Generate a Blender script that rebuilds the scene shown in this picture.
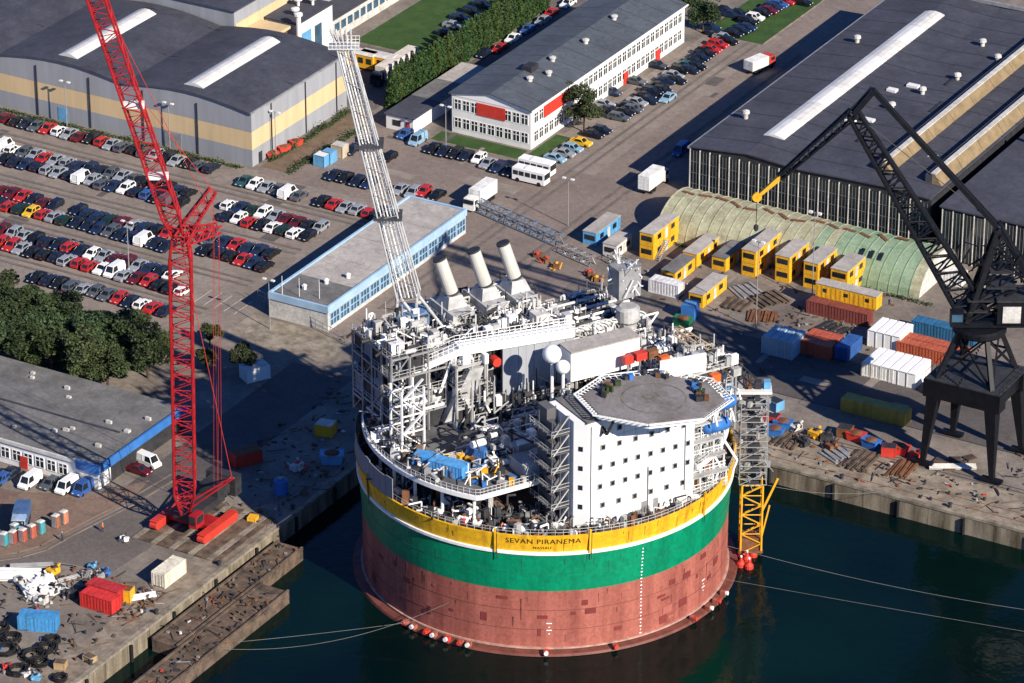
import bpy, math, random
from mathutils import Vector, Matrix

R = math.radians
random.seed(7)
for o in list(bpy.data.objects):
    bpy.data.objects.remove(o, do_unlink=True)
scene = bpy.context.scene
COL = scene.collection

# ------------------------------------------------------------------ camera
# world axes follow the yard's own grid: X runs along the north quay, Y along the west quay, origin = centre of the round hull
FPX, PITCH, HEAD = 4100.0, R(26.4), R(30.0)
CAM = Vector((289.674, -512.595, 328.555))
cam_data = bpy.data.cameras.new('camera')
cam_data.sensor_width = 36.0
cam_data.lens = 36.0 * FPX / 1024.0
cam_data.clip_start = 1.0
cam_data.clip_end = 9000.0
cam = bpy.data.objects.new('camera', cam_data)
COL.objects.link(cam)
cam.location = CAM
cam.rotation_euler = (math.pi / 2 - PITCH, 0, HEAD)
scene.camera = cam

# ------------------------------------------------------------------ sky, sun, exposure
SUN_EL = R(30.5)
SUN_H = Vector((0.94, -0.34, 0)).normalized()
SUN_DIR = Vector((SUN_H.x * math.cos(SUN_EL), SUN_H.y * math.cos(SUN_EL), math.sin(SUN_EL)))
world = bpy.data.worlds.new('World')
scene.world = world
world.use_nodes = True
wn = world.node_tree.nodes
sky_node = wn.new('ShaderNodeTexSky')
sky_node.sky_type = 'NISHITA'
sky_node.sun_disc = False
sky_node.sun_elevation = SUN_EL
sky_node.sun_rotation = math.atan2(SUN_H.x, SUN_H.y)
sky_node.air_density = 1.0
sky_node.dust_density = 0.0
sky_node.ozone_density = 6.0
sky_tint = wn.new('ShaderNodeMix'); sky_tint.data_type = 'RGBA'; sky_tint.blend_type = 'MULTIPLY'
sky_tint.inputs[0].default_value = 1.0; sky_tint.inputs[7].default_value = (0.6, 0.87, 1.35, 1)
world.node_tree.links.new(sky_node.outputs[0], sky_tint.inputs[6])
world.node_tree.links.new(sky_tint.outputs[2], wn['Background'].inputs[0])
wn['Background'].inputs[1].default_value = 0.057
sun_data = bpy.data.lights.new('sun', 'SUN')
sun_data.energy = 5.0
sun_data.angle = R(0.53)
sun_data.color = (1.0, 0.91, 0.78)
sun = bpy.data.objects.new('sun', sun_data)
COL.objects.link(sun)
sun.rotation_euler = (-SUN_DIR).to_track_quat('-Z', 'Y').to_euler()
sun.location = (0, 0, 400)
scene.view_settings.view_transform = 'Standard'
scene.view_settings.look = 'None'
scene.view_settings.gamma = 1.0
scene.view_settings.exposure = 0.68
scene.view_settings.use_curve_mapping = False

# ------------------------------------------------------------------ helpers
_rt = Vector((math.cos(HEAD), math.sin(HEAD), 0))
_fg = Vector((-math.sin(HEAD), math.cos(HEAD), 0))
_fw = _fg * math.cos(PITCH) - Vector((0, 0, math.sin(PITCH)))
_up = _fg * math.sin(PITCH) + Vector((0, 0, math.cos(PITCH)))
def at(x, y, z=0.0):
    """survey: ground (or level z) position seen at a photo coordinate"""
    d = _fw + _rt * ((x - 512) / FPX) - _up * ((y - 341.5) / FPX)
    return CAM + d * ((z - CAM.z) / d.z)

def mat(name, col, rough=0.8, metal=0.0, var=0.12, scale=0.25, col2=None, fine=None, bump=0.0, obcol=False, spec=0.3, streak=False, stops=None):
    """procedural surface: base colour broken up by large and small noise, optional bump"""
    m = bpy.data.materials.new(name); m.use_nodes = True
    nt = m.node_tree; N = nt.nodes; L = nt.links
    b = N['Principled BSDF']
    b.inputs['Roughness'].default_value = rough; b.inputs['Metallic'].default_value = metal
    b.inputs['Specular IOR Level'].default_value = spec
    tc = N.new('ShaderNodeTexCoord')
    mp = N.new('ShaderNodeMapping'); L.new(tc.outputs['Object'], mp.inputs[0])
    if streak: mp.inputs['Scale'].default_value = (1, 1, 0.12)
    n1 = N.new('ShaderNodeTexNoise'); n1.inputs['Scale'].default_value = scale; n1.inputs['Detail'].default_value = 8
    n1.inputs['Roughness'].default_value = 0.65
    L.new(mp.outputs[0], n1.inputs['Vector'])
    rp = N.new('ShaderNodeValToRGB')
    c2 = col2 or tuple(max(0, c * (1 - 2.2 * var)) for c in col)
    s0, s1 = stops or (0.35, 0.62)
    rp.color_ramp.elements[0].position = s0; rp.color_ramp.elements[1].position = s1
    rp.color_ramp.elements[0].color = (*c2, 1); rp.color_ramp.elements[1].color = (*col, 1)
    L.new(n1.outputs['Fac'], rp.inputs[0])
    out = rp.outputs[0]
    if obcol:
        oi = N.new('ShaderNodeObjectInfo'); mx = N.new('ShaderNodeMix'); mx.data_type = 'RGBA'; mx.blend_type = 'MULTIPLY'
        mx.inputs[0].default_value = 1.0
        L.new(oi.outputs['Color'], mx.inputs[6]); L.new(out, mx.inputs[7]); out = mx.outputs[2]
    if fine:
        n2 = N.new('ShaderNodeTexNoise'); n2.inputs['Scale'].default_value = fine; n2.inputs['Detail'].default_value = 3
        m2 = N.new('ShaderNodeMapping'); m2.inputs['Rotation'].default_value = (.3, .2, .62); n2.inputs['Distortion'].default_value = 1.2
        L.new(tc.outputs['Object'], m2.inputs[0]); L.new(m2.outputs[0], n2.inputs['Vector'])
        mr = N.new('ShaderNodeMapRange'); mr.inputs[1].default_value = 0.3; mr.inputs[2].default_value = 0.7
        mr.inputs[3].default_value = 0.8; mr.inputs[4].default_value = 1.14
        L.new(n2.outputs['Fac'], mr.inputs[0])
        mx2 = N.new('ShaderNodeMix'); mx2.data_type = 'RGBA'; mx2.blend_type = 'MULTIPLY'; mx2.inputs[0].default_value = 1.0
        L.new(out, mx2.inputs[6]); L.new(mr.outputs[0], mx2.inputs[7]); out = mx2.outputs[2]
    L.new(out, b.inputs['Base Color'])
    if bump:
        bp = N.new('ShaderNodeBump'); bp.inputs['Strength'].default_value = bump; bp.inputs['Distance'].default_value = 0.1
        L.new(n1.outputs['Fac'], bp.inputs['Height']); L.new(bp.outputs[0], b.inputs['Normal'])
    return m

class MB:
    """collects shapes in world (or local) metres and links them as one mesh object"""
    def __init__(s): s.v = []; s.f = []; s.m = []
    def add(s, vs, fs, mi=0):
        k = len(s.v); s.v.extend(vs)
        s.f.extend(tuple(i + k for i in f) for f in fs); s.m.extend([mi] * len(fs)); return s
    def hexa(s, c, mi=0):
        return s.add(c, [(3, 2, 1, 0), (4, 5, 6, 7), (0, 1, 5, 4), (1, 2, 6, 5), (2, 3, 7, 6), (3, 0, 4, 7)], mi)
    def box(s, x0, x1, y0, y1, z0, z1, mi=0):
        return s.hexa([(x0, y0, z0), (x1, y0, z0), (x1, y1, z0), (x0, y1, z0), (x0, y0, z1), (x1, y0, z1), (x1, y1, z1), (x0, y1, z1)], mi)
    def obox(s, c, size, rz=0.0, mi=0):
        ca, sa = math.cos(rz), math.sin(rz); hx, hy, hz = size[0] / 2, size[1] / 2, size[2] / 2
        vs = []
        for dz in (-hz, hz):
            for dx, dy in ((-hx, -hy), (hx, -hy), (hx, hy), (-hx, hy)):
                vs.append((c[0] + dx * ca - dy * sa, c[1] + dx * sa + dy * ca, c[2] + dz))
        return s.hexa(vs, mi)
    def bar(s, p, q, w, h=None, mi=0):
        p = Vector(p); q = Vector(q); d = q - p
        if d.length < 1e-6: return s
        h = h or w
        side = d.cross(Vector((0, 0, 1)))
        if side.length < 1e-4 * d.length: side = Vector((1, 0, 0))
        side.normalize(); u = side.cross(d).normalized()
        vs = []
        for e in (p, q):
            for a, b in ((-1, -1), (1, -1), (1, 1), (-1, 1)):
                vs.append(tuple(e + side * (a * w / 2) + u * (b * h / 2)))
        return s.hexa(vs, mi)
    def tube(s, p, q, r, n=8, r2=None, mi=0, cap=True):
        p = Vector(p); q = Vector(q); d = q - p
        r2 = r if r2 is None else r2
        a = Vector((1, 0, 0)) if abs(d.x) < 0.9 * d.length else Vector((0, 1, 0))
        e1 = d.cross(a).normalized(); e2 = d.cross(e1).normalized()
        vs = []
        for e, rr in ((p, r), (q, r2)):
            for i in range(n):
                t = 2 * math.pi * i / n
                vs.append(tuple(e + e1 * (rr * math.cos(t)) + e2 * (rr * math.sin(t))))
        fs = [(i, i + n, (i + 1) % n + n, (i + 1) % n) for i in range(n)]
        if cap: fs += [tuple(range(n)), tuple(range(2 * n - 1, n - 1, -1))]
        return s.add(vs, fs, mi)
    def path(s, pts, r, n=6, mi=0):
        for a, b in zip(pts, pts[1:]): s.tube(a, b, r, n, mi=mi)
        return s
    def prism(s, pts, z0, z1, mi=0):
        n = len(pts)
        vs = [(x, y, z0) for x, y in pts] + [(x, y, z1) for x, y in pts]
        return s.add(vs, [tuple(range(n - 1, -1, -1)), tuple(range(n, 2 * n))] + [(i, (i + 1) % n, (i + 1) % n + n, i + n) for i in range(n)], mi)
    def lathe(s, c, prof, n=16, mi=0):
        """prof: list of (radius, z) from bottom to top"""
        vs = []
        for r, z in prof:
            for i in range(n):
                t = 2 * math.pi * i / n; vs.append((c[0] + r * math.cos(t), c[1] + r * math.sin(t), c[2] + z))
        fs = []
        for j in range(len(prof) - 1):
            for i in range(n):
                a = j * n + i; b = j * n + (i + 1) % n; fs.append((a, b, b + n, a + n))
        fs += [tuple(range(n - 1, -1, -1)), tuple(range((len(prof) - 1) * n, len(prof) * n))]
        return s.add(vs, fs, mi)
    def dome(s, c, r, n=14, k=6, zs=1.0, mi=0, full=True):
        prof = []
        for j in range(k + 1):
            t = (-math.pi / 2 + math.pi * j / k) if full else (math.pi / 2 * j / k)
            prof.append((max(0.02, r * math.cos(t)), r * math.sin(t) * zs))
        return s.lathe(c, prof, n, mi)
    def mesh(s, name, mats, smooth=False):
        me = bpy.data.meshes.new(name); me.from_pydata(s.v, [], s.f)
        for m in (mats if isinstance(mats, (list, tuple)) else [mats]): me.materials.append(m)
        me.polygons.foreach_set('material_index', s.m)
        if smooth: me.polygons.foreach_set('use_smooth', [True] * len(s.f))
        me.update(); return me

OFF = {}
def link(name, me, parent=None, color=None):
    o = bpy.data.objects.new(name, me); COL.objects.link(o)
    if color: o.color = (*color, 1)
    if parent is not None:
        o.parent = parent
        w = OFF.get(parent.name, Vector((0, 0, 0)))
        if w.length > 0: o.matrix_parent_inverse = Matrix.Translation(-w)
    return o
def build(mb, name, mats, parent=None, smooth=False, kind=None, label=None, color=None):
    o = link(name, mb.mesh(name, mats, smooth), parent, color)
    if kind: o['kind'] = kind
    if label: o['label'] = label
    return o
def tag(o, label, cat, group=None):
    o['label'] = label; o['category'] = cat
    if group: o['group'] = group
    return o
def thing(name, loc, label, cat, group=None):
    """an Empty at the thing's base; its parts are given in world metres"""
    o = bpy.data.objects.new(name, None); COL.objects.link(o)
    o.location = loc; o.empty_display_size = 0.5
    OFF[o.name] = Vector(loc)
    return tag(o, label, cat, group)
def struct(mb, name, mats, parent=None, smooth=False):
    o = build(mb, name, mats, parent, smooth)
    if parent is None: o['kind'] = 'structure'
    return o
def inst(name, parts, loc, rz, label, cat, group=None, color=None, scale=None):
    """one individual: an Empty at its base with one object for each (part name, mesh, subparts) in local metres; meshes are shared"""
    o = bpy.data.objects.new(name, None); COL.objects.link(o)
    o.location = loc; o.rotation_euler = (0, 0, rz); o.empty_display_size = 0.3
    if scale: o.scale = scale
    tag(o, label, cat, group)
    for pt in parts:
        c = bpy.data.objects.new(pt[0], pt[1]); COL.objects.link(c); c.parent = o
        if color: c.color = (*color, 1)
        for sp in (pt[2] if len(pt) > 2 else ()):
            g = bpy.data.objects.new(sp[0], sp[1]); COL.objects.link(g); g.parent = c
            if color: g.color = (*color, 1)
    return o
ORD = ['first', 'second', 'third', 'fourth', 'fifth', 'sixth', 'seventh', 'eighth', 'ninth', 'tenth', 'eleventh', 'twelfth', 'thirteenth',
       'fourteenth', 'fifteenth', 'sixteenth', 'seventeenth', 'eighteenth', 'nineteenth', 'twentieth', 'twenty-first', 'twenty-second',
       'twenty-third', 'twenty-fourth', 'twenty-fifth', 'twenty-sixth', 'twenty-seventh', 'twenty-eighth', 'twenty-ninth', 'thirtieth']

# ------------------------------------------------------------------ materials
M = {}
M['asphalt'] = mat('asphalt', (0.135, 0.115, 0.105), 0.9, var=0.1, scale=0.05, fine=1.2)
M['road'] = mat('road_surface', (0.215, 0.172, 0.148), 0.9, var=0.1, scale=0.06, fine=1.0)
M['yard'] = mat('yard_surface', (0.22, 0.187, 0.158), 0.92, col2=(0.125, 0.105, 0.092), scale=0.09, fine=0.9)
M['carpark'] = mat('car_park_surface', (0.24, 0.20, 0.17), 0.92, var=0.12, scale=0.08, fine=0.8)
M['dark_road'] = mat('dark_asphalt', (0.10, 0.088, 0.085), 0.9, var=0.12, scale=0.12, fine=1.5)
M['grass'] = mat('grass_surface', (0.04, 0.085, 0.018), 0.95, col2=(0.022, 0.055, 0.012), scale=0.3, fine=3.0)
M['earth'] = mat('bare_earth', (0.17, 0.12, 0.08), 0.95, var=0.15, scale=0.4, fine=2)
M['concrete'] = mat('concrete', (0.30, 0.26, 0.2), 0.9, col2=(0.12, 0.10, 0.075), scale=0.35, fine=2.0)
M['quaywall'] = mat('stained_quay_concrete', (0.27, 0.23, 0.17), 0.9, col2=(0.07, 0.055, 0.035), scale=0.45, fine=3.0, streak=True)
M['timber'] = mat('old_timber', (0.15, 0.105, 0.075), 0.95, col2=(0.045, 0.035, 0.028), scale=0.5, fine=3.0)
M['roof_dark'] = mat('dark_roof_felt', (0.062, 0.064, 0.082), 0.75, var=0.14, scale=0.12, fine=0.7)
M['roof_slate'] = mat('slate_roof_sheet', (0.085, 0.098, 0.115), 0.7, var=0.12, scale=0.15, fine=0.8)
M['roof_grey'] = mat('grey_roof_felt', (0.17, 0.165, 0.16), 0.85, var=0.18, scale=0.2, fine=0.9)
M['roof_pale'] = mat('pale_roof_felt', (0.42, 0.385, 0.35), 0.85, var=0.12, scale=0.2, fine=1.2)
M['clad_grey'] = mat('grey_wall_sheet', (0.30, 0.31, 0.33), 0.6, var=0.08, scale=0.4, streak=True)
M['clad_cream'] = mat('cream_wall_sheet', (0.62, 0.46, 0.26), 0.6, var=0.07, scale=0.4, streak=True)
M['white'] = mat('white_paint', (0.72, 0.71, 0.68), 0.5, var=0.06, scale=0.5, streak=True)
M['white_clean'] = mat('clean_white_paint', (0.8, 0.8, 0.78), 0.45, var=0.025, scale=0.2)
M['offwhite'] = mat('weathered_white', (0.58, 0.56, 0.52), 0.7, var=0.14, scale=0.5, fine=2)
M['steel_grey'] = mat('grey_steel', (0.32, 0.32, 0.32), 0.5, metal=0.2, var=0.15, scale=0.6)
M['steel_dark'] = mat('dark_steel', (0.045, 0.045, 0.05), 0.6, metal=0.2, var=0.2, scale=0.8)
M['black_paint'] = mat('black_crane_paint', (0.007, 0.008, 0.012), 0.5, var=0.25, scale=0.8, spec=0.25)
M['glass'] = mat('dark_glass', (0.02, 0.026, 0.032), 0.12, var=0.3, scale=0.6, spec=0.6)
M['glass_blue'] = mat('blue_glass', (0.05, 0.11, 0.17), 0.2, var=0.2, scale=0.6, spec=0.6)
M['skylight'] = mat('white_skylight_sheet', (0.66, 0.64, 0.6), 0.4, var=0.1, scale=0.6)
M['gold'] = mat('amber_rooflight', (0.26, 0.19, 0.10), 0.5, var=0.15, scale=0.5)
M['green_tin'] = mat('green_tin_sheet', (0.26, 0.35, 0.23), 0.6, col2=(0.19, 0.27, 0.17), scale=0.35, fine=2)
M['tan_tin'] = mat('faded_tin_sheet', (0.40, 0.40, 0.27), 0.7, col2=(0.27, 0.25, 0.16), scale=0.5, fine=2)
M['rust'] = mat('rust', (0.20, 0.085, 0.04), 0.9, var=0.2, scale=0.8, fine=4)
M['red'] = mat('red_paint', (0.55, 0.045, 0.03), 0.5, var=0.1, scale=0.6)
M['red_crane'] = mat('red_crane_paint', (0.35, 0.013, 0.018), 0.5, var=0.15, scale=0.5)
M['blue'] = mat('blue_paint', (0.04, 0.16, 0.45), 0.5, var=0.1, scale=0.6)
M['blue_pale'] = mat('pale_blue_paint', (0.13, 0.34, 0.55), 0.5, var=0.1, scale=0.6)
M['yellow'] = mat('yellow_paint', (0.72, 0.37, 0.02), 0.5, var=0.08, scale=0.6)
M['paint'] = mat('painted_steel', (1, 1, 1), 0.55, col2=(.66, .6, .54), scale=0.8, obcol=True, streak=True, fine=2.5, stops=(.32, .52))
M['carpaint'] = mat('car_paint', (1, 1, 1), 0.25, var=0.02, scale=0.5, obcol=True, spec=0.5)
M['rubber'] = mat('black_rubber', (0.012, 0.012, 0.013), 0.8, var=0.1)
M['line'] = mat('white_road_paint', (0.55, 0.52, 0.47), 0.8, var=0.2, scale=1.5)
M['leaf_pine'] = mat('dark_tree_leaves', (0.05, 0.075, 0.024), 0.7, col2=(0.026, 0.044, 0.014), scale=0.45, obcol=True)
M['leaf_hedge'] = mat('hedge_tree_leaves', (0.045, 0.085, 0.02), 0.7, col2=(0.022, 0.05, 0.012), scale=0.5, obcol=True)
M['bark'] = mat('bark', (0.08, 0.055, 0.035), 0.95, var=0.2, scale=2)
M['skin'] = mat('skin', (0.4, 0.24, 0.17), 0.6)

def water_mat():
    m = bpy.data.materials.new('harbour_water'); m.use_nodes = True
    nt = m.node_tree; N = nt.nodes; L = nt.links; b = N['Principled BSDF']
    b.inputs['Base Color'].default_value = (0.0015, 0.0075, 0.010, 1)
    b.inputs['Roughness'].default_value = 0.07; b.inputs['IOR'].default_value = 1.33; b.inputs['Specular IOR Level'].default_value = 0.25
    tc = N.new('ShaderNodeTexCoord'); n = N.new('ShaderNodeTexNoise'); n.inputs['Scale'].default_value = 0.55; n.inputs['Detail'].default_value = 6
    L.new(tc.outputs['Object'], n.inputs['Vector'])
    n2 = N.new('ShaderNodeTexNoise'); n2.inputs['Scale'].default_value = 0.03; n2.inputs['Detail'].default_value = 3
    L.new(tc.outputs['Object'], n2.inputs['Vector'])
    rp = N.new('ShaderNodeValToRGB'); rp.color_ramp.elements[0].position = 0.35; rp.color_ramp.elements[1].position = 0.7
    rp.color_ramp.elements[0].color = (0.0008, 0.005, 0.0055, 1); rp.color_ramp.elements[1].color = (0.0016, 0.011, 0.008, 1)
    L.new(n2.outputs['Fac'], rp.inputs[0]); L.new(rp.outputs[0], b.inputs['Base Color'])
    bp = N.new('ShaderNodeBump'); bp.inputs['Strength'].default_value = 0.28; bp.inputs['Distance'].default_value = 0.2
    L.new(n.outputs['Fac'], bp.inputs['Height']); L.new(bp.outputs[0], b.inputs['Normal'])
    return m
M['water'] = water_mat()
# ================================================================== LAND, QUAYS, WATER
XQ, YQ, ZW = -40.3, 42.0, -3.5
g = MB(); B = 3000
g.add([(-B, -B, 0), (XQ, -B, 0), (XQ, YQ, 0), (B, YQ, 0), (B, B, 0), (XQ, B, 0), (-B, B, 0), (-B, YQ, 0)],
      [(0, 1, 2, 7), (7, 2, 5, 6), (2, 3, 4, 5)])
ground = struct(g, 'ground', M['yard'])
w = MB(); w.add([(-60, -B, ZW), (B, -B, ZW), (B, 60, ZW), (-60, 60, ZW)], [(0, 1, 2, 3)])
struct(w, 'water', M['water'])
def sheet(name, pts, m, lvl):
    mb = MB(); z = 0.004 * lvl
    mb.add([(x, y, z) for x, y in pts], [tuple(range(len(pts)))])
    return struct(mb, name, m)
def rect(x0, x1, y0, y1): return [(x0, y0), (x1, y0), (x1, y1), (x0, y1)]
sheet('car_park', rect(-330, -88, 34, 101), M['carpark'], 1)
sheet('road', rect(-78.5, -44, 46, 420), M['road'], 1)
sheet('office_forecourt', rect(-122, -78.6, 100, 131), M['road'], 2)
sheet('pavement', rect(-79, -64, 132, 215), M['carpark'], 3)
sheet('quay_road', rect(-18, 200, 66, 84), M['dark_road'], 1)
sheet('yard_road', [(-70, -24), (-58, -24), (-58, 34), (-71, 34)], M['dark_road'], 1)
sheet('crane_yard', [tuple(at(*q)[:2]) for q in ((-30, 562), (20, 556), (44, 549), (67, 536), (98, 520), (130, 504), (175, 478), (190, 500), (150, 548), (112, 572), (60, 562), (-40, 585))], M['asphalt'], 2)
sheet('brown_yard', [tuple(at(*q)[:2]) for q in ((-40, 480), (20, 492), (96, 494), (150, 480), (128, 503), (96, 519), (66, 535), (43, 548), (19, 555), (-40, 563))], mat('brown_packed_earth', (.205, .14, .105), .95, col2=(.14, .095, .075), scale=.2, fine=1.2), 3)
p = [at(310, 48), at(420, 0), at(372, -40), at(470, -60), at(560, -40), at(480, 8), at(395, 58)]
sheet('lawn', rect(-141.5, -122.5, 167.5, 330), M['grass'], 2)
sheet('service_yard', rect(-145.3, -118.5, 138, 167), M['asphalt'], 1)
sheet('grass_verge', rect(-101, -81.2, 131.2, 136), M['grass'], 4)
sheet('grass_strip', rect(-80.3, -77, 131.5, 146), M['grass'], 4)
sheet('far_grass', rect(-80, -66, 209, 240), M['grass'], 4)
sheet('earth_path', rect(-123, -117.5, 103, 137), M['earth'], 3)
sheet('lane', rect(-114.5, -100.5, 162, 420), M['asphalt'], 2)
# painted bay lines in the car park corner
for i in range(5):
    q = at(203 + i * 10, 296 + i * 3)
    mb = MB(); mb.add([(q.x - .08, q.y - 3, .012), (q.x + .08, q.y - 3, .012), (q.x + .08, q.y + 3, .012), (q.x - .08, q.y + 3, .012)], [(0, 1, 2, 3)])
    o = struct(mb, 'bay_marking', M['line'], None)
sheet('quay_apron', rect(XQ + 1, 118, YQ + .8, 53.2), mat('apron_concrete', (.30, .25, .195), .9, col2=(.15, .12, .09), scale=.3, fine=1.2), 2)
sheet('quay_strip', rect(-46.5, -41.1, -110, -12), mat('strip_concrete', (.27, .22, .17), .9, col2=(.13, .105, .08), scale=.35, fine=1.2), 3)
# patched asphalt
rp = random.Random(31)
pmat = [mat('patch_asphalt_dark', (.115, .1, .095), .9, var=.15), mat('patch_asphalt_pale', (.26, .22, .19), .9, var=.12)]
for i in range(34):
    x0, x1, y0, y1 = rp.choice(((-76, -48, 60, 215), (-180, -95, 36, 92), (-112, -82, 102, 128), (-15, 60, 68, 80), (-30, 14, 86, 108)))
    x, y = rp.uniform(x0, x1), rp.uniform(y0, y1); w_, l_ = rp.uniform(.8, 3.5), rp.uniform(2, 14)
    if rp.random() < .4: w_, l_ = l_, w_
    sheet('asphalt_patch', rect(x, x + w_, y, y + l_), pmat[rp.random() < .45], 5 + i * .25)
# worn wheel lanes in the car park aisles and on the road, kerbs round the verges
lane_m = mat('worn_lane', (.165, .138, .12), .9, var=.12, scale=.3, fine=1.0)
for i, (yy, xa, xb) in enumerate(((90.2, -185, -88), (73.4, -172, -95), (57.3, -160, -95), (43.3, -150, -96))):
    for k, dy in enumerate((-1.1, .9)): sheet('worn_lane', rect(xa, xb, yy + dy - .35, yy + dy + .35), lane_m, 20 + i + k * .3)
for i, xx in enumerate((-69, -66.9, -56.5, -54.3)): sheet('worn_lane', rect(xx - .35, xx + .35, 60, 208), lane_m, 26 + i * .3)
for x0, x1, y0, y1 in ((-101.2, -81, 131.0, 131.2), (-76.98, -76.75, 131.5, 146), (-66, -65.75, 209, 240), (-122.45, -122.2, 167.5, 230), (-141.5, -122.5, 167.25, 167.48)):
    struct(MB().box(x0, x1, y0, y1, -.05, .13), 'kerb', M['concrete'])
# curved crane track on the west yard
tr = [at(-14, 560), at(20, 555), at(44, 548), at(67, 535), at(98, 519), at(130, 503), at(175, 476)]
for off in (-.9, .9):
    b_ = MB()
    for a, c in zip(tr, tr[1:]):
        n_ = Vector((-(c - a).y, (c - a).x, 0)).normalized() * off; b_.bar(a + n_ + Vector((0, 0, .02)), c + n_ + Vector((0, 0, .02)), .28, .05)
    struct(b_, 'track_rail', mat('dusty_track', (.27, .21, .15), .9, var=.2))
# crane rails along the north quay
for yy in (53.9, 54.9, 66.2):
    struct(MB().box(-36, 140, yy - .06, yy + .06, -.02, .05), 'quay_rail', M['steel_dark'])
for yy in (44.6, 47.2):
    struct(MB().box(-36, 140, yy - .08, yy + .08, -.02, .04), 'quay_rail', M['rust'])
# quay walls: each a run of cast panels with a coping and rubber fenders
def quay(name, along_x, a0, a1, c):
    root = MB()
    if along_x: root.box(a0, a1, c + .02, c + 2.0, -12, -.35)
    else: root.box(c - 2.0, c - .02, a0, a1, -12, -.35)
    w = struct(root, name, M['quaywall'])
    k = a0; step = 6.0
    while k < a1 - 1:
        e = min(k + step, a1); mb = MB()
        o1 = random.uniform(.0, .05)
        if along_x: mb.box(k + .05, e - .05, c - .10 - o1, c + .02, -6, -.36)
        else: mb.box(c - .02, c + .10 + o1, k + .05, e - .05, -6, -.36)
        build(mb, 'panel', M['quaywall'], w)
        mb = MB()
        if along_x: mb.box(k + .02, e - .02, c - .22, c + .75, -.34, .10 + o1)
        else: mb.box(c - .75, c + .22, k + .02, e - .02, -.34, .10 + o1)
        build(mb, 'coping_stone', M['concrete'], w)
        if int((k - a0) / step) % 2 == 0 and k < 150:
            mb = MB()
            if along_x: mb.tube((k + .6, c - .42, -3.4), (k + .6, c - .42, -.5), .3, 8)
            else: mb.tube((c + .42, k + .6, -3.4), (c + .42, k + .6, -.5), .3, 8)
            build(mb, 'fender', M['rubber'], w)
        k += step
    return w
quay('quay_wall_north', True, XQ, 118, YQ)
quay('quay_wall_west', False, -110, YQ, XQ)
# mooring bollards
bol = MB().lathe((0, 0, 0), [(.35, 0), (.28, .15), (.26, .55), (.42, .65), (.42, .8), (.2, .9)], 12).mesh('bollard', M['steel_dark'])
for i, x in enumerate((10, 30, 50, 70, 90)):
    tag(link('mooring_bollard', bol), f'dark iron mooring bollard, {ORD[i]} from the hull on the north quay edge', 'bollard', 'quay bollards').location = (x + 3, 43.3, 0)
for i, y in enumerate((-70, -52, -34, -12)):
    tag(link('mooring_bollard', bol), f'dark iron mooring bollard on the west quay edge, {ORD[i]} counting away from the camera', 'bollard', 'quay bollards').location = (-41.5, y, 0)
# two old timber pontoons beside the west quay
sheet('paved_patch', rect(-88, -66, 36, 46.5), M['concrete'], 3)
def pontoon(x0, x1, y0, y1, label):
    t = thing('timber_pontoon', ((x0 + x1) / 2, (y0 + y1) / 2, ZW), label, 'pontoon', 'pontoons beside the west quay')
    build(MB().box(x0, x1, y0, y1, ZW - .6, -1.5), 'float_body', M['timber'], t)
    y = y0
    while y < y1 - .3:
        wd = random.uniform(.9, 1.5); e = min(y + wd, y1)
        zz = -1.36 + random.uniform(-.05, .06)
        if random.random() > .04:
            build(MB().box(x0 - .1 + random.uniform(0, .15), x1 + .1 - random.uniform(0, .2), y + .03, e - .03, -1.49, zz), 'plank', M['timber'], t)
        y = e
    for xx in (x0 + .15, x1 - .15):
        build(MB().box(xx - .18, xx + .18, y0, y1, -1.28, -1.0), 'edge_beam', M['timber'], t)
    return t
pontoon(-39.0, -34.1, -57, -20.5, 'short old timber pontoon lying tight against the west quay wall')
pontoon(-33.7, -28.4, -100, -33.5, 'long old timber pontoon on the outer side, running out of frame')

# ================================================================== BUILDINGS
def arch(x0, x1, z0, rise, n=8):
    return [(x0 + (x1 - x0) * i / n, z0 + rise * math.sin(math.pi * i / n)) for i in range(n + 1)]
def wall_y(mb, y, xs_top, z0, mi=0, th=.3):
    """wall in plane y with a shaped top"""
    for (xa, za), (xb, zb) in zip(xs_top, xs_top[1:]):
        mb.hexa([(xa, y, z0), (xb, y, z0), (xb, y + th, z0), (xa, y + th, z0), (xa, y, za), (xb, y, zb), (xb, y + th, zb), (xa, y + th, za)], mi)
# ---- long warehouse, top left
t = thing('warehouse', (-160, 118, 0), 'long grey and cream clad warehouse with dark barrel roofs beside the car park', 'warehouse')
XE, YS, YN = -124.2, 102.0, 137.0
vaults = [(-250, -216), (-216, -185), (-185, -154.5), (-154.5, XE)]
top = []
for a, b in vaults: top += arch(a, b, 11.3, 1.6)[(0 if not top else 1):]
m1 = MB(); wall_y(m1, YS, [(x, 3.6) for x, _ in top], 0); build(m1, 'lower_wall', M['clad_grey'], t)
m1 = MB(); wall_y(m1, YS + .03, [(x, 7.4) for x, _ in top], 3.6); build(m1, 'cream_band', M['clad_cream'], t)
m1 = MB(); wall_y(m1, YS, top, 7.4); build(m1, 'upper_wall', M['clad_grey'], t)
for z0, z1, mm, nm, dx in ((0, 3.6, 'clad_grey', 'lower_wall', 0), (3.6, 7.4, 'clad_cream', 'cream_band', .03), (7.4, 11.3, 'clad_grey', 'upper_wall', 0)):
    build(MB().box(XE - .3, XE - dx, YS + .31, YN, z0, z1), nm, M[mm], t)
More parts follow.
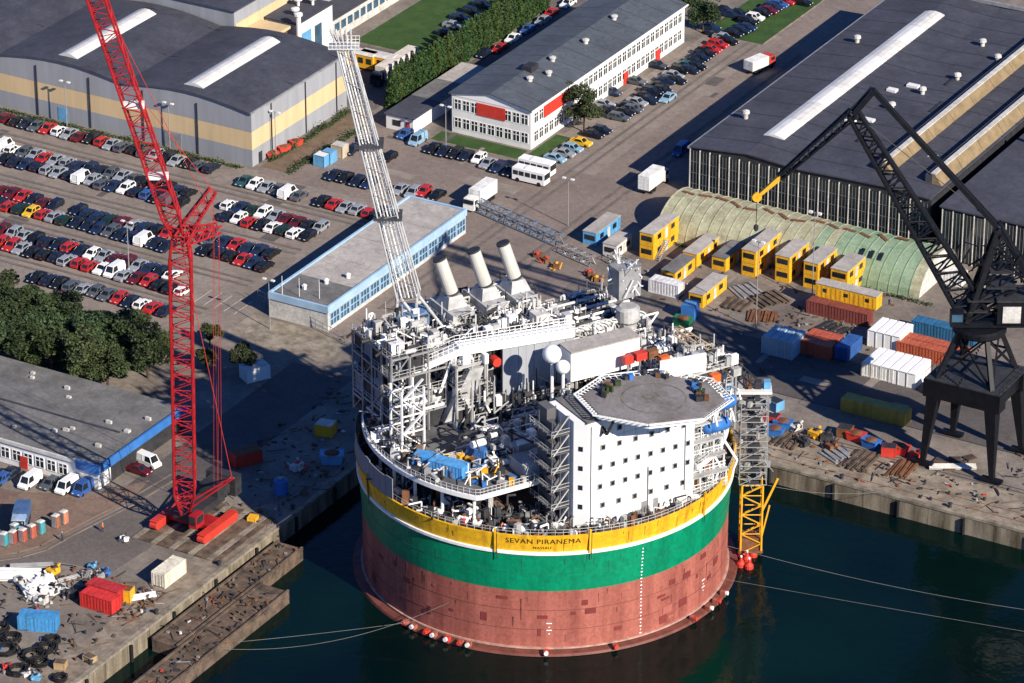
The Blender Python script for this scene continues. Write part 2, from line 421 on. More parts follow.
for i, (a, b) in enumerate(vaults):
    rf = MB(); ar = arch(a, b, 11.3, 1.6)
    for (xa, za), (xb, zb) in zip(ar, ar[1:]):
        rf.hexa([(xa, YS - .35, za), (xb, YS - .35, zb), (xb, YN, zb), (xa, YN, za), (xa, YS - .35, za + .3), (xb, YS - .35, zb + .3), (xb, YN, zb + .3), (xa, YN, za + .3)])
    r = build(rf, 'roof', M['roof_dark'], t)
    xc = (a + b) / 2
    if i >= 2:
        for (y0, y1) in ((104.5, 132.5),):
            sk = MB()
            sk_ar = arch(xc - 2.3, xc + 2.3, 13.1, .7, 5)
            for (xa, za), (xb, zb) in zip(sk_ar, sk_ar[1:]):
                sk.hexa([(xa, y0, 12.8), (xb, y0, 12.8), (xb, y1, 12.8), (xa, y1, 12.8), (xa, y0, za + .1), (xb, y0, zb + .1), (xb, y1, zb + .1), (xa, y1, za + .1)])
            s_ = build(sk, 'skylight', M['skylight'], r)
    for yy in (118, 134.4):
        build(MB().box(a + 1, b - 1, yy - .1, yy + .1, 11.4, 11.75) if False else MB().bar((a + .5, yy, 11.75), (xc, yy, 13.28), .12).bar((xc, yy, 13.28), (b - .5, yy, 11.75), .12), 'roof_seam', M['steel_dark'], r)
    if i == 1: pass
build(MB().box(XE - .4, XE + .25, YS - .3, YN, 11.25, 11.62), 'gutter', M['steel_grey'], t)
for x in (-176, -163, -150, -137):
    build(MB().box(x - .12, x + .12, YS - .2, YS - .01, 0, 11), 'downpipe', M['steel_dark'], t)
for y in (109, 121.5, 133):
    build(MB().box(XE + .01, XE + .2, y - .12, y + .12, 0, 11.2), 'downpipe', M['steel_dark'], t)
build(MB().box(-171, -168.6, YS - .08, YS - .01, 0, 3), 'door', M['blue_pale'], t)
build(MB().box(-145, -141, YS - .08, YS - .01, 0, 3.4), 'roller_door', M['steel_grey'], t)
build(MB().box(XE + .01, XE + .1, 104.2, 105.4, 0, 2.3), 'door', M['steel_dark'], t)
# ---- taller store and annexe behind the warehouse
t = thing('rear_store', (-175, 170, 0), 'taller dark roofed store behind the warehouse, lit cream and grey side wall', 'store')
build(MB().box(-230, -151.6, 137.6, 215, 0, 15), 'wall', M['clad_grey'], t)
build(MB().box(-151.58, -151.45, 138, 215, 9.5, 12.2), 'cream_band', M['clad_cream'], t)
for i in range(5): build(MB().box(-230 + i * 15.75 + .03, -230 + (i + 1) * 15.75 - .03, 137.3, 215.3, 15, 15.3), 'roof', M['roof_dark'], t)
for x in (-168, -182): build(MB().hexa([(x - 2, 142, 15.2), (x + 2, 142, 15.2), (x + 2, 175, 15.2), (x - 2, 175, 15.2), (x - 1, 142.3, 16), (x + 1, 142.3, 16), (x + 1, 174.7, 16), (x - 1, 174.7, 16)]), 'skylight', M['skylight'], t)
t = thing('annexe_building', (-148, 155, 0), 'dark roofed annexe with bright white side wall and roof fans behind the warehouse', 'building')
build(MB().box(-151.2, -143.3, 148.5, 162, 0, 10), 'wall', M['white'], t)
build(MB().box(-151.4, -143.0, 148.2, 162.3, 10, 10.3), 'roof', M['roof_dark'], t)
build(MB().box(-143.28, -143.1, 150, 153.5, .1, 7.5), 'roller_door', M['blue_pale'], t)
build(MB().box(-143.28, -143.1, 155, 157.5, .1, 7.5), 'roller_door', M['glass_blue'], t)
build(MB().box(-151.2, -144, 138.2, 147, 9.6, 10.2), 'canopy', M['clad_cream'], t)
build(MB().box(-150.6, -144.6, 138.6, 146.6, 0, 9.58), 'link_wall', M['rust'], t)
for x, y in ((-146, 152), (-148.5, 157), (-146.2, 159)):
    build(MB().lathe((x, y, 10.3), [(.3, 0), (.3, 1.2), (.9, 1.3), (.9, 1.7), (.2, 1.9)], 10), 'roof_fan', M['white'], t)
build(MB().lathe((-142.4, 147.6, 0), [(.5, 0), (.5, 12.5), (.9, 12.6), (.9, 13.1), (.2, 13.3)], 10), 'flue', M['white'], t)
t = thing('long_shed', (-151, 210, 0), 'dark flat roofed shed with pale windowed side beside the lawn', 'shed')
build(MB().box(-157, -145.5, 162.6, 262, 0, 4.6), 'wall', M['offwhite'], t)
build(MB().box(-157.3, -145.2, 162.4, 262, 4.6, 4.9), 'roof', M['roof_dark'], t)
pane = MB().box(-.05, .05, -.9, .9, -.9, .9).mesh('window', M['glass_blue'])
for i in range(16):
    link('window', pane, t).location = (-145.45, 164.5 + i * 2.6, 2.6)

# ---- two storey office
OX0, OX1, OY0, OY1, OZ = -99.2, -80.8, 136.6, 202.0, 8.4
t = thing('office_building', ((OX0 + OX1) / 2, 169, 0), 'white two storey office with slate pitched roof and red panels', 'building')
xm = (OX0 + OX1) / 2
wl = MB(); wl.box(OX0 + .1, OX1 - .1, OY0 + .1, OY1, 0, OZ); wall = build(wl, 'wall', M['white'], t)
gb = MB(); wall_y(gb, OY0 + .02, [(OX0, OZ), (xm, OZ + 1.7), (OX1, OZ)], OZ - .35, th=.4); build(gb, 'gable', M['white_clean'], t)
for s_ in (-1, 1):
    xo = OX0 - .4 if s_ < 0 else OX1 + .4
    rf = MB(); zz = OZ - .02
    rf.hexa([(xm, OY0 - .45, OZ + 1.75), (xo, OY0 - .45, zz), (xo, OY1 + .4, zz), (xm, OY1 + .4, OZ + 1.75),
             (xm, OY0 - .45, OZ + 2.0), (xo, OY0 - .45, zz + .25), (xo, OY1 + .4, zz + .25), (xm, OY1 + .4, OZ + 2.0)])
    r = build(rf, 'roof', M['roof_slate'], t)
    for y in range(141, 202, 6): build(MB().bar((xm + s_ * .1, y, OZ + 2.0), (xo, y, zz + .26), .1, .06), 'roof_seam', mat('slate_seam', (.05, .056, .066), .7) if 'slate_seam' not in bpy.data.materials else bpy.data.materials['slate_seam'], r)
    if s_ > 0:
        for (x, y) in ((-87, 147), (-85.5, 152), (-88, 158), (-87, 170), (-88, 184)):
            zr = OZ + .3 + 1.7 * (1 - abs(x - xm) / 9.2)
            build(MB().lathe((x, y, zr - .4), [(.5, 0), (.5, .9), (.75, 1.0), (.75, 1.3), (.2, 1.5)], 10), 'roof_vent', M['offwhite'], r)
        build(MB().box(-90.6, -88.4, 150, 153, OZ + 1.2, OZ + 2.8), 'plant_box', M['steel_dark'], r)
build(MB().box(OX1 + .38, OX1 + .55, OY0 - .4, OY1 + .4, OZ - .12, OZ + .2), 'gutter', M['white_clean'], t)
# facade bands and windows, every window a part with its frame
win = MB().box(-.74, .74, 0, .06, -1.05, 1.05).mesh('window', M['glass'])
wfr = MB()
for x in (-.78, 0, .78): wfr.box(x - .06, x + .06, -.05, .05, -1.1, 1.1)
for z in (-1.1, .35, 1.1): wfr.box(-.84, .84, -.045, .045, z - .06, z + .06)
wfr = wfr.mesh('frame', M['white_clean'])
def window(p, rz, parent, w_me=win, f_me=wfr, sc=(1, 1, 1)):
    o = link('window', w_me); o.parent = parent
    o.matrix_parent_inverse = Matrix.Translation(-OFF[parent.name])
    o.location = p; o.rotation_euler = (0, 0, rz); o.scale = sc
    f = link('frame', f_me); f.parent = o
    return o
nb = 31
for k in range(nb):
    y = OY0 + 2.2 + k * (OY1 - OY0 - 4.4) / (nb - 1)
    for z in (2.3, 6.25):
        if z > 4 and 2 <= k <= 6: continue
        window((OX1 - .08, y, z), math.pi / 2, t)
build(MB().box(OX1 - .09, OX1 + .06, OY0 + 5.2, OY0 + 15.8, 5.0, 7.5), 'red_panel', M['red'], t)
for k in range(9):
    x = OX0 + 1.5 + k * (OX1 - OX0 - 3.0) / 8
    for z in (2.3, 6.25):
        if z > 4 and 3 <= k <= 5: continue
        window((x, OY0 + .07, z), 0, t)
build(MB().box(OX0 + 5.9, OX0 + 12.5, OY0 - .06, OY0 + .08, 5.0, 7.6), 'red_panel', M['red'], t)
for y in (158, 176, 190):
    build(MB().box(OX1 - .1, OX1 + .12, y - .9, y + .9, 0, 2.6), 'door', M['red'], t)
# ---- low white hut beside the hedge
t = thing('site_hut', (-108, 145, 0), 'long low white hut with red door between hedge and office', 'hut')
build(MB().box(-111.6, -105.2, 131.8, 162, 0, 3.1), 'wall', M['white'], t)
build(MB().box(-111.9, -104.9, 131.5, 142, 3.1, 3.35), 'roof', M['roof_dark'], t)
build(MB().box(-111.9, -104.9, 142.05, 152, 3.1, 3.4), 'roof', M['roof_grey'], t)
build(MB().box(-111.9, -104.9, 152.05, 162.3, 3.1, 3.3), 'roof', M['roof_pale'], t)
build(MB().box(-107, -106, 131.7, 131.79, 0, 2.2), 'door', M['red'], t)
build(MB().box(-110, -108.2, 131.7, 131.79, 1, 2.2), 'window', M['glass'], t)

# ---- big hall on the right with glazed front
M['roof_seam'] = mat('roof_seam_felt', (.035, .036, .045), .7)
M['bar'] = mat('glazing_bar_grey', (.16, .17, .18), .5)
t = thing('assembly_hall', (-10, 175, 0), 'huge dark roofed assembly hall with glazed front behind the green shed', 'hall')
HX0, HX1, HY0, HY1 = -43.6, 7.4, 133.5, 229.0
prof = [(-43.6, 10.0), (-31.3, 11.2), (-20.5, 10.4), (-11.3, 10.7), (-2.1, 10.9), (7.4, 10.4)]
b_ = MB(); wall_y(b_, HY0 + .25, prof, 0, th=.4)
b_.box(HX0, HX0 + .4, HY0 + .66, HY1, 0, 9.9)
b_.box(HX1 - .4, HX1, HY0 + .66, HY1, 0, 10.2)
build(b_, 'wall', M['steel_dark'], t)
for (xa, za), (xb, zb) in zip(prof, prof[1:]):
    r = build(MB().hexa([(xa, HY0 - .2, za), (xb, HY0 - .2, zb), (xb, HY1, zb), (xa, HY1, za), (xa, HY0 - .2, za + .28), (xb, HY0 - .2, zb + .28), (xb, HY1, zb + .28), (xa, HY1, za + .28)]), 'roof', M['roof_dark'], t)
build(MB().box(HX0 - .5, HX0 + .2, HY0 - .2, HY1, 9.75, 10.15), 'gutter', M['steel_grey'], t)
nb = 24
for k in range(nb):
    xa = HX0 + (HX1 - HX0) * k / nb; xb = HX0 + (HX1 - HX0) * (k + 1) / nb
    pn = MB(); pn.box(xa + .12, xb - .12, HY0 + .1, HY0 + .2, .3, 9.4); p_ = build(pn, 'pane', M['glass'], t)
    fr = MB()
    for j in (1, 2): fr.box(xa + (xb - xa) * j / 3 - .05, xa + (xb - xa) * j / 3 + .05, HY0 + .03, HY0 + .24, .3, 9.4)
    for z in (2.5, 4.8, 7.1): fr.box(xa + .12, xb - .12, HY0 + .05, HY0 + .23, z - .05, z + .05)
    build(fr, 'glazing_bar', M['bar'], p_)
    build(MB().box(xa - .07, xa + .07, HY0 - .1, HY0 + .24, 0, 9.7), 'mullion', M['offwhite'], t)
# ridge light and raised amber lights
sk = MB(); a = arch(-32.6, -28.2, 11.35, .45, 4)
for i in range(8):
    y0, y1 = 143 + i * 9.3, 143 + (i + 1) * 9.3 - .12
    q = MB()
    for (xa, za), (xb, zb) in zip(a, a[1:]):
        q.hexa([(xa, y0, 10.9), (xb, y0, 10.9), (xb, y1, 10.9), (xa, y1, 10.9), (xa, y0, za + .1), (xb, y0, zb + .1), (xb, y1, zb + .1), (xa, y1, za + .1)])
    build(q, 'skylight', M['skylight'] if i % 2 else M['white'], t)
def monitor(x0, x1, y0, y1, zb, h, nseg):
    for i in range(nseg):
        ya = y0 + (y1 - y0) * i / nseg; yb = y0 + (y1 - y0) * (i + 1) / nseg - .15
        q = MB().hexa([(x0, ya, zb), (x1, ya, zb), (x1, yb, zb), (x0, yb, zb), (x0, ya, zb + h), (x0 + .5, ya, zb + h), (x0 + .5, yb, zb + h), (x0, yb, zb + h)])
        build(q, 'rooflight', M['gold'], t)
    build(MB().box(x0 - .3, x0 + .7, y0, y1, zb + h, zb + h + .2), 'rooflight_cap', M['offwhite'], t)
    build(MB().box(x0 - 1.4, x0 - .02, y0, y1, zb - .1, zb + h - .35), 'rooflight_back', M['roof_dark'], t)
monitor(-5.6, -3.4, 139.5, 226, 10.9, 2.0, 9)
monitor(4.8, 7.0, 139.5, 226, 10.5, 2.3, 9)
for (x, y, w_) in ((-22, 176, 2), (-19.5, 180, 2.4), (-24, 214, 2), (-22.5, 158, 2), (-20, 160, 2.6), (-1, 150, 1.6), (2.5, 146, 1.8)):
    if y < 212: build(MB().box(x, x + w_, y, y + 1.4, 10.4, 11.2), 'roof_hatch', M['white'], t)
for (x, y) in ((-15, 178), (-12, 188), (-17, 168), (-40, 150), (-38, 196), (-9, 201), (-15, 207)):
    build(MB().lathe((x, y, 10.4), [(.45, 0), (.45, 1.3), (.8, 1.4), (.7, 1.9), (.2, 2.1)], 10), 'roof_vent', M['offwhite'], t)
for (x, y, l) in ((-10, 170, 6), (-13, 184, 8), (-8, 196, 5), (-16, 150, 5)):
    build(MB().box(x, x + .5, y, y + l, 10.5, 11.2), 'roof_duct', M['steel_dark'], t)
build(MB().box(-30.5, 6, 228.2, 228.9, 11.0, 11.7), 'parapet', M['steel_grey'], t)
for k in range(13):
    y = 139 + k * 7.0; sm = MB()
    for (xa, za), (xb, zb) in zip(prof, prof[1:]): sm.bar((xa + .02, y, za + .3), (xb - .02, y, zb + .3), .14, .08)
    build(sm, 'roof_seam', M['roof_seam'], t)
# second hall bay at the right edge
t = thing('side_hall', (40, 175, 0), 'lower dark roofed hall at the right edge with glazed front', 'hall')
X0, X1 = 10.6, 75
b_ = MB().box(X0, X1, 131.4, 240, 0, 10.6); build(b_, 'wall', M['steel_dark'], t)
for i in range(5):
    build(MB().box(X0 - .3 + i * 13 + .02, min(X0 - .3 + (i + 1) * 13 - .02, X1), 130.9, 240, 10.6, 10.9), 'roof', M['roof_dark'], t)
for k in range(16):
    xa = X0 + .3 + k * 2.15
    p_ = build(MB().box(xa + .1, xa + 2.05, 131.2, 131.35, .3, 10), 'pane', M['glass'], t)
    fr = MB()
    for j in (1, 2): fr.box(xa + 2.15 * j / 3 - .05, xa + 2.15 * j / 3 + .05, 131.12, 131.36, .3, 10)
    build(fr, 'glazing_bar', M['bar'], p_)
    build(MB().box(xa - .07, xa + .07, 131.0, 131.38, 0, 10.3), 'mullion', M['offwhite'], t)
build(MB().tube((13, 166, 12.6), (36, 160, 12.6), .55, 10), 'roof_pipe', M['steel_grey'], t)
for x, y in ((13.6, 165.8), (24, 163.1), (34, 160.6)):
    build(MB().box(x - .2, x + .2, y - .2, y + .2, 10.8, 12.2), 'pipe_support', M['steel_grey'], t)

# ---- half-round tin shed in front of the hall
t = thing('quonset_shed', (-10, 121, 0), 'long half-round tin shed, faded tan turning green, behind the yellow cabins', 'shed')
QX0, QX1, QYC, QR, QH = -40.0, 15.0, 121.6, 8.6, 6.1
nr = 26; na = 12
for k in range(nr):
    xa = QX0 + (QX1 - QX0) * k / nr; xb = QX0 + (QX1 - QX0) * (k + 1) / nr
    q = MB(); dz = random.uniform(-.03, .03)
    ring = [(QYC - QR * math.cos(math.pi * i / na), QH * math.sin(math.pi * i / na)) for i in range(na + 1)]
    for (ya, za), (yb, zb) in zip(ring, ring[1:]):
        q.add([(xa + .06, ya, za + dz), (xb - .06, ya, za + dz), (xb - .06, yb, zb + dz), (xa + .06, yb, zb + dz)], [(0, 1, 2, 3)])
    build(q, 'roof_sheet', M['tan_tin'] if k < 15 or k in (16, 25) else M['green_tin'], t)
    rb = MB()
    for (ya, za), (yb, zb) in zip(ring, ring[1:]):
        rb.bar((xa, ya, za + .02), (xa, yb, zb + .02), .16, .16)
    build(rb, 'rib', M['tan_tin'] if k < 17 else M['green_tin'], t)
for k in range(14):
    xa = QX0 + 1 + k * 3.4
    build(MB().bar((xa, QYC + random.uniform(-1, 2), QH + .1), (xa + 2.6, QYC + random.uniform(-1, 2), QH + .06), .7, .1), 'ridge_patch', M['rust'], t)
for k in range(3):
    x = 1.5 + k * 1.9
    th = R(128); y = QYC + QR * math.cos(R(52)) * -1; z = QH * math.sin(R(52))
    build(MB().bar((x, y - .5, z - .2), (x, y + .9, z + .75), .7, .25), 'roof_window', M['glass'], t)
for xx in (QX0 + .3, QX1 - .3):
    e = MB()
    vs = [(xx, QYC - QR * math.cos(math.pi * i / na), QH * math.sin(math.pi * i / na) - .03) for i in range(na + 1)]
    e.add(vs, [tuple(range(na + 1))])
    build(e, 'end_wall', M['offwhite'], t)
M['trim_blue'] = mat('pale_blue_trim', (.34, .5, .66), .5)
# ---- low pale building with blue trim behind the ship
t = thing('canteen_building', (-78, 72, 0), 'low flat building with pale roof panels and light blue trim beside the car park', 'building')
X0, X1, Y0, Y1, Z = -84.8, -71.9, 47.2, 96.6, 4.9
build(MB().box(X0 + .2, X1 - .2, Y0 + .2, Y1 - .2, 0, 4.3), 'wall', M['offwhite'], t)
ys = [Y0 + .5, 57, 66, 76, 86, Y1 - .5]
for i, (a, b) in enumerate(zip(ys, ys[1:])):
    build(MB().box(X0 + .5, X1 - .5, a + .06, b - .06, 4.3, 4.75 + .01 * i), 'roof_panel', M['roof_pale'] if i else M['roof_grey'], t)  # nearest panel is greyer: a cast shadow put into its colour
for x0, x1, y0, y1 in ((X0, X0 + .45, Y0, Y1), (X1 - .45, X1, Y0, Y1), (X0 + .47, X1 - .47, Y0, Y0 + .45), (X0 + .47, X1 - .47, Y1 - .45, Y1)):
    build(MB().box(x0, x1, y0, y1, 3.7, 5.05), 'fascia', M['trim_blue'], t)
pane2 = MB().box(-.06, .06, -1.5, 1.5, -1.2, 1.2).mesh('window', M['glass_blue'])
pfr = MB()
for y in (-1.5, -.5, .5, 1.5): pfr.box(-.1, .12, y - .07, y + .07, -1.3, 1.3)
for z in (-1.25, 0, 1.25): pfr.box(-.1, .12, -1.6, 1.6, z - .07, z + .07)
pfr = pfr.mesh('frame', M['trim_blue'])
for k in range(14):
    o = link('window', pane2, t); o.location = (X1 - .15, Y0 + 2.4 + k * 3.45, 2.1)
    link('frame', pfr).parent = o
for k in range(3):
    build(MB().lathe((-80 + k * 2.2, 52 + k * 4, 4.7), [(.4, 0), (.4, .7), (.55, .8), (.2, 1.1)], 10), 'roof_vent', M['white'], t)
# ---- workshop with blue fascia, lower left
c = at(98, 467, 4.6)
WX, WY = c.x, c.y
t = thing('workshop_building', (WX - 25, WY + 12, 0), 'grey flat roofed workshop with bright blue fascia in front of the trees', 'building')
build(MB().box(WX - 60, WX - .35, WY + .3, WY + 25.5, 0, 4.2), 'wall', M['white'], t)
build(MB().box(WX - .34, WX - .2, WY + 4, WY + 25.4, 0, 3.6), 'side_wall', M['steel_dark'], t)
for i in range(5):
    build(MB().box(WX - 60 + i * 12 + .03, WX - 60 + (i + 1) * 12 - .03, WY + .45, WY + 25.8, 4.2, 4.45), 'roof', M['roof_grey'], t)
build(MB().box(WX - .1, WX + .25, WY + 1, WY + 26, 3.2, 4.8), 'fascia', M['blue'], t)
build(MB().box(WX - 4.6, WX + .3, WY - .1, WY + .25, 3.1, 4.8), 'fascia', M['blue'], t)
build(MB().box(WX - 60, WX - 4.7, WY, WY + .4, 4.0, 4.6), 'parapet', M['offwhite'], t)
for k in range(12):
    window((WX - 7.5 - k * 2.4, WY + .24, 2.1), 0, t, sc=(1.1, 1, .9))
build(MB().box(WX - 16.4, WX - 14.9, WY + .16, WY + .29, 0, 2.3), 'door', M['red'], t)
for k in range(16):
    x = WX - random.uniform(3, 40); y = WY + random.uniform(4, 23)
    build(MB().box(x, x + random.uniform(.5, 1.1), y, y + random.uniform(.4, .8), 4.45, 4.45 + random.uniform(.3, .6)), 'roof_vent', M['offwhite'], t)
build(MB().box(WX - 42, WX - 4, WY + 12, WY + 12.3, 4.45, 4.7), 'roof_kerb', M['roof_dark'], t)
# ================================================================== VEHICLES
def car_parts(kind):
    """body (shell, roof, pillars, tyres) and the glass; long axis = local Y, ground at z=0"""
    if kind == 'hatchback': L, W, H, b0, b1, t0, t1 = 4.1, 1.72, 1.46, -.95, 2.0, -.35, 1.55
    elif kind == 'saloon': L, W, H, b0, b1, t0, t1 = 4.6, 1.78, 1.43, -1.0, 1.55, -.3, .95
    elif kind == 'estate': L, W, H, b0, b1, t0, t1 = 4.6, 1.78, 1.47, -1.0, 2.2, -.3, 1.85
    else: L, W, H, b0, b1, t0, t1 = 4.9, 1.9, 2.05, -1.75, 2.38, -1.2, 2.25
    h, w = L / 2, W / 2; zb = .92 if kind != 'van' else 1.05
    b = MB()
    prof = [(-h, .3, .62), (-h + .12, .25, .72), (b0, .22, zb - .04), (b1, .22, zb), (h - .1, .25, zb - .06 if kind != 'saloon' else .9), (h, .35, .7)]
    vs = []
    for y, z0, z1 in prof:
        ww = w * (.9 if abs(y) > h - .05 else 1.0)
        vs += [(-ww, y, z0), (ww, y, z0), (ww, y, z1), (-ww, y, z1)]
    fs = []
    for i in range(len(prof) - 1):
        k = 4 * i
        for j in range(4): fs.append((k + j, k + (j + 1) % 4, k + 4 + (j + 1) % 4, k + 4 + j))
    fs += [(3, 2, 1, 0), tuple(len(vs) - 4 + j for j in range(4))]
    b.add(vs, fs, 0)
    wt = w * .78
    B4 = [(-w * .95, b0, zb - .06), (w * .95, b0, zb - .06), (w * .95, b1, zb - .06), (-w * .95, b1, zb - .06)]
    T4 = [(-wt, t0, H), (wt, t0, H), (wt, t1, H), (-wt, t1, H)]
    for i in range(4): b.bar(B4[i], T4[i], .13, mi=0)
    if kind in ('estate', 'hatchback', 'van'):
        for s in (-1, 1): b.bar((s * w * .95, .3, zb), (s * wt, .4, H), .12, mi=0)
    b.hexa([(-wt - .04, t0 - .05, H - .02), (wt + .04, t0 - .05, H - .02), (wt + .04, t1 + .05, H - .02), (-wt - .04, t1 + .05, H - .02),
            (-wt + .1, t0 + .1, H + .06), (wt - .1, t0 + .1, H + .06), (wt - .1, t1 - .1, H + .06), (-wt + .1, t1 - .1, H + .06)], 0)
    if kind == 'van':
        b.hexa([(-w * .97, .0, zb - .05), (w * .97, .0, zb - .05), (w * .97, b1, zb - .05), (-w * .97, b1, zb - .05), (-wt - .03, .0, H - .03), (wt + .03, .0, H - .03), (wt + .03, t1, H - .03), (-wt - .03, t1, H - .03)], 0)
    for y in (-h + .85, h - .85):
        for s in (-1, 1): b.tube((s * (w - .2), y, .31), (s * (w + .01), y, .31), .31, 10, mi=1)
    for s in (-1, 1):
        b.box(s * w * .62 - .18, s * w * .62 + .18, -h - .015, -h + .05, .56, .68, 2)
        b.box(s * w * .66 - .16, s * w * .66 + .16, h - .04, h + .015, .6, .74, 3)
    gl = MB(); k = .985
    gl.hexa([(x * k, y * (1 if abs(y) < .01 else .99), z) for x, y, z in B4] + [(x * k, y, z - .03) for x, y, z in T4])
    bm = b.mesh(kind + '_body', [M['carpaint'], M['rubber'], M['white_clean'], M['red']])
    return [('body', bm), ('window_glass', gl.mesh(kind + '_glass', M['glass']))]
CAR = {k: car_parts(k) for k in ('hatchback', 'saloon', 'estate', 'van')}
PAL = {'white': (.75, .75, .73), 'silver': (.26, .28, .31), 'grey': (.075, .085, .1), 'black': (.008, .008, .01), 'navy': (.008, .014, .035),
       'dark blue': (.012, .025, .07), 'dark green': (.008, .03, .022), 'red': (.42, .02, .02), 'maroon': (.11, .008, .015), 'yellow': (.7, .42, .02),
       'blue': (.03, .09, .28), 'teal': (.015, .07, .08), 'orange': (.6, .15, .02), 'pale blue': (.22, .36, .48)}
RANDCOL = ['black'] * 9 + ['navy'] * 9 + ['dark blue'] * 5 + ['dark green'] * 2 + ['grey'] * 3 + ['silver'] * 2 + ['maroon'] * 2 + ['red'] * 1
def put_car(x, y, rz, colour, kind, label, group):
    return inst('parked_car' if kind != 'van' else 'parked_van', CAR[kind], (x, y, .016), rz, label, 'car' if kind != 'van' else 'van', group, PAL[colour])
# notable colours read off the photo: (px, py, colour, kind)
SEEN = [(17, 124, 'black', 'saloon'), (30, 127, 'grey', 'saloon'), (40, 131, 'red', 'saloon'), (53, 134, 'white', 'hatchback'), (65, 137, 'silver', 'saloon'),
 (75, 140, 'maroon', 'saloon'), (87, 144, 'navy', 'saloon'), (103, 147, 'silver', 'saloon'), (116, 152, 'red', 'saloon'), (127, 153, 'black', 'saloon'),
 (167, 163, 'silver', 'saloon'), (182, 167, 'black', 'saloon'), (195, 172, 'pale blue', 'saloon'), (208, 174, 'maroon', 'saloon'),
 (4, 144, 'white', 'van'), (11, 149, 'white', 'hatchback'), (34, 155, 'silver', 'saloon'), (45, 157, 'red', 'saloon'), (55, 161, 'silver', 'saloon'),
 (81, 175, 'white', 'van'), (125, 187, 'white', 'estate'), (103, 181, 'grey', 'estate'), (148, 195, 'blue', 'hatchback'), (174, 196, 'grey', 'van'),
 (234, 204, 'white', 'hatchback'), (236, 215, 'white', 'hatchback'), (4, 183, 'white', 'hatchback'), (18, 195, 'red', 'saloon'), (10, 203, 'red', 'hatchback'),
 (42, 208, 'yellow', 'hatchback'), (51, 212, 'red', 'hatchback'), (61, 216, 'silver', 'saloon'), (107, 209, 'silver', 'saloon'), (118, 212, 'silver', 'estate'),
 (153, 239, 'white', 'van'), (4, 242, 'red', 'hatchback'), (10, 231, 'silver', 'estate'), (23, 249, 'silver', 'saloon'), (64, 261, 'silver', 'estate'),
 (93, 253, 'white', 'hatchback'), (104, 258, 'silver', 'saloon'), (74, 265, 'red', 'hatchback'), (87, 269, 'red', 'hatchback'), (99, 273, 'white', 'saloon'),
 (113, 272, 'white', 'van'), (125, 280, 'silver', 'saloon'), (118, 260, 'maroon', 'saloon'), (142, 266, 'silver', 'saloon'), (151, 284, 'red', 'hatchback'), (165, 275, 'white', 'saloon'),
 (179, 289, 'white', 'hatchback'), (41, 286, 'red', 'saloon'), (57, 297, 'white', 'hatchback'), (78, 294, 'silver', 'saloon'), (108, 300, 'red', 'hatchback'), (101, 307, 'white', 'hatchback'),
 (137, 309, 'white', 'hatchback'), (147, 312, 'red', 'saloon'), (158, 316, 'white', 'hatchback'), (122, 317, 'white', 'saloon'), (133, 322, 'silver', 'saloon'), (5, 271, 'white', 'estate'),
 (234, 181, 'dark green', 'saloon'), (244, 183, 'teal', 'saloon'), (252, 186, 'white', 'hatchback'), (264, 190, 'silver', 'saloon'), (275, 191, 'grey', 'saloon'), (289, 191, 'white', 'van'),
 (301, 195, 'grey', 'saloon'), (324, 200, 'black', 'saloon'), (335, 201, 'red', 'saloon'), (348, 204, 'silver', 'saloon'), (362, 207, 'silver', 'saloon'), (372, 212, 'red', 'hatchback'),
 (258, 212, 'white', 'estate'), (272, 216, 'silver', 'saloon'), (284, 219, 'maroon', 'saloon'), (295, 221, 'maroon', 'saloon'), (327, 228, 'silver', 'estate'), (243, 224, 'red', 'hatchback'),
 (268, 228, 'white', 'saloon'), (300, 235, 'white', 'estate'), (240, 247, 'red', 'saloon'), (232, 262, 'red', 'saloon'), (285, 260, 'silver', 'saloon'), (210, 240, 'grey', 'van')]
used = set()
def row(y, x0, x1, phrase, gap=(), pitch=2.62, fill=.97):
    n = int((x1 - x0) / pitch); cars = []
    for i in range(n):
        x = x0 + (i + .5) * pitch
        if any(a < x < b for a, b in gap): continue
        best = None
        for j, (px_, py_, c, k) in enumerate(SEEN):
            if j in used: continue
            q = at(px_, py_, .7)
            if abs(q.x - x) < 1.5 and abs(q.y - y) < 2.6: best = j; break
        if best is None:
            if random.random() > fill: continue
            c = random.choice(RANDCOL); k = random.choice(['hatchback', 'saloon', 'saloon', 'estate', 'hatchback'])
        else:
            used.add(best); c, k = SEEN[best][2:]
        cars.append((x + random.uniform(-.15, .15), y + random.uniform(-.35, .35), c, k))
    for i, (x, yy, c, k) in enumerate(cars):
        put_car(x, yy, random.choice((0, math.pi)) + R(random.uniform(-2, 2)), c, k, f'{c} {k}, {ORD[i]} from left in the {phrase}', 'cars in the big car park')
row(96.4, -184, -126.5, 'car row along the warehouse wall')
row(84.6, -176, -124, 'second car row, upper line')
row(79.9, -172, -121, 'second car row, lower line')
row(66.9, -161, -118, 'third car row, upper line')
row(62.2, -158, -116, 'third car row, lower line')
row(52.4, -150, -104, 'fourth car row, upper line')
row(47.7, -147, -101, 'fourth car row, lower line')
row(39.0, -132, -98.5, 'car row beside the trees', fill=.9)
row(94.2, -122.5, -86.5, 'top car row of the small car park', gap=((-106.5, -103.5),))
row(83.8, -119.0, -94.5, 'small car park, middle row upper line')
row(79.2, -116.5, -95.5, 'small car park, middle row lower line')
row(69.0, -113.0, -95.5, 'small car park, lowest row upper line')
row(64.3, -111.0, -94.0, 'small car park, lowest row lower line')
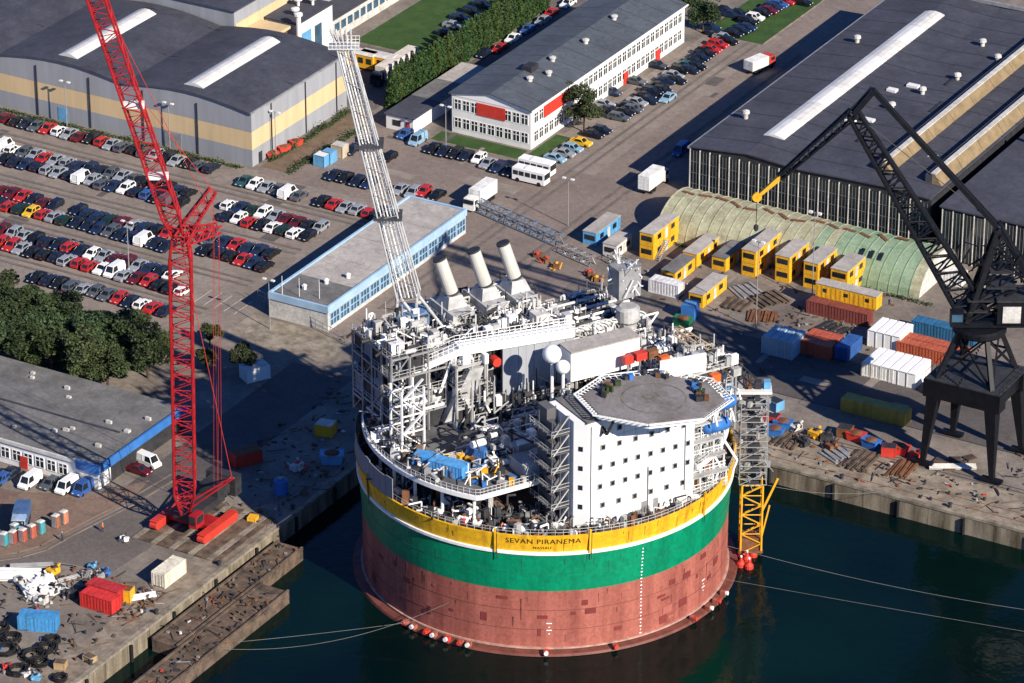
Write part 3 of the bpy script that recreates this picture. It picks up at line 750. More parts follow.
def cars_at(lst, rz, phrase, group):
    lst = sorted(lst, key=lambda c: c[0])
    for i, (px_, py_, c, k) in enumerate(lst):
        q = at(px_, py_, .6)
        put_car(q.x, q.y, rz + R(random.uniform(-4, 4)), c, k, f'{c} {k}, {ORD[i]} from left {phrase}', group)
cars_at([(334, 175, 'navy', 'saloon'), (345, 177, 'black', 'saloon'), (357, 181, 'navy', 'hatchback'), (369, 183, 'dark blue', 'estate'), (352, 150, 'navy', 'hatchback'), (389, 157, 'black', 'hatchback')], 0, 'on open ground above the small car park', 'cars by the hut')
cars_at([(400, 189, 'silver', 'saloon'), (413, 192, 'silver', 'estate'), (424, 191, 'red', 'hatchback'), (437, 195, 'black', 'saloon')], 0, 'behind the low building with blue trim', 'cars behind the canteen')
cars_at([(405, 134, 'blue', 'hatchback'), (418, 140, 'pale blue', 'van'), (433, 148, 'black', 'saloon'), (444, 151, 'navy', 'saloon'), (455, 153, 'black', 'estate'), (466, 155, 'navy', 'saloon'), (479, 158, 'white', 'hatchback'),
         (488, 163, 'silver', 'saloon'), (498, 167, 'dark blue', 'estate'), (511, 171, 'black', 'saloon')], 0, 'in the row before the office front', 'cars before the office')
cars_at([(555, 158, 'pale blue', 'saloon'), (564, 153, 'silver', 'saloon'), (573, 148, 'pale blue', 'hatchback'), (581, 142, 'yellow', 'saloon'), (593, 134, 'black', 'saloon'), (602, 130, 'navy', 'hatchback')], math.pi / 2, 'in the row at the office corner', 'cars beside the office')
cars_at([(604, 104, 'silver', 'saloon'), (619, 117, 'grey', 'estate'), (628, 106, 'navy', 'saloon'), (637, 102, 'silver', 'saloon'), (645, 96, 'black', 'saloon'), (652, 91, 'navy', 'estate'), (659, 86, 'black', 'saloon'), (666, 80, 'dark blue', 'saloon'), (673, 75, 'silver', 'saloon'),
         (680, 70, 'black', 'hatchback'), (687, 65, 'teal', 'saloon'), (694, 61, 'black', 'saloon')], math.pi / 2, 'in the long row on the road by the office', 'cars beside the office')
cars_at([(636, 81, 'grey', 'saloon'), (657, 65, 'navy', 'saloon'), (612, 92, 'dark blue', 'hatchback')], math.pi / 2, 'parked close to the office long side', 'cars beside the office')
cars_at([(711, 49, 'red', 'saloon'), (718, 44, 'red', 'estate'), (710, 27, 'dark blue', 'saloon'), (723, 37, 'silver', 'saloon'), (733, 33, 'black', 'saloon'), (724, 10, 'navy', 'saloon'), (738, 13, 'black', 'saloon'), (755, 17, 'white', 'hatchback'), (748, 21, 'black', 'estate'),
         (768, 10, 'maroon', 'saloon'), (778, 4, 'blue', 'saloon'), (802, 2, 'black', 'saloon')], math.pi / 2, 'beyond the far end of the office', 'cars beyond the office')
cars_at([(700, 57, 'navy', 'saloon'), (705, 53, 'black', 'estate'), (716, 33, 'navy', 'saloon'), (729, 41, 'black', 'hatchback'), (740, 30, 'navy', 'saloon'), (746, 27, 'dark blue', 'saloon'), (731, 14, 'dark blue', 'saloon'), (762, 13, 'black', 'hatchback'), (785, 1, 'red', 'saloon'), (773, 7, 'dark blue', 'estate')], math.pi / 2, 'among the cars near the far trees', 'cars beyond the office')
cars_at([(610, 110, 'navy', 'saloon'), (624, 112, 'black', 'saloon'), (633, 109, 'grey', 'hatchback'), (648, 100, 'navy', 'saloon'), (662, 90, 'black', 'hatchback'), (676, 80, 'black', 'saloon'), (690, 70, 'navy', 'hatchback'), (696, 66, 'black', 'saloon')], math.pi / 2, 'in the outer line on the road by the office', 'cars beside the office')
cars_at([(484, 53, 'navy', 'saloon'), (500, 48, 'red', 'saloon'), (513, 38, 'white', 'saloon'), (528, 29, 'blue', 'saloon'), (543, 20, 'silver', 'saloon'), (551, 13, 'red', 'saloon'), (568, 3, 'white', 'estate')], 0, 'in the lane between hedge and office', 'cars in the lane')
cars_at([(453, 25, 'silver', 'saloon'), (446, 33, 'navy', 'saloon'), (460, 17, 'dark blue', 'saloon'), (472, 11, 'navy', 'estate'), (482, 4, 'dark blue', 'saloon')], math.pi / 2, 'between the lawn and the hedge', 'cars by the lawn')
for px_, py_, c, k, rz, lb in [(30, 482, 'white', 'van', 0, 'white van parked before the windowed workshop front'), (50, 484, 'grey', 'hatchback', 0, 'grey hatchback between two vans before the workshop'),
        (67, 487, 'white', 'van', 0, 'white van parked beside the blue van at the workshop corner'), (84, 489, 'blue', 'van', 0, 'blue van at the workshop corner below the blue fascia'),
        (148, 462, 'white', 'van', 1.4, 'white minibus beside the blue fascia of the workshop'), (139, 470, 'maroon', 'saloon', 1.5, 'dark red saloon in front of the white minibus'),
        (9, 474, 'navy', 'saloon', 0, 'navy saloon at the left edge before the workshop'), (1, 480, 'blue', 'hatchback', 0, 'blue hatchback cut by the left frame edge'),
        (668, 98, 'pale blue', 'saloon', .0, 'pale car driving in the shade of the assembly hall'), (681, 151, 'blue', 'van', 0, 'pale blue van against the assembly hall corner')]:
    q = at(px_, py_, .5)
    put_car(q.x, q.y, rz, c, k, lb, None)
# ---- lorries: cab, box, chassis, wheels
def lorry(px_, py_, rz, L, H, colour, label, cab_colour=None, name='parked_lorry'):
    q = at(px_, py_, 1.5); t = []
    bx = MB(); W = 2.5
    bx.box(-W / 2, W / 2, -L / 2 + 2.4, L / 2, 1.0, H)
    for y in [(-L / 2 + 2.4) + i * 1.2 for i in range(int((L - 2.4) / 1.2))]: 
        for s in (-1, 1): bx.box(s * (W / 2 + .02) - .03, s * (W / 2 + .02) + .03, y, y + .12, 1.05, H - .05)
    cb = MB(); cb.hexa([(-1.2, -L / 2, .5), (1.2, -L / 2, .5), (1.2, -L / 2 + 2.1, .5), (-1.2, -L / 2 + 2.1, .5), (-1.15, -L / 2 + .3, 2.7), (1.15, -L / 2 + .3, 2.7), (1.15, -L / 2 + 2.1, 2.8), (-1.15, -L / 2 + 2.1, 2.8)])
    gl = MB(); gl.bar((0, -L / 2 + .06, 1.75), (0, -L / 2 + .25, 2.5), 2.1, .12); gl.box(-1.24, 1.24, -L / 2 + .5, -L / 2 + 1.5, 1.7, 2.4)
    ch = MB().box(-.9, .9, -L / 2 + .4, L / 2 - .1, .6, .95)
    wh = []
    for y in (-L / 2 + 1.2, L / 2 - 1.3, L / 2 - 2.5):
        for s in (-1, 1): wh.append(('wheel', MB().tube((s * .9, y, .5), (s * 1.22, y, .5), .5, 12).mesh('lorry_wheel', M['rubber'])))
    o = inst(name, [('cargo_box', bx.mesh('lorry_box', M['paint'])), ('cab', cb.mesh('lorry_cab', M['paint']), [('windscreen', gl.mesh('lorry_glass', M['glass']))]), ('chassis', ch.mesh('lorry_chassis', M['steel_dark']))] + wh,
             (q.x, q.y, .014), rz, label, 'lorry', None, colour)
    if cab_colour:
        for c in o.children:
            if c.name.startswith('cab'): c.color = (*cab_colour, 1)
WH, NV = (.75, .75, .72), (.02, .03, .06)
lorry(654, 180, math.pi, 8.5, 3.9, WH, 'white box lorry standing alone on the road near the hall', (.6, .6, .58))
lorry(480, 197, 0, 9.0, 3.8, WH, 'white lorry parked behind the low building with blue trim')
lorry(394, 68, 0, 15.5, 3.7, (.62, .57, .5), 'long articulated lorry with cream trailer beside the hedge', NV)
lorry(21, 517, .5, 7.0, 2.9, (.06, .12, .25), 'blue lorry parked behind the row of portable toilets', (.3, .4, .55))
lorry(760, 63, 2.9, 7.5, 3.0, WH, 'white flatbed lorry driving out of the hall shadow', (.45, .05, .04))
def bus(px_, py_, label, rz=math.pi / 2):
    q = at(px_, py_, 1.3)
    b = MB().box(-1.2, 1.2, -3.6, 3.6, .4, 2.9); b.box(-.8, .8, -2, 1, 2.9, 3.15)
    parts = [('body', b.mesh('bus_body', M['white_clean']))]
    for y in (-2.7, -1.3, .1, 1.5, 2.8):
        for s in (-1, 1): parts.append(('window', MB().box(s * 1.21 - .03, s * 1.21 + .03, y - .55, y + .55, 1.5, 2.4).mesh('bus_window', M['glass'])))
    parts.append(('windscreen', MB().box(-1.1, 1.1, -3.66, -3.58, 1.4, 2.6).mesh('bus_windscreen', M['glass'])))
    for y in (-2.4, 2.4):
        for s in (-1, 1): parts.append(('wheel', MB().tube((s * .95, y, .45), (s * 1.22, y, .45), .45, 12).mesh('bus_wheel', M['rubber'])))
    inst('minibus', parts, (q.x, q.y, .014), rz, label, 'bus', 'white buses at the office corner')
bus(531, 176, 'white minibus standing in front of another minibus at the office corner')
bus(537, 167, 'white minibus tucked behind the other one at the office corner')
# yellow old trams or wagons near the annexe
for i, (px_, py_) in enumerate(((360, 60), (379, 63))):
    q = at(px_, py_, 1.5); b = MB().box(-1.4, 1.4, -4, 4, .5, 3.4)
    parts = [('body', b.mesh('wagon_body', M['yellow'])), ('roof', MB().hexa([(-1.5, -4.1, 3.4), (1.5, -4.1, 3.4), (1.5, 4.1, 3.4), (-1.5, 4.1, 3.4), (-1, -3.9, 3.8), (1, -3.9, 3.8), (1, 3.9, 3.8), (-1, 3.9, 3.8)]).mesh('wagon_roof', M['offwhite']))]
    for y in (-3, -1, 1, 3):
        for s in (-1, 1): parts.append(('window', MB().box(s * 1.42 - .04, s * 1.42 + .04, y - .6, y + .6, 1.6, 2.8).mesh('wagon_window', M['glass'])))
    inst('site_wagon', parts, (q.x, q.y, .012), math.pi / 2, f'yellow wagon with cream roof, {"nearer the annexe" if i == 0 else "nearer the long trailer"}', 'wagon', 'yellow wagons by the lawn')

# ================================================================== CONTAINERS, CABINS
def container_parts(L, H=2.6, W=2.44, ribs=True):
    b = MB().box(-L / 2, L / 2, -W / 2, W / 2, .12, H - .04)
    n = int(L / .6)
    for i in range(n):
        x = -L / 2 + (i + .5) * L / n
        for s in (-1, 1): b.box(x - .15, x + .15, s * (W / 2) - .05, s * (W / 2) + .05, .3, H - .2)
    for i in range(int(W / .5)):
        y = -W / 2 + .25 + i * .5
        b.box(-L / 2 - .05, -L / 2 + .02, y - .12, y + .12, .3, H - .2)
    for s in (-1, 1):
        b.box(-L / 2 - .03, L / 2 + .03, s * W / 2 - .07, s * W / 2 + .07, H - .16, H)
        b.box(-L / 2 - .03, L / 2 + .03, s * W / 2 - .07, s * W / 2 + .07, 0, .2)
        for e in (-1, 1): b.box(e * L / 2 - .08, e * L / 2 + .08, s * W / 2 - .08, s * W / 2 + .08, 0, H)
    for i in range(int(L / 1.0)):
        x = -L / 2 + .5 + i; b.box(x - .2, x + .2, -W / 2 + .1, W / 2 - .1, H - .05, H - .005)
    out = [('body', b.mesh('container_body', M['paint']))]
    for s in (-1, 1):
        d = MB().box(L / 2 + .0, L / 2 + .07, s * W / 4 - W / 4 + .06, s * W / 4 + W / 4 - .06, .2, H - .18)
        for y in (-.25, .25): d.tube((L / 2 + .1, s * W / 4 + y, .2), (L / 2 + .1, s * W / 4 + y, H - .2), .035, 6)
        out.append(('door', d.mesh('container_door', M['paint'])))
    return out
CT = {20: container_parts(6.06), 40: container_parts(12.2), 30: container_parts(9.1)}
def cont(px_, py_, ztop, size, axis, colour, label, z0=None, group='shipping containers', name='shipping_container'):
    """px,py: photo position of the top front-left corner"""
    c = at(px_, py_, ztop); L = {20: 6.06, 40: 12.2, 30: 9.1}[size]
    if axis == 'x': loc = (c.x + L / 2, c.y + 1.22, ztop - 2.6); rz = 0
    else: loc = (c.x + 1.22, c.y + L / 2, ztop - 2.6); rz = -math.pi / 2
    return inst(name, CT[size], loc, rz, label, 'container', group, colour)
CR, CM, CB, CW = (.42, .10, .05), (.2, .055, .045), (.03, .10, .30), (.7, .69, .62)
cont(151.7, 571, 2.62, 20, 'y', (.66, .62, .5), 'cream container standing alone on the quay beside the red crawler crane')
cont(80, 592, 2.62, 20, 'x', (.55, .035, .03), 'bright red container with dented top in the scrap yard')
cont(86, 583, 2.62, 20, 'x', (.4, .03, .03), 'dull red container half hidden behind the bright red one')
cont(807, 300, 2.62, 40, 'x', CM, 'rust red container under the single long yellow cabin')
cont(862, 362, 2.75, 20, 'x', CW, 'white container at the near left of the white block', None)
cont(912, 320, 2.62, 40, 'x', (.03, .13, .25), 'blue container behind the red roofed pair beside the black crane')
cont(903, 337, 2.62, 40, 'x', CR, 'orange red container in front of the blue one beside the black crane')
cont(897, 341, 2.62, 40, 'x', CR, 'orange red container nearest the white block by the black crane')
cont(800, 340, 2.62, 20, 'x', CR, 'red container between the pale shelter and the blue container')
cont(807, 333, 2.62, 20, 'x', (.4, .09, .05), 'red container behind its twin by the pale shelter')
cont(835, 346, 2.62, 20, 'y', CB, 'dark blue container beside the white block')
cont(841.5, 397.5, 2.62, 40, 'x', (.42, .30, .06), 'long mustard container with grey top on the quay road')
cont(925, 381, 2.62, 20, 'x', (.5, .33, .06), 'mustard container tucked behind the black crane legs')
cont(649, 279, 2.62, 20, 'x', (.66, .66, .66), 'white container with a red stripe among the yellow cabins')
cont(932, 268, 2.62, 20, 'x', (.7, .7, .68), 'white container behind the black crane tower')
cont(985, 285, 2.62, 20, 'x', (.72, .72, .7), 'white ribbed container below the black crane machinery house')
q = at(20, 612, 2.6)
t = inst('shipping_container', CT[20], (q.x + 2.8, q.y + 1.0, 0.01), R(22), 'blue open container with a hole in its side in the scrap yard', 'container', 'shipping containers', (.06, .25, .5))
# white block: ribbed storage tents
def tent(px_, py_, W, D, H, m, label):
    c = at(px_, py_, H); n = max(3, int(W / 1.5))
    t = thing('storage_shelter', (c.x + W / 2, c.y + D / 2, 0), label, 'shelter', 'storage shelters')
    build(MB().box(c.x + .05, c.x + W - .05, c.y + .05, c.y + D - .05, .02, H - .12), 'wall', m, t)
    for i in range(n):
        a = c.x + W * i / n; b = c.x + W * (i + 1) / n
        build(MB().hexa([(a + .04, c.y - .1, H - .11), (b - .04, c.y - .1, H - .11), (b - .04, c.y + D + .1, H - .11), (a + .04, c.y + D + .1, H - .11), (a + .25, c.y, H + .1), (b - .25, c.y, H + .1), (b - .25, c.y + D, H + .1), (a + .25, c.y + D, H + .1)]), 'roof_panel', m, t)
        build(MB().box(a - .06, a + .06, c.y - .06, c.y + .04, .02, H - .13), 'post', M['offwhite'], t)
    return t
tent(862.5, 361, 10.4, 6.4, 3.0, M['white_clean'], 'large white ribbed shelter nearest the quay road')
tent(868, 329, 6.4, 5.6, 3.4, M['white_clean'], 'smaller white ribbed shelter behind the large white one')
tent(762, 335.6, 6.1, 5.4, 3.5, mat('pale_blue_tarp', (.3, .42, .5), .6), 'pale blue grey shelter at the left end of the container row')
# site cabins
def cabin(px_, py_, levels, L, colour, label, axis='y', roof='roof_pale', W=2.9, H=2.65, base=0.0, group='site cabins'):
    zt = base + levels * H; c = at(px_, py_, zt)
    t = thing('site_cabin', (c.x + (W if axis == 'y' else L) / 2, c.y + (L if axis == 'y' else W) / 2, base), label, 'cabin', group)
    dx, dy = (W, L) if axis == 'y' else (L, W)
    for k in range(levels):
        z0 = base + k * H + (.03 if k == 0 else .06)
        b = MB().box(c.x, c.x + dx, c.y, c.y + dy, z0, base + (k + 1) * H - .03)
        n = int(L / .9)
        for i in range(n):
            u = (i + .5) * L / n
            if axis == 'y':
                for xx in (c.x, c.x + dx): b.box(xx - .04, xx + .04, c.y + u - .18, c.y + u + .18, z0 + .15, z0 + H - .35)
            else:
                for yy in (c.y, c.y + dy): b.box(c.x + u - .18, c.x + u + .18, yy - .04, yy + .04, z0 + .15, z0 + H - .35)
        build(b, 'body', M['paint'], t, color=colour)
        if axis == 'y':
            build(MB().box(c.x + .35, c.x + dx - .35, c.y - .05, c.y - .01, z0 + 1.0, z0 + 2.0), 'window', M['glass'], t)
            for u in (.22, .75): build(MB().box(c.x + dx + .01, c.x + dx + .06, c.y + L * u - .7, c.y + L * u + .7, z0 + 1.0, z0 + 2.0), 'window', M['glass'], t)
            build(MB().box(c.x + dx + .01, c.x + dx + .07, c.y + L * .5 - .5, c.y + L * .5 + .5, z0 + .05, z0 + 2.15), 'door', M['offwhite'], t)
        else:
            for u in (.15, .5, .85): build(MB().box(c.x + L * u - .4, c.x + L * u + .4, c.y - .06, c.y - .01, z0 + 1.2, z0 + 1.9), 'window', M['glass'], t)
    build(MB().box(c.x - .08, c.x + dx + .08, c.y - .08, c.y + dy + .08, zt - .03, zt + .1), 'roof', M[roof], t)
    return t
YL = (.72, .38, .02)
cabin(640, 231.7, 2, 10.2, YL, 'two storey yellow cabin with outside stair, leftmost of the yellow ones')
cabin(683, 251.5, 1, 10.0, YL, 'single yellow cabin with plain pale roof behind the white container')
cabin(661, 270, 1, 8.0, YL, 'low yellow cabin directly behind the white container with red stripe', roof='roof_grey')
cabin(712, 256, 1, 10.0, YL, 'yellow fronted cabin with shaded dark roof, between two pale roofed ones', roof='roof_grey')  # grey roof colour paints in the shade lying on this roof
cabin(742, 249, 2, 10.5, YL, 'two storey yellow cabin beside the dark roofed single one')
cabin(775.7, 254.5, 2, 8.0, YL, 'two storey yellow cabin, middle of the right-hand yellow group')
cabin(804, 261, 2, 8.0, YL, 'two storey yellow cabin with louvred side next to the lamp mast')
cabin(831, 268, 2, 7.6, YL, 'two storey yellow cabin with plain side at the end near the green shed', W=3.4)
cabin(816, 283, 1, 12.2, YL, 'long yellow cabin lying across on top of the rust red container', axis='x', base=2.63, W=2.5)
cabin(689, 292, 1, 9.5, YL, 'low yellow cabin with pale roof nearest the blue tank')
cabin(583, 230.6, 1, 9.5, (.10, .33, .6), 'light blue cabin at the left of the cabin field')
cabin(603, 243, 1, 6.0, (.6, .58, .56), 'small white cabin with red door beside the light blue cabin')
c = at(640, 231.7, 5.3)
t = thing('access_stair', (c.x + 4, c.y + 2, 0), 'grey steel stair up to the leftmost two storey yellow cabin', 'stair')
for s in (0, .9): build(MB().bar((c.x + 3.1 + s, c.y + .2, 0), (c.x + 3.1 + s, c.y + 4.2, 2.7), .1, .25), 'stringer', M['steel_grey'], t)
for k in range(11): build(MB().box(c.x + 3.15, c.x + 3.95, c.y + .3 + k * .36, c.y + .58 + k * .36, .2 + k * .24, .25 + k * .24), 'step', M['steel_grey'], t)
# ================================================================== TREES
def tint(v=.3):
    k = random.uniform(1 - v, 1 + v); k *= .9; return (k * random.uniform(.85, 1.2), k, k * random.uniform(.85, 1.25))
def leaf_cloud(n, shape, size, seed):
    rnd = random.Random(seed); v = []; f = []
    for i in range(n):
        x, y, z = shape(rnd)
        a = Vector((rnd.gauss(0, 1), rnd.gauss(0, 1), rnd.gauss(0, .7))).normalized()
        b = a.orthogonal().normalized(); b = (b * math.cos(i) + a.cross(b) * math.sin(i))
        s = size * rnd.uniform(.6, 1.3); c = Vector((x, y, z)); k = len(v)
        v += [tuple(c + a * s), tuple(c + b * s * .6), tuple(c - a * s), tuple(c - b * s * .6)]
        f.append((k, k + 1, k + 2, k + 3))
    return v, f
def broad_crown(seed, r, h):
    rnd0 = random.Random(seed)
    lobes = [(rnd0.gauss(0, .42) * r, rnd0.gauss(0, .42) * r, h * rnd0.uniform(.42, .92), r * rnd0.uniform(.26, .48)) for _ in range(20)]
    def shape(rnd):
        x, y, z, q = rnd.choice(lobes)
        d = Vector((rnd.gauss(0, 1), rnd.gauss(0, 1), rnd.gauss(0, 1))).normalized() * (q * rnd.uniform(.55, 1.05))
        return x + d.x, y + d.y, max(1.0, z + d.z * .8)
    return leaf_cloud(5200, shape, .3, seed), lobes
def tree_parts(seed, r, h, m):
    (v, f), lobes = broad_crown(seed, r, h)
    cm = MB(); cm.add(v, f)
    tr = MB(); tr.tube((0, 0, -.1), (0, 0, h * .5), .28, 8, .16)
    limbs = []
    for x, y, z, q in lobes[:7]: tr.tube((0, 0, h * .35), (x, y, z), .12, 5, .05)
    return [('trunk', tr.mesh('tree_trunk', M['bark'])), ('crown', cm.mesh('tree_crown', m))]
BT = [tree_parts(s, 3.6 + .5 * (s % 3), 8.0 + (s % 4), M['leaf_pine']) for s in range(11, 16)]
spots = []
for i, (px_, py_) in enumerate([(6, 322), (32, 325), (58, 332), (86, 340), (112, 346), (140, 354), (158, 362), (12, 346), (40, 352), (68, 358), (97, 366), (124, 374), (148, 378), (-8, 338), (22, 368), (52, 376), (82, 383), (108, 388), (-10, 362), (20, 334), (46, 340), (74, 348), (102, 356), (132, 364), (28, 358), (56, 365), (88, 374)]):
    spots.append((px_, py_))
spots.sort(key=lambda s: s[0] + s[1] * .01)
for i, (px_, py_) in enumerate(spots):
    q = at(px_, py_)
    inst('broadleaf_tree', BT[i % 5], (q.x, q.y, 0), random.uniform(0, 6.28), f'dark green bushy tree, {ORD[i]} from the left in the grove below the car park', 'tree', 'trees below the car park', color=tint(), scale=(1, 1, random.uniform(.72, .95)))
for px_, py_, sc_, lb in [(584, 132, .85, 'round dark tree at the right-hand front corner of the office'), (703, 33, .8, 'dark tree beyond the far corner of the office'), (692, 18, .7, 'dark tree behind the office roof at the top'),
                          (210, 345, .55, 'thin green tree behind the red crane boom'), (206, 372, .6, 'green tree between red crane boom and quay shade'), (243, 372, .7, 'shaded tree in the hull shadow left of the fence'), (720, 2, .6, 'tree at the top edge between parked cars')]:
    q = at(px_, py_)
    inst('broadleaf_tree', BT[random.randrange(5)], (q.x, q.y, 0), random.uniform(0, 6), lb, 'tree', None, color=tint(), scale=(sc_, sc_, sc_))
def conifer(seed):
    rnd0 = random.Random(seed); h = 8.6
    def shape(rnd):
        z = h * (1 - rnd.random() ** .62) ; z = max(.3, z)
        t = z / h; rr = 1.75 * (1 - t) ** .38 * (.88 + .14 * math.sin(z * 3.1 + seed)) * rnd.uniform(.6, 1.05)
        a = rnd.uniform(0, 6.283); return rr * math.cos(a), rr * math.sin(a), z
    v, f = leaf_cloud(2600, shape, .27, seed)
    return [('trunk', MB().tube((0, 0, -.1), (0, 0, h * .9), .2, 6, .05).mesh('conifer_trunk', M['bark'])), ('crown', MB().add(v, f).mesh('conifer_crown', M['leaf_hedge']))]
CF = [conifer(s) for s in (1, 2, 3, 4)]
k = 0
for i in range(30):
    y = 141.5 + i * 2.15
    inst('hedge_tree', CF[i % 4], (-116.3 + random.uniform(-.3, .3), y, 0), random.uniform(0, 6), f'tall dark conifer in the hedge row, {ORD[i]} counting away from the white hut', 'tree', 'conifers of the hedge row', color=tint(.12), scale=(1, 1, random.uniform(.88, 1.02)))
# low scrub along warehouse and edges
def scrub(name, pts, label, n, w=.8, h=.7):
    rnd0 = random.Random(n)
    def shape(rnd):
        i = rnd.randrange(len(pts) - 1); t = rnd.random(); a, b = Vector(pts[i]), Vector(pts[i + 1]); c = a.lerp(b, t)
        return c.x + rnd.gauss(0, w), c.y + rnd.gauss(0, w), .05 + abs(rnd.gauss(0, h)) * (.5 + .5 * math.sin(c.x * .9 + c.y * .7))
    v, f = leaf_cloud(n, shape, .22, n)
    o = build(MB().add(v, f), name, M['leaf_pine']); o['kind'] = 'stuff'; tag(o, label, 'scrub')
scrub('scrub', [(-186, 100.4, 0), (-126, 100.4, 0)], 'low dry scrub along the foot of the warehouse wall', 2500, .4, .35)
scrub('scrub', [(-122.5, 106, 0), (-122.3, 135, 0)], 'dark bushes along the side wall of the warehouse', 2200, .35, .7)
scrub('scrub', [(-116.5, 103, 0), (-115.5, 130, 0)], 'bushes along the earth path beside the warehouse', 1600, .5, .6)
scrub('scrub', [(-120, 3, 0), (-72, 1.5, 0)], 'brown undergrowth between grove and workshop', 2500, 1.0, .5)
scrub('scrub', [(-37, 111.6, 0), (18, 112, 0)], 'weeds along the foot of the half-round tin shed', 1500, .4, .3)

# ================================================================== YARD FURNITURE
lampm = MB().tube((0, 0, 0), (0, 0, 11), .12, 8, .07).bar((-.9, 0, 11), (.9, 0, 11), .1).mesh('lamp_pole', M['steel_grey'])
headm = [MB().box(s * .9 - .35, s * .9 + .35, -.25, .25, 10.9, 11.15).mesh('lamp_head', M['white']) for s in (-1, 1)]
for i, (px_, py_, lb) in enumerate([(67, 127, 'grey twin lamp post before the warehouse, nearer the left frame edge'), (170, 149, 'grey twin lamp post before the warehouse, behind the red crane jib'), (129, 270, 'grey twin lamp post standing among the parked cars'),
        (270, 329, 'grey lamp post by the fence at the hull shadow'), (568, 226, 'thin lamp post beside the light blue cabin'), (276, 158, 'lamp post near the warehouse corner'), (756, 330, 'thin dark lamp mast between the cabins and the pale shelter'), (812, 300, 'tall lamp mast before the two storey yellow cabins'), (446, 152, 'lamp post on the verge of the office')]):
    q = at(px_, py_)
    inst('lamp_post', [('pole', lampm), ('lamp_head', headm[0]), ('lamp_head', headm[1])], (q.x, q.y, 0), 0, lb, 'lamp post', 'lamp posts', scale=((1, 1, 1.6) if 'mast' in lb else (1, 1, .9)))
# portable toilets
pb = MB().box(-.55, .55, -.55, .55, .08, 2.2); 
pr = MB().hexa([(-.6, -.6, 2.2), (.6, -.6, 2.2), (.6, .6, 2.2), (-.6, .6, 2.2), (-.3, -.4, 2.42), (.3, -.4, 2.42), (.3, .4, 2.42), (-.3, .4, 2.42)])
pd = MB().box(-.4, .4, -.6, -.55, .15, 2.05)
PT = [('body', pb.mesh('toilet_body', M['paint'])), ('roof', pr.mesh('toilet_roof', M['offwhite'])), ('door', pd.mesh('toilet_door', M['steel_grey']))]
for i, (px_, py_, c, cn) in enumerate([(4, 545, (.05, .3, .35), 'teal'), (13, 543, (.3, .07, .05), 'brick red'), (15, 536, (.06, .2, .3), 'blue'), (23, 541, (.35, .09, .06), 'brick red'), (22, 533, (.05, .3, .35), 'teal'), (32, 537, (.4, .1, .06), 'brick red'), (41, 533, (.06, .3, .34), 'teal'), (56, 527, (.3, .12, .07), 'brown'), (64, 523, (.5, .2, .12), 'orange brown')]):
    q = at(px_, py_)
    inst('portable_toilet', PT, (q.x, q.y, 0.01), R(random.uniform(-15, 15)), f'{cn} portable toilet, {ORD[i]} from the left before the blue lorry', 'toilet', 'portable toilets', c)
# people
def person_mat(name, shirt, trousers):
    m = bpy.data.materials.new(name); m.use_nodes = True; N = m.node_tree.nodes; L = m.node_tree.links
    tc = N.new('ShaderNodeTexCoord'); sp = N.new('ShaderNodeSeparateXYZ'); L.new(tc.outputs['Object'], sp.inputs[0])
    mr = N.new('ShaderNodeMapRange'); mr.inputs[2].default_value = 2.0; L.new(sp.outputs['Z'], mr.inputs[0])
    rp = N.new('ShaderNodeValToRGB'); rp.color_ramp.interpolation = 'CONSTANT'
    e = rp.color_ramp.elements; e[0].position = 0; e[0].color = (.01, .01, .01, 1); e[1].position = .05; e[1].color = (*trousers, 1)
    for pos, c in ((.47, shirt), (.75, (.4, .24, .17)), (.84, (.7, .7, .66))): q = e.new(pos); q.color = (*c, 1)
    L.new(mr.outputs[0], rp.inputs[0]); L.new(rp.outputs[0], N['Principled BSDF'].inputs['Base Color']); return m
def person(px_, py_, m, label, z=0.0, pos=None):
    q = pos or at(px_, py_, z)
    P = [(0, 0, .95, .15), (0, 0, 1.2, .16), (0, 0, 1.42, .17), (0, 0, 1.53, .06), (0, -.01, 1.62, .1), (0, 0, 1.76, .09),
         (.1, 0, .9, .11), (.11, -.08, .5, .075), (.11, 0, .1, .055), (.11, -.14, .04, .05), (-.1, 0, .9, .11), (-.11, .1, .5, .075), (-.11, .16, .1, .055), (-.11, .03, .04, .05),
         (.2, 0, 1.42, .08), (.27, .04, 1.15, .055), (.27, -.1, .92, .04), (.27, -.13, .82, .04), (-.2, 0, 1.42, .08), (-.27, -.03, 1.15, .055), (-.26, -.16, .94, .04), (-.26, -.2, .85, .04)]
    E_ = [(0, 1), (1, 2), (2, 3), (3, 4), (4, 5), (0, 6), (6, 7), (7, 8), (8, 9), (0, 10), (10, 11), (11, 12), (12, 13), (2, 14), (14, 15), (15, 16), (16, 17), (2, 18), (18, 19), (19, 20), (20, 21)]
    me = bpy.data.meshes.new('person'); me.from_pydata([p[:3] for p in P], E_, []); me.materials.append(m)
    o = link('person', me)
    sk = o.modifiers.new('skin', 'SKIN')
    if not me.skin_vertices: 
        pass
    for i, p in enumerate(P):
        if me.skin_vertices: me.skin_vertices[0].data[i].radius = (p[3], p[3])
    if me.skin_vertices: me.skin_vertices[0].data[0].use_root = True
    o.modifiers.new('smooth', 'SUBSURF').levels = 1
    o.location = (q.x, q.y, z + .015); o.rotation_euler = (0, 0, random.uniform(0, 6))
    tag(o, label, 'person'); return o
P_BLUE = person_mat('blue_workwear', (.03, .06, .16), (.02, .03, .06)); P_ORANGE = person_mat('orange_workwear', (.6, .13, .02), (.03, .05, .12)); P_RED = person_mat('red_workwear', (.5, .03, .03), (.4, .03, .03))
person(62.5, 541, P_BLUE, 'person in dark blue workwear walking past the portable toilets')
person(103, 532, P_ORANGE, 'person in orange workwear standing on the dark crane yard')
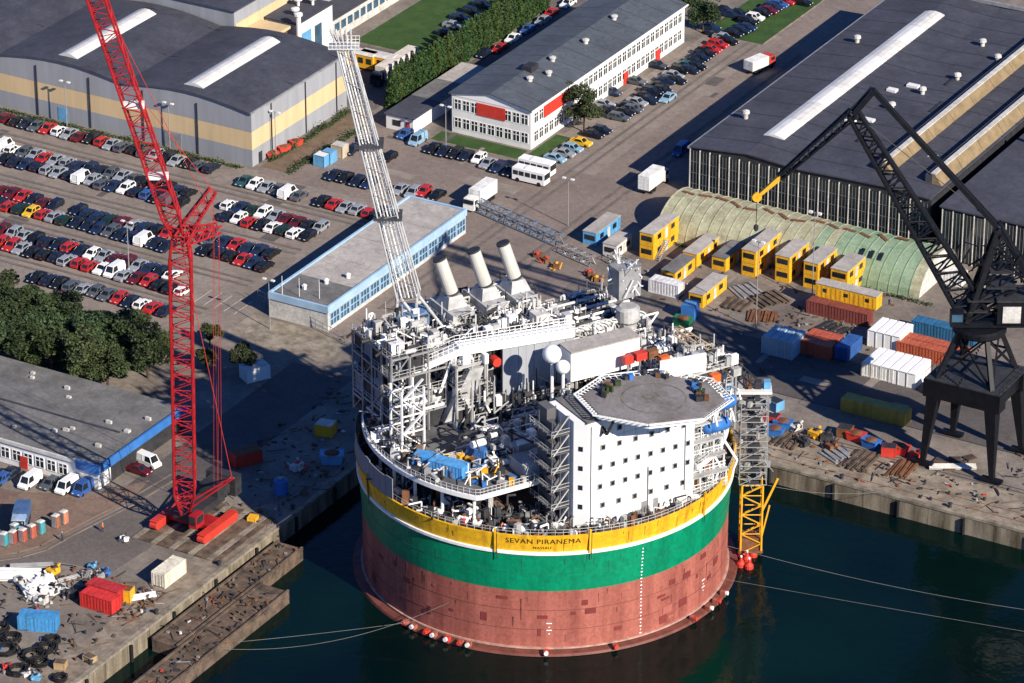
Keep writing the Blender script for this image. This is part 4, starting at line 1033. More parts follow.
# clutter prototypes
def coil(r, n, tube):
    b = MB()
    for j in range(n):
        rr = r * random.uniform(.7, 1.05); cx, cy = random.gauss(0, .12) * r, random.gauss(0, .12) * r; z = .1 + j * tube * .8
        pts = [(cx + rr * math.cos(2 * math.pi * i / 16), cy + rr * math.sin(2 * math.pi * i / 16), z + .1 * math.sin(3 * i)) for i in range(17)]
        b.path(pts, tube, 5)
    return b
def pipe_stack(n, L, r, m, name):
    out = []
    rows_ = 0; x = 0; k = 0; per = max(3, n // 2)
    for i in range(n):
        lv = i // per; col_ = i % per
        xx = (col_ + .5 * (lv % 2)) * r * 2.05; zz = r + lv * r * 1.78
        out.append(('pipe', MB().tube((xx, -L / 2, zz), (xx, L / 2, zz), r, 8).mesh(name, m)))
    return out
pal_b = MB()
for y in (-.5, 0, .5): pal_b.box(-.6, .6, y - .06, y + .06, 0, .1)
for k in range(6): pal_b.box(-.58 + k * .21, -.44 + k * .21, -.56, .56, .1, .14)
PALLET = pal_b.mesh('pallet', M['timber'])
def crate(sx, sy, sz, m, lid=None):
    b = MB().box(-sx / 2, sx / 2, -sy / 2, sy / 2, .05, sz)
    for s in (-1, 1):
        for e in (-1, 1): b.box(s * sx / 2 - .06, s * sx / 2 + .06, e * sy / 2 - .06, e * sy / 2 + .06, 0, sz + .04)
        b.box(-sx / 2, sx / 2, s * sy / 2 - .05, s * sy / 2 + .05, sz - .1, sz + .03)
        b.box(s * sx / 2 - .05, s * sx / 2 + .05, -sy / 2, sy / 2, sz - .1, sz + .03)
    pts = [('body', b.mesh('crate_body', m))]
    if lid: pts.append(('lid', MB().box(-sx / 2 + .06, sx / 2 - .06, -sy / 2 + .06, sy / 2 - .06, sz + .005, sz + .06).mesh('crate_lid', lid)))
    return pts
def skip(sx, sy, sz, m):
    b = MB()
    b.hexa([(-sx * .4, -sy / 2, .05), (sx * .4, -sy / 2, .05), (sx * .4, sy / 2, .05), (-sx * .4, sy / 2, .05), (-sx / 2, -sy / 2, sz), (sx / 2, -sy / 2, sz), (sx / 2, sy / 2, sz), (-sx / 2, sy / 2, sz)])
    for s in (-1, 1): b.box(-sx / 2 - .05, sx / 2 + .05, s * sy / 2 - .06, s * sy / 2 + .06, sz - .12, sz + .03)
    for s in (-1, 1): b.box(s * sx / 2 - .06, s * sx / 2 + .06, -sy / 2, sy / 2, sz - .12, sz + .035)
    return [('tub', b.mesh('skip_tub', m)), ('load', MB().dome((0, 0, sz - .1), sx * .36, 10, 5, .3).mesh('skip_load', M['rust']))]
def drop(name, parts, px_, py_, rz, label, cat, group=None, color=None, z=0.012):
    q = at(px_, py_, z); return inst(name, parts, (q.x, q.y, z), rz, label, cat, group, color)
# --- scrap yard, bottom left
drop('pipe_stack', pipe_stack(9, 9, .28, M['white'], 'white_pipe'), 14, 576, R(-62), 'stack of long white pipes at the left edge of the scrap yard', 'pipes')
drop('pipe_stack', pipe_stack(6, 7, .2, M['steel_grey'], 'grey_pipe'), 32, 566, R(-55), 'few grey pipes lying above the white machinery', 'pipes')
drop('pipe_stack', pipe_stack(4, 5, .2, M['white'], 'white_pipe'), 140, 597, R(-40), 'short white beams beside the yellow box', 'pipes')
drop('pipe_stack', pipe_stack(5, 6, .15, M['steel_grey'], 'thin_pipe'), 74, 577, R(-30), 'thin grey tubes lying behind the red containers', 'pipes')
drop('steel_crate', crate(1.9, 1.9, 2.2, M['yellow'], M['rust']), 127, 600, .2, 'yellow steel box between red container and white beams', 'crate')
drop('steel_crate', crate(1.4, 1.4, .9, M['yellow']), 253, 521, .2, 'yellow crate at the end of the timber mats on the quay edge', 'crate')
drop('wooden_crate', crate(1.7, 1.5, 1.2, mat('pale_wood', (.4, .27, .14), .9), M['timber']), 61, 668, .3, 'pale wooden crate near the bottom edge of the scrap yard', 'crate')
drop('wooden_crate', crate(1.8, 1.3, 1.0, mat('pale_wood_b', (.42, .3, .16), .9), M['timber']), 90, 661, -.2, 'pale wooden crate beside the quay edge at the bottom', 'crate')
for i, (px_, py_, r) in enumerate([(6, 652, 1.9), (12, 640, 1.5), (34, 657, 2.0), (46, 650, 1.6), (40, 664, 1.4), (18, 672, 1.7), (53, 642, 1.2), (60, 680, 1.1), (0, 630, 1.3)]):
    drop('cable_coil', [('cable', coil(r, 13, .07).mesh('coil', M['rubber']))], px_, py_, random.uniform(0, 6), f'heap of black cable, {ORD[i]} of the heaps below the blue open container', 'cable', 'black cable heaps')
# white anchors and machinery
def machine(seed, m, m2, s=1.0):
    rnd = random.Random(seed); b = MB(); c = MB()
    b.obox((0, 0, .6 * s), (2.0 * s, 1.3 * s, .9 * s), rnd.uniform(0, 3))
    b.tube((-1.2 * s, .2, .5 * s), (1.0 * s, -.3 * s, 1.2 * s), .3 * s, 8)
    b.bar((0, -1.0 * s, .2), (.6 * s, 1.1 * s, 1.5 * s), .28 * s)
    for i in range(4):
        p = Vector((rnd.uniform(-1.3, 1.3) * s, rnd.uniform(-1.3, 1.3) * s, .1)); c.bar(p, p + Vector((rnd.uniform(-1, 1) * s, rnd.uniform(-1, 1) * s, rnd.uniform(.2, 1.3) * s)), .18 * s)
    c.lathe((.3 * s, .2 * s, .9 * s), [(.5 * s, 0), (.5 * s, .4 * s), (.2 * s, .6 * s)], 10)
    return [('body', b.mesh('machine_body', m)), ('arm', c.mesh('machine_arm', m2))]
for i, (px_, py_, m, cn) in enumerate([(27, 592, 'white', 'white'), (36, 586, 'white', 'white'), (47, 583, 'white', 'white'), (33, 598, 'white', 'white'), (48, 594, 'white', 'white'), (62, 592, 'offwhite', 'grey white'), (70, 597, 'steel_dark', 'dark'), (20, 584, 'offwhite', 'grey white'), (41, 603, 'offwhite', 'grey white'), (53, 574, 'yellow', 'yellow')]):
    drop('deck_machine', machine(i, M[m], M['white'] if m == 'white' else M['steel_dark'], 1.05), px_, py_, i * .7, f'{cn} winch frame, {ORD[i]} in the machinery cluster above the blue container', 'machine', 'scrapped deck machinery')
for i, (px_, py_, m, cn) in enumerate([(92, 568, 'blue_pale', 'pale blue'), (100, 578, 'steel_grey', 'grey'), (107, 574, 'blue', 'blue'), (86, 577, 'steel_grey', 'grey'), (124, 541, 'white', 'white'), (7, 668, 'red', 'red'), (26, 676, 'offwhite', 'pale'), (36, 680, 'blue_pale', 'pale blue')]):
    drop('pump_unit', machine(30 + i, M[m], M['steel_dark'], .7), px_, py_, i * 1.1, f'{cn} pump unit, {ORD[i]} of the small loose units on the west yard', 'machine', 'small loose units')
# loose debris spread over the scrap yard and the pontoons
def debris(name, polys, n, label, zfun=lambda x, y: 0.01, seed=3, big=1.0):
    rnd = random.Random(seed); b = MB()
    ms = [M['rust'], M['steel_dark'], M['timber'], M['offwhite'], M['steel_grey'], M['red'], M['blue']]
    for i in range(n):
        x0, x1, y0, y1 = rnd.choice(polys); x, y = rnd.uniform(x0, x1), rnd.uniform(y0, y1); z = zfun(x, y)
        mi = rnd.choices(range(7), (4, 7, 8, .6, 2, .25, .15))[0]; k = rnd.random()
        if k < .5: b.obox((x, y, z + .12), (rnd.uniform(.2, .9) * big, rnd.uniform(.1, .5) * big, rnd.uniform(.08, .35) * big), rnd.uniform(0, 3.1), mi)
        elif k < .85:
            a = rnd.uniform(0, 6.3); l = rnd.uniform(.8, 3.2) * big; b.bar((x, y, z + .1), (x + l * math.cos(a), y + l * math.sin(a), z + .1 + rnd.uniform(0, .3)), .1, .1, mi)
        else: b.lathe((x, y, z), [(.25, 0), (.25, .5)], 8, mi)
    o = build(b, name, ms); o['kind'] = 'stuff'; return tag(o, label, 'debris')
debris('debris', [(-76, -43, -80, -51), (-62, -43, -56, -46)], 480, 'scattered scrap and rubble on the ground of the west yard', seed=4)
debris('debris', [(-38.5, -34.6, -56, -21), (-33.2, -29, -70, -34)], 170, 'scattered scrap lying on the old timber pontoons', lambda x, y: -1.33, seed=5)
debris('debris', [(-25, 20, 43.5, 53), (20, 60, 44, 53), (55, 90, 43.5, 68)], 360, 'scattered gear and scrap along the north quay', seed=6)
debris('debris', [(-40, 12, 72, 111), (-5, 20, 88, 100), (-70, -45, 44, 70)], 300, 'loose timber and parts on the ground among the cabins', seed=8)
debris('debris', [(-60, -41.5, -20, 38)], 200, 'loose gear on the shaded quay behind the hull', seed=9, big=1.2)
# stacks of timber and plate laid in order along the north quay
for i, (px_, py_, n_, L_, rz_, m_, cn) in enumerate([(735, 398, 9, 7, -30, 'timber', 'brown'), (752, 405, 7, 6, -25, 'steel_dark', 'dark'), (862, 462, 8, 8, 0, 'timber', 'brown'), (905, 470, 6, 7, 5, 'rust', 'rusty'), (838, 455, 7, 5, 60, 'steel_grey', 'grey'), (790, 441, 8, 6, 0, 'timber', 'brown'),
        (770, 300, 10, 6, 60, 'timber', 'brown'), (748, 292, 8, 6, 55, 'steel_grey', 'grey'), (738, 306, 8, 5, 0, 'timber', 'brown'), (764, 317, 9, 5, 20, 'rust', 'rusty'), (832, 331, 9, 6, -15, 'steel_dark', 'dark')]):
    q = at(px_, py_); pts_ = []
    for k in range(n_):
        w_ = L_ / n_ * .8; xx = (k - n_ / 2) * .62; zz = .02 + .22 * (k % 2)
        pts_.append(('beam', MB().obox((xx, random.uniform(-.3, .3), zz + .13), (.5, L_ * random.uniform(.8, 1), .22), R(random.uniform(-4, 4))).mesh('beam', M[m_])))
    inst('beam_stack', pts_, (q.x, q.y, .012), R(rz_), f'{cn} beams laid side by side, {ORD[i]} of the beam stacks on the north side', 'beams', 'beam stacks')
# timber crane mats
for i in range(14):
    q = at(143 + i * 5.5, 521 + i * 1.9)
    tag(build(MB().box(-59 + i * 1.22, -57.95 + i * 1.22, -33.5, -16.5, .012, .24 + .01 * (i % 3)), 'timber_mat', M['timber'] if i % 3 else M['concrete']), f'long timber crane mat, {ORD[i]} from the left under the crawler crane', 'mat', 'crane mats')
# --- north quay goods
for i, (px_, py_, kind, m, cn) in enumerate([(775, 409, 'crate', 'blue_pale', 'pale blue'), (772, 424, 'crate', 'red', 'red'), (783, 428, 'skip', 'blue', 'blue'), (775, 435, 'skip', 'blue', 'blue'), (815, 437, 'machine', 'yellow', 'yellow'), (826, 440, 'machine', 'steel_dark', 'dark'),
        (845, 436, 'crate', 'rust', 'dark red'), (856, 440, 'skip', 'red', 'faded red'), (871, 447, 'skip', 'blue', 'blue'), (889, 455, 'crate', 'red', 'bright red'), (900, 453, 'skip', 'red', 'red'), (918, 458, 'machine', 'red', 'red'), (803, 445, 'machine', 'steel_dark', 'black'), (832, 449, 'machine', 'rust', 'rusty'), (795, 430, 'machine', 'offwhite', 'pale')]):
    pt = crate(2.4, 2.0, 1.8, M[m], M['steel_dark']) if kind == 'crate' else skip(3.2, 1.9, 1.5, M[m]) if kind == 'skip' else machine(50 + i, M[m], M['steel_dark'], 1.1)
    drop({'crate': 'steel_crate', 'skip': 'waste_skip', 'machine': 'deck_machine'}[kind], pt, px_, py_, R(random.uniform(-20, 20)), f'{cn} {"steel crate" if kind == "crate" else "open skip" if kind == "skip" else "machine"}, {ORD[i]} of the goods on the north quay', kind, 'goods on the north quay')
for i in range(7):
    q = at(940 + i * 5, 462 + (i % 3) * 4 - i * .5)
    inst('wooden_pallet', [('deck', PALLET)], (q.x, q.y, .02), R(10 * i), f'pale wooden pallet, {ORD[i]} from the left under the black crane', 'pallet', 'pallets under the black crane', scale=(1.6, 1.6, 2.5))
drop('pipe_stack', pipe_stack(10, 8, .16, M['offwhite'], 'pale_pipe'), 952, 466, R(-60), 'bundle of pale pipes between the black crane legs', 'pipes')
# --- among the cabins
drop('water_tank', [('tank', MB().box(-1.3, 1.3, -1.3, 1.3, .1, 3.0).mesh('tank_body', M['blue'])), ('lid', MB().box(-1.1, 1.1, -1.1, 1.1, 3.0, 3.2).mesh('tank_lid', M['blue_pale']))], 690, 318, .1, 'blue square tank before the lowest yellow cabin', 'tank')
drop('waste_skip', skip(3.4, 2.0, 1.5, mat('green_paint', (.03, .2, .08), .5)), 683, 325, .1, 'green skip beside the blue square tank', 'skip')
for i, (px_, py_) in enumerate([(545, 262), (556, 268), (590, 276), (598, 281), (538, 257)]):
    drop('pump_unit', machine(70 + i, M['rust'], M['yellow'] if i % 2 else M['red'], .8), px_, py_, i, f'orange and yellow pump unit, {ORD[i]} from the left behind the ship', 'machine', 'units behind the ship')
drop('storage_box', crate(2.4, 2.2, 2.4, M['blue_pale'], M['white']), 322, 165, 0, 'light blue storage box beside the warehouse path', 'box')
drop('storage_box', crate(2.2, 2.4, 2.4, M['blue_pale'], M['blue_pale']), 329, 162, 0, 'light blue storage box next to the tan one by the path', 'box')
drop('storage_box', crate(2.6, 2.2, 2.6, mat('tan_paint', (.5, .42, .3), .7), M['offwhite']), 340, 156, 0, 'tan storage box behind the light blue pair by the path', 'box')
for i in range(3):
    drop('waste_skip', skip(2.6, 1.4, 1.1, M['red']), 272 + i * 12, 157 - i * 6, R(62), f'red skip, {ORD[i]} from the warehouse corner', 'skip', 'red skips by the warehouse')
# lattice boom sections lying behind the ship, and yellow rig in the hull shade
def lattice(mb_ch, mb_br, p, q, w0, w1, n, rc, rb, up=Vector((0, 0, 1)), d0=None, d1=None):
    """four chords and zigzag bracing between two points; returns chord list"""
    p = Vector(p); q = Vector(q); d = (q - p).normalized(); s = d.cross(up).normalized(); u = s.cross(d).normalized()
    d0 = w0 if d0 is None else d0; d1 = w1 if d1 is None else d1
    def cor(t, i):
        w = (w0 + (w1 - w0) * t) / 2; h = (d0 + (d1 - d0) * t) / 2; a, b = ((-1, -1), (1, -1), (1, 1), (-1, 1))[i]
        return p.lerp(q, t) + s * (a * w) + u * (b * h)
    for i in range(4): mb_ch[i].tube(cor(0, i), cor(1, i), rc, 6)
    for k in range(n):
        for i in range(4):
            j = (i + 1) % 4; a, b = (i, j) if k % 2 else (j, i)
            mb_br.tube(cor(k / n, a), cor((k + 1) / n, b), rb, 4, cap=False)
            if k % 2 == 0: mb_br.tube(cor(k / n, i), cor(k / n, j), rb, 4, cap=False)
    return cor
def lattice_parts(root, p, q, w0, w1, n, rc, rb, m, part='boom', d0=None, d1=None, up=Vector((0, 0, 1))):
    ch = [MB() for _ in range(4)]; br = MB()
    cor = lattice(ch, br, p, q, w0, w1, n, rc, rb, up, d0, d1)
    b = build(br, part, m, root, kind='stuff')
    for c in ch: build(c, 'chord', m, b)
    return cor
a = at(470, 207); b = at(560, 246)
t = thing('boom_section', tuple(a.lerp(b, .5)), 'blue grey lattice boom section lying on the ground behind the ship', 'boom')
lattice_parts(t, a + Vector((0, 0, 1.2)), b + Vector((0, 0, 1.2)), 2, 2, 14, .14, .07, mat('blue_grey_steel', (.13, .19, .27), .5), 'bracing')
for px_, py_, lb in ((565, 254, 'short blue grey lattice section near the silos'), (610, 262, 'blue grey lattice section beside the small white cabin')):
    a = at(px_, py_); t = thing('boom_section', tuple(a), lb, 'boom')
    lattice_parts(t, a + Vector((0, 0, 1)), a + Vector((7, -2, 1)), 1.6, 1.6, 6, .12, .06, M['steel_grey'], 'bracing')
# items standing in the shade of the hull
drop('steel_crate', crate(3.0, 2.6, 2.2, M['yellow'], M['offwhite']), 326, 434, .2, 'yellow box beside the hull on the shaded quay', 'crate')
drop('waste_skip', skip(4.0, 2.6, 1.8, M['blue_pale']), 332, 462, .5, 'light blue skip close to the hull on the shaded quay', 'skip')
drop('water_tank', [('tank', MB().lathe((0, 0, 0), [(1.2, 0), (1.2, 2.4), (.9, 2.7), (.2, 2.8)], 16).mesh('round_tank', M['blue'])), ('lid', MB().lathe((0, 0, 2.8), [(.5, 0), (.5, .2)], 10).mesh('round_tank_lid', M['steel_grey']))], 281, 493, 0, 'round blue tank on the shaded quay edge', 'tank')
drop('steel_crate', crate(5, 2.4, 2.4, M['red'], M['rust']), 246, 463, R(60), 'faded red box behind the red crawler crane in the shade', 'crate')
drop('deck_machine', machine(91, M['offwhite'], M['red'], 1.1), 297, 470, 1, 'pale machine with red arm on the shaded quay', 'machine')
drop('steel_crate', crate(4.5, 3, 2.6, M['white'], M['offwhite']), 255, 378, R(60), 'white box unit in the shade left of the fence', 'crate')
# fence along the canteen end
f0, f1 = at(258, 300), at(345, 345)
t = thing('mesh_fence', tuple(f0.lerp(f1, .5)), 'grey post and rail fence on the paved patch before the canteen', 'fence')
n = 12
for k in range(n + 1):
    c = f0.lerp(f1, k / n); build(MB().tube((c.x, c.y, 0), (c.x, c.y, 2.2), .06, 6), 'post', M['steel_grey'], t)
for z in (.4, 1.2, 2.1): build(MB().bar(f0 + Vector((0, 0, z)), f1 + Vector((0, 0, z)), .07), 'rail', M['steel_grey'], t)
for i, px_ in enumerate((283, 300, 320)):
    c = at(px_, 318 + i * 2); tag(build(MB().tube((c.x, c.y, 0), (c.x, c.y, 8.5), .09, 8, .05), 'flagpole', M['white']), f'slim white flagpole, {ORD[i]} from the left before the canteen', 'flagpole', 'flagpoles by the canteen')
# ================================================================== CRANES
def on_plane(px_, py_, p0, n):
    """survey: point seen at a photo coordinate in the upright plane through p0 with horizontal normal n"""
    d = _fw + _rt * ((px_ - 512) / FPX) - _up * ((py_ - 341.5) / FPX)
    n = Vector(n); return CAM + d * ((Vector(p0) - CAM).dot(n) / d.dot(n))
# ---- red crawler crane
t = thing('crawler_crane', (-52.5, -25, .25), 'tall red lattice crawler crane on timber mats at the west quay', 'crane')
RC = M['red_crane']
for x in (-57.2, -47.8):
    b = MB(); pts = []
    L2, H2 = 5.2, 1.5
    prof = [(-L2, .55), (-L2 + .5, .05), (L2 - .5, .05), (L2, .55), (L2, 1.0), (L2 - .5, H2), (-L2 + .5, H2), (-L2, 1.0)]
    vs = [(x - .65, -25 + y, .26 + z) for y, z in prof] + [(x + .65, -25 + y, .26 + z) for y, z in prof]; n = len(prof)
    b.add(vs, [tuple(range(n - 1, -1, -1)), tuple(range(n, 2 * n))] + [(i, (i + 1) % n, (i + 1) % n + n, i + n) for i in range(n)])
    tr = build(b, 'track', M['red'], t)
    for k in range(15):
        y = -25 - L2 + .5 + k * (2 * L2 - 1) / 14
        build(MB().box(x - .75, x + .75, y - .26, y + .26, .26 + H2 + .01, .26 + H2 + .12), 'track_plate', M['red'], tr)
build(MB().box(-56.5, -48.5, -26.6, -23.4, 1.0, 1.9), 'car_body', RC, t)
build(MB().lathe((-52.5, -25, 1.9), [(1.7, 0), (1.7, .4)], 20), 'slew_ring', M['steel_dark'], t)
hs = MB().box(-54.4, -50.6, -28, -18.5, 2.3, 3.6); build(hs, 'house', M['steel_dark'], t)
build(MB().box(-54.3, -50.7, -20.5, -15.5, 3.0, 5.6), 'winch_house', M['steel_dark'], t)
for k in range(5): build(MB().box(-55.4 , -49.6, -16.9, -15.0, 2.4 + k * .72, 2.4 + k * .72 + .66), 'counterweight', M['steel_dark'], t)
cb = build(MB().box(-50.4, -48.9, -29.5, -27.2, 2.4, 4.7), 'cab', RC, t); build(MB().box(-48.95, -48.85, -29.3, -27.4, 3.2, 4.5), 'cab_window', M['glass'], cb); build(MB().box(-50.2, -49.1, -29.6, -29.48, 3.1, 4.5), 'cab_window', M['glass'], cb)
P0 = Vector((-52.5, -27.4, 3.2)); FN = _fg
T1 = on_plane(180, 238, P0 - _fg * 14, FN); PT = T1
A1 = P0.lerp(T1, .09); A2 = P0.lerp(T1, .93)
UPV = -_fg
lattice_parts(t, P0, A1, 1.2, 3.3, 3, .2, .09, RC, 'boom_foot', d0=.5, d1=2.6, up=UPV)
lattice_parts(t, A1, A2, 3.3, 3.3, 30, .2, .085, RC, 'boom', d0=2.6, d1=2.6, up=UPV)
lattice_parts(t, A2, T1, 3.3, 2.4, 3, .22, .11, RC, 'boom_head', d0=2.6, d1=1.6, up=UPV)
J0 = on_plane(178, 236, PT, FN); J1 = on_plane(76, -62, PT - _fg * 10, FN)
K1 = J0.lerp(J1, .08)
lattice_parts(t, J0, K1, 1.6, 2.7, 3, .2, .09, RC, 'jib_foot', d0=.8, d1=2.2, up=UPV)
lattice_parts(t, K1, J1, 2.7, 2.6, 34, .18, .08, RC, 'jib', d0=2.2, d1=2.0, up=UPV)
for kk, (px_, py_) in enumerate(((213, 190), (219, 228))):
    S1 = on_plane(px_, py_, PT + _fg * (5 if kk else 2), FN)
    lattice_parts(t, T1, S1, 2.2, 1.2, 8, .17, .09, RC, 'strut', up=UPV)
    build(MB().tube(S1, on_plane(214 + kk * 4, 498, P0 + _fg * 6, FN), .03, 5).tube(S1 + _fg * .8, on_plane(218 + kk * 4, 500, P0 + _fg * 7, FN), .03, 5), 'pendant', M['red'], t)
    build(MB().tube(S1, J0.lerp(J1, .55 + .35 * kk), .05, 5), 'pendant', M['red'], t)
for w in (-.9, .9):
    build(MB().tube(P0 + _rt * w + Vector((0, 0, 1)) + _fg * .5, on_plane(232, 478, P0, FN) + _rt * w * .3, .16, 6), 'back_hitch', RC, t)
    build(MB().tube(on_plane(232, 478, P0, FN) + _rt * w * .3, Vector((-52.5 + w, -16, 4)), .14, 6), 'back_hitch', RC, t)
build(MB().tube(on_plane(232, 478, P0, FN), T1, .06, 5), 'pendant', M['red'], t)
for px_, py_ in ((150, 175), (128, 102)):
    c = J0.lerp(J1, (238 - py_) / 300); build(MB().obox(tuple(c), (3.4, 1.2, .9), HEAD), 'walkway', M['white'], t)

# ---- black portal crane
t = thing('portal_crane', (49, 60.5, 0), 'black level luffing portal crane with yellow jib tip on the north quay', 'crane')
BK = M['black_paint']
cx, cy = 49.2, 60.6
for fx, fy in ((42.8, 54.4), (55.6, 54.4), (42.8, 66.8), (55.6, 66.8)):
    tx, ty = cx + (fx - cx) * .8, cy + (fy - cy) * .8
    b = MB(); z1 = 15.5; a, c2 = .4, 1.15
    b.hexa([(fx - a, fy - a, .9), (fx + a, fy - a, .9), (fx + a, fy + a, .9), (fx - a, fy + a, .9), (tx - c2, ty - c2, z1), (tx + c2, ty - c2, z1), (tx + c2, ty + c2, z1), (tx - c2, ty + c2, z1)])
    lg = build(b, 'leg', BK, t)
    build(MB().box(fx - 1.9, fx + 1.9, fy - .5, fy + .5, .45, 1.0), 'bogie', BK, lg)
    for dx in (-1.3, -.4, .4, 1.3): build(MB().tube((fx + dx, fy - .25, .36), (fx + dx, fy + .25, .36), .34, 10), 'wheel', M['steel_dark'], lg)
for s in (-1, 1):
    build(MB().box(cx - 7, cx + 7, cy + s * 4.9 - 1.3, cy + s * 4.9 + 1.3, 13.2, 16.4), 'portal_beam', BK, t)
    build(MB().box(cx + s * 5 - 1.2, cx + s * 5 + 1.2, cy - 3.58, cy + 3.58, 13.4, 16.2), 'portal_beam', BK, t)
build(MB().box(cx - 6.8, cx + 6.8, cy - 6.1, cy + 6.1, 16.42, 16.6), 'portal_platform', M['steel_dark'], t)
for sx in (-6.8, 6.8):
    rail = MB()
    for k in range(9): rail.tube((cx + sx, cy - 6 + k * 1.5, 16.6), (cx + sx, cy - 6 + k * 1.5, 17.7), .04, 4)
    rail.bar((cx + sx, cy - 6, 17.7), (cx + sx, cy + 6, 17.7), .06)
    build(rail, 'railing', BK, t)
tw = [(-1, -1), (1, -1), (1, 1), (-1, 1)]
br = MB(); ZR = 24.5
for i, (a, b_) in enumerate(tw):
    lo = Vector((cx + a * 5, cy + b_ * 5, 16.5)); hi = Vector((cx + a * 2.6, cy + b_ * 2.6, ZR))
    build(MB().bar(lo, hi, .75), 'tower_leg', BK, t)
    j = (i + 1) % 4; lo2 = Vector((cx + tw[j][0] * 5, cy + tw[j][1] * 5, 16.5)); hi2 = Vector((cx + tw[j][0] * 2.6, cy + tw[j][1] * 2.6, ZR))
    br.bar(lo, hi2, .3); br.bar(lo2, hi, .3); br.bar(lo.lerp(hi, .5), lo2.lerp(hi2, .5), .3)
build(br, 'tower_bracing', BK, t, kind='stuff')
build(MB().lathe((cx, cy, ZR), [(4.4, 0), (4.6, .3), (4.6, 1.0), (4.2, 1.3)], 28), 'slew_ring', BK, t)
DV = -_rt; SD = _fg     # the jib points to the left of the view, seen side on
def cp(a, z, s=0.0): v = Vector((cx, cy, 0)) + DV * a + SD * s; return Vector((v.x, v.y, z))
hm = MB(); 
for s in (-1.9, 1.9): hm.bar(cp(-11, 26.6, s), cp(4.5, 26.6, s), .9, .9)
build(hm, 'slew_frame', BK, t)
hb = build(MB().hexa([tuple(cp(a, z, s)) for z in (27.1, 31.2) for a, s in ((-11.5, -3.0), (-2.5, -3.0), (-2.5, 3.0), (-11.5, 3.0))]), 'machinery_house', BK, t)
build(MB().hexa([tuple(cp(a, z, s)) for z in (31.22, 31.5) for a, s in ((-11.7, -3.2), (-2.3, -3.2), (-2.3, 3.2), (-11.7, 3.2))]), 'house_roof', M['steel_dark'], hb)
cabn = build(MB().hexa([tuple(cp(a, z, s)) for z in (27.2, 29.8) for a, s in ((3.2, -4.3), (5.4, -4.3), (5.4, -2.4), (3.2, -2.4))]), 'cab', BK, t)
build(MB().hexa([tuple(cp(a, z, s)) for z in (28.2, 29.5) for a, s in ((3.4, -4.36), (5.2, -4.36), (5.2, -4.3), (3.4, -4.3))]), 'cab_window', M['glass_blue'], cabn)
# A-frame
af = [cp(-2.4, 44, s) for s in (-1.2, 1.2)]
ab = MB()
for s, apex in zip((-2.2, 2.2), af):
    build(MB().bar(cp(2.5, 27, s), apex, .9), 'a_frame_leg', BK, t); build(MB().bar(cp(-9.5, 31.5, s), apex, .8), 'a_frame_leg', BK, t)
    for k in (.2, .4, .6, .8): ab.bar(cp(2.5, 27, s).lerp(apex, k), cp(-9.5, 31.5, s).lerp(apex, k), .22)
    for k in (.2, .4, .6): ab.bar(cp(2.5, 27, s).lerp(apex, k), cp(-9.5, 31.5, s).lerp(apex, k + .2), .2)
ab.bar(*af, .4); build(ab, 'a_frame_bracing', BK, t, kind='stuff')
NP = _fg
P0 = Vector((cx, cy, 0)); PJ = cp(1.0, 27.6); J1 = on_plane(853, 113, P0, NP); H1 = on_plane(873, 90, P0, NP); T1 = on_plane(757, 197, P0, NP); BS = cp(-2.4, 43.4)
ch = lattice_parts(t, PJ, J1, 4.6, 1.8, 24, .34, .17, BK, 'main_jib', d0=3.2, d1=1.4, up=_fg)
for s in (-1.0, 1.0): build(MB().bar(BS + SD * s, H1 + SD * s * .5, .5, .75), 'tie_beam', BK, t)
tb = MB()
for k in range(12): tb.bar(BS.lerp(H1, k / 12) + SD * (1 - k / 24) * (1 if k % 2 else -1), BS.lerp(H1, (k + 1) / 12) + SD * (1 - (k + 1) / 24) * (-1 if k % 2 else 1), .16)
build(tb, 'tie_bracing', BK, t, kind='stuff')
# fly jib: tail, pivot, tip
FT = J1.lerp(T1, .76)
for s in (-.75, .75): build(MB().bar(H1 + SD * s, J1 + SD * s, .6, .8), 'fly_jib_tail', BK, t)
lattice_parts(t, J1, FT, 1.5, .9, 9, .2, .09, BK, 'fly_jib', d0=1.3, d1=.8, up=_fg)
yt = build(MB().hexa([tuple(FT + SD * s * .5 + Vector((0, 0, z))) for s, z in ((-1, -.55), (1, -.55), (1, .55), (-1, .55))] + [tuple(T1 + SD * s * .3 + Vector((0, 0, z))) for s, z in ((-1, -.35), (1, -.35), (1, .35), (-1, .35))]), 'jib_tip', M['yellow'], t)
build(MB().tube(T1 - SD * .25, T1 + SD * .25, .8, 16), 'sheave', M['yellow'], yt)
for a_, b_ in ((H1, FT), (H1 + Vector((0, 0, .5)), T1), (af[0], J1), (af[1], H1)):
    build(MB().tube(a_, b_, .07, 5), 'cable', BK, t)
for k, (a_, z_, w_) in enumerate(((-3, 33.4, 5), (-3, 36.2, 4), (0, 31, 5), (1.5, 29, 5))):
    build(MB().hexa([tuple(cp(a_ + da, z_ + dz, s)) for dz in (0, .15) for da, s in ((-w_ / 2, -2.6), (w_ / 2, -2.6), (w_ / 2, 2.6), (-w_ / 2, 2.6))]), 'platform', M['steel_dark'], t)
tg = MB(); rn_ = random.Random(8)
for k in range(46):
    p_ = cp(rn_.uniform(-9, 4), rn_.uniform(27, 40), rn_.uniform(-2.4, 2.4)); tg.bar(p_, p_ + DV * rn_.uniform(-3, 3) + SD * rn_.uniform(-1.5, 1.5) + Vector((0, 0, rn_.uniform(-3, 3))), rn_.uniform(.12, .3))
for a0_, z0_, a1_, z1_ in ((-9, 31.5, -2.4, 40), (2, 28, -3, 38), (2.5, 27, -6, 33), (-2.4, 43, -11, 32), (1, 27.6, -8, 31.6)):
    for s in (-2, 2): tg.bar(cp(a0_, z0_, s), cp(a1_, z1_, s * .7), .35)
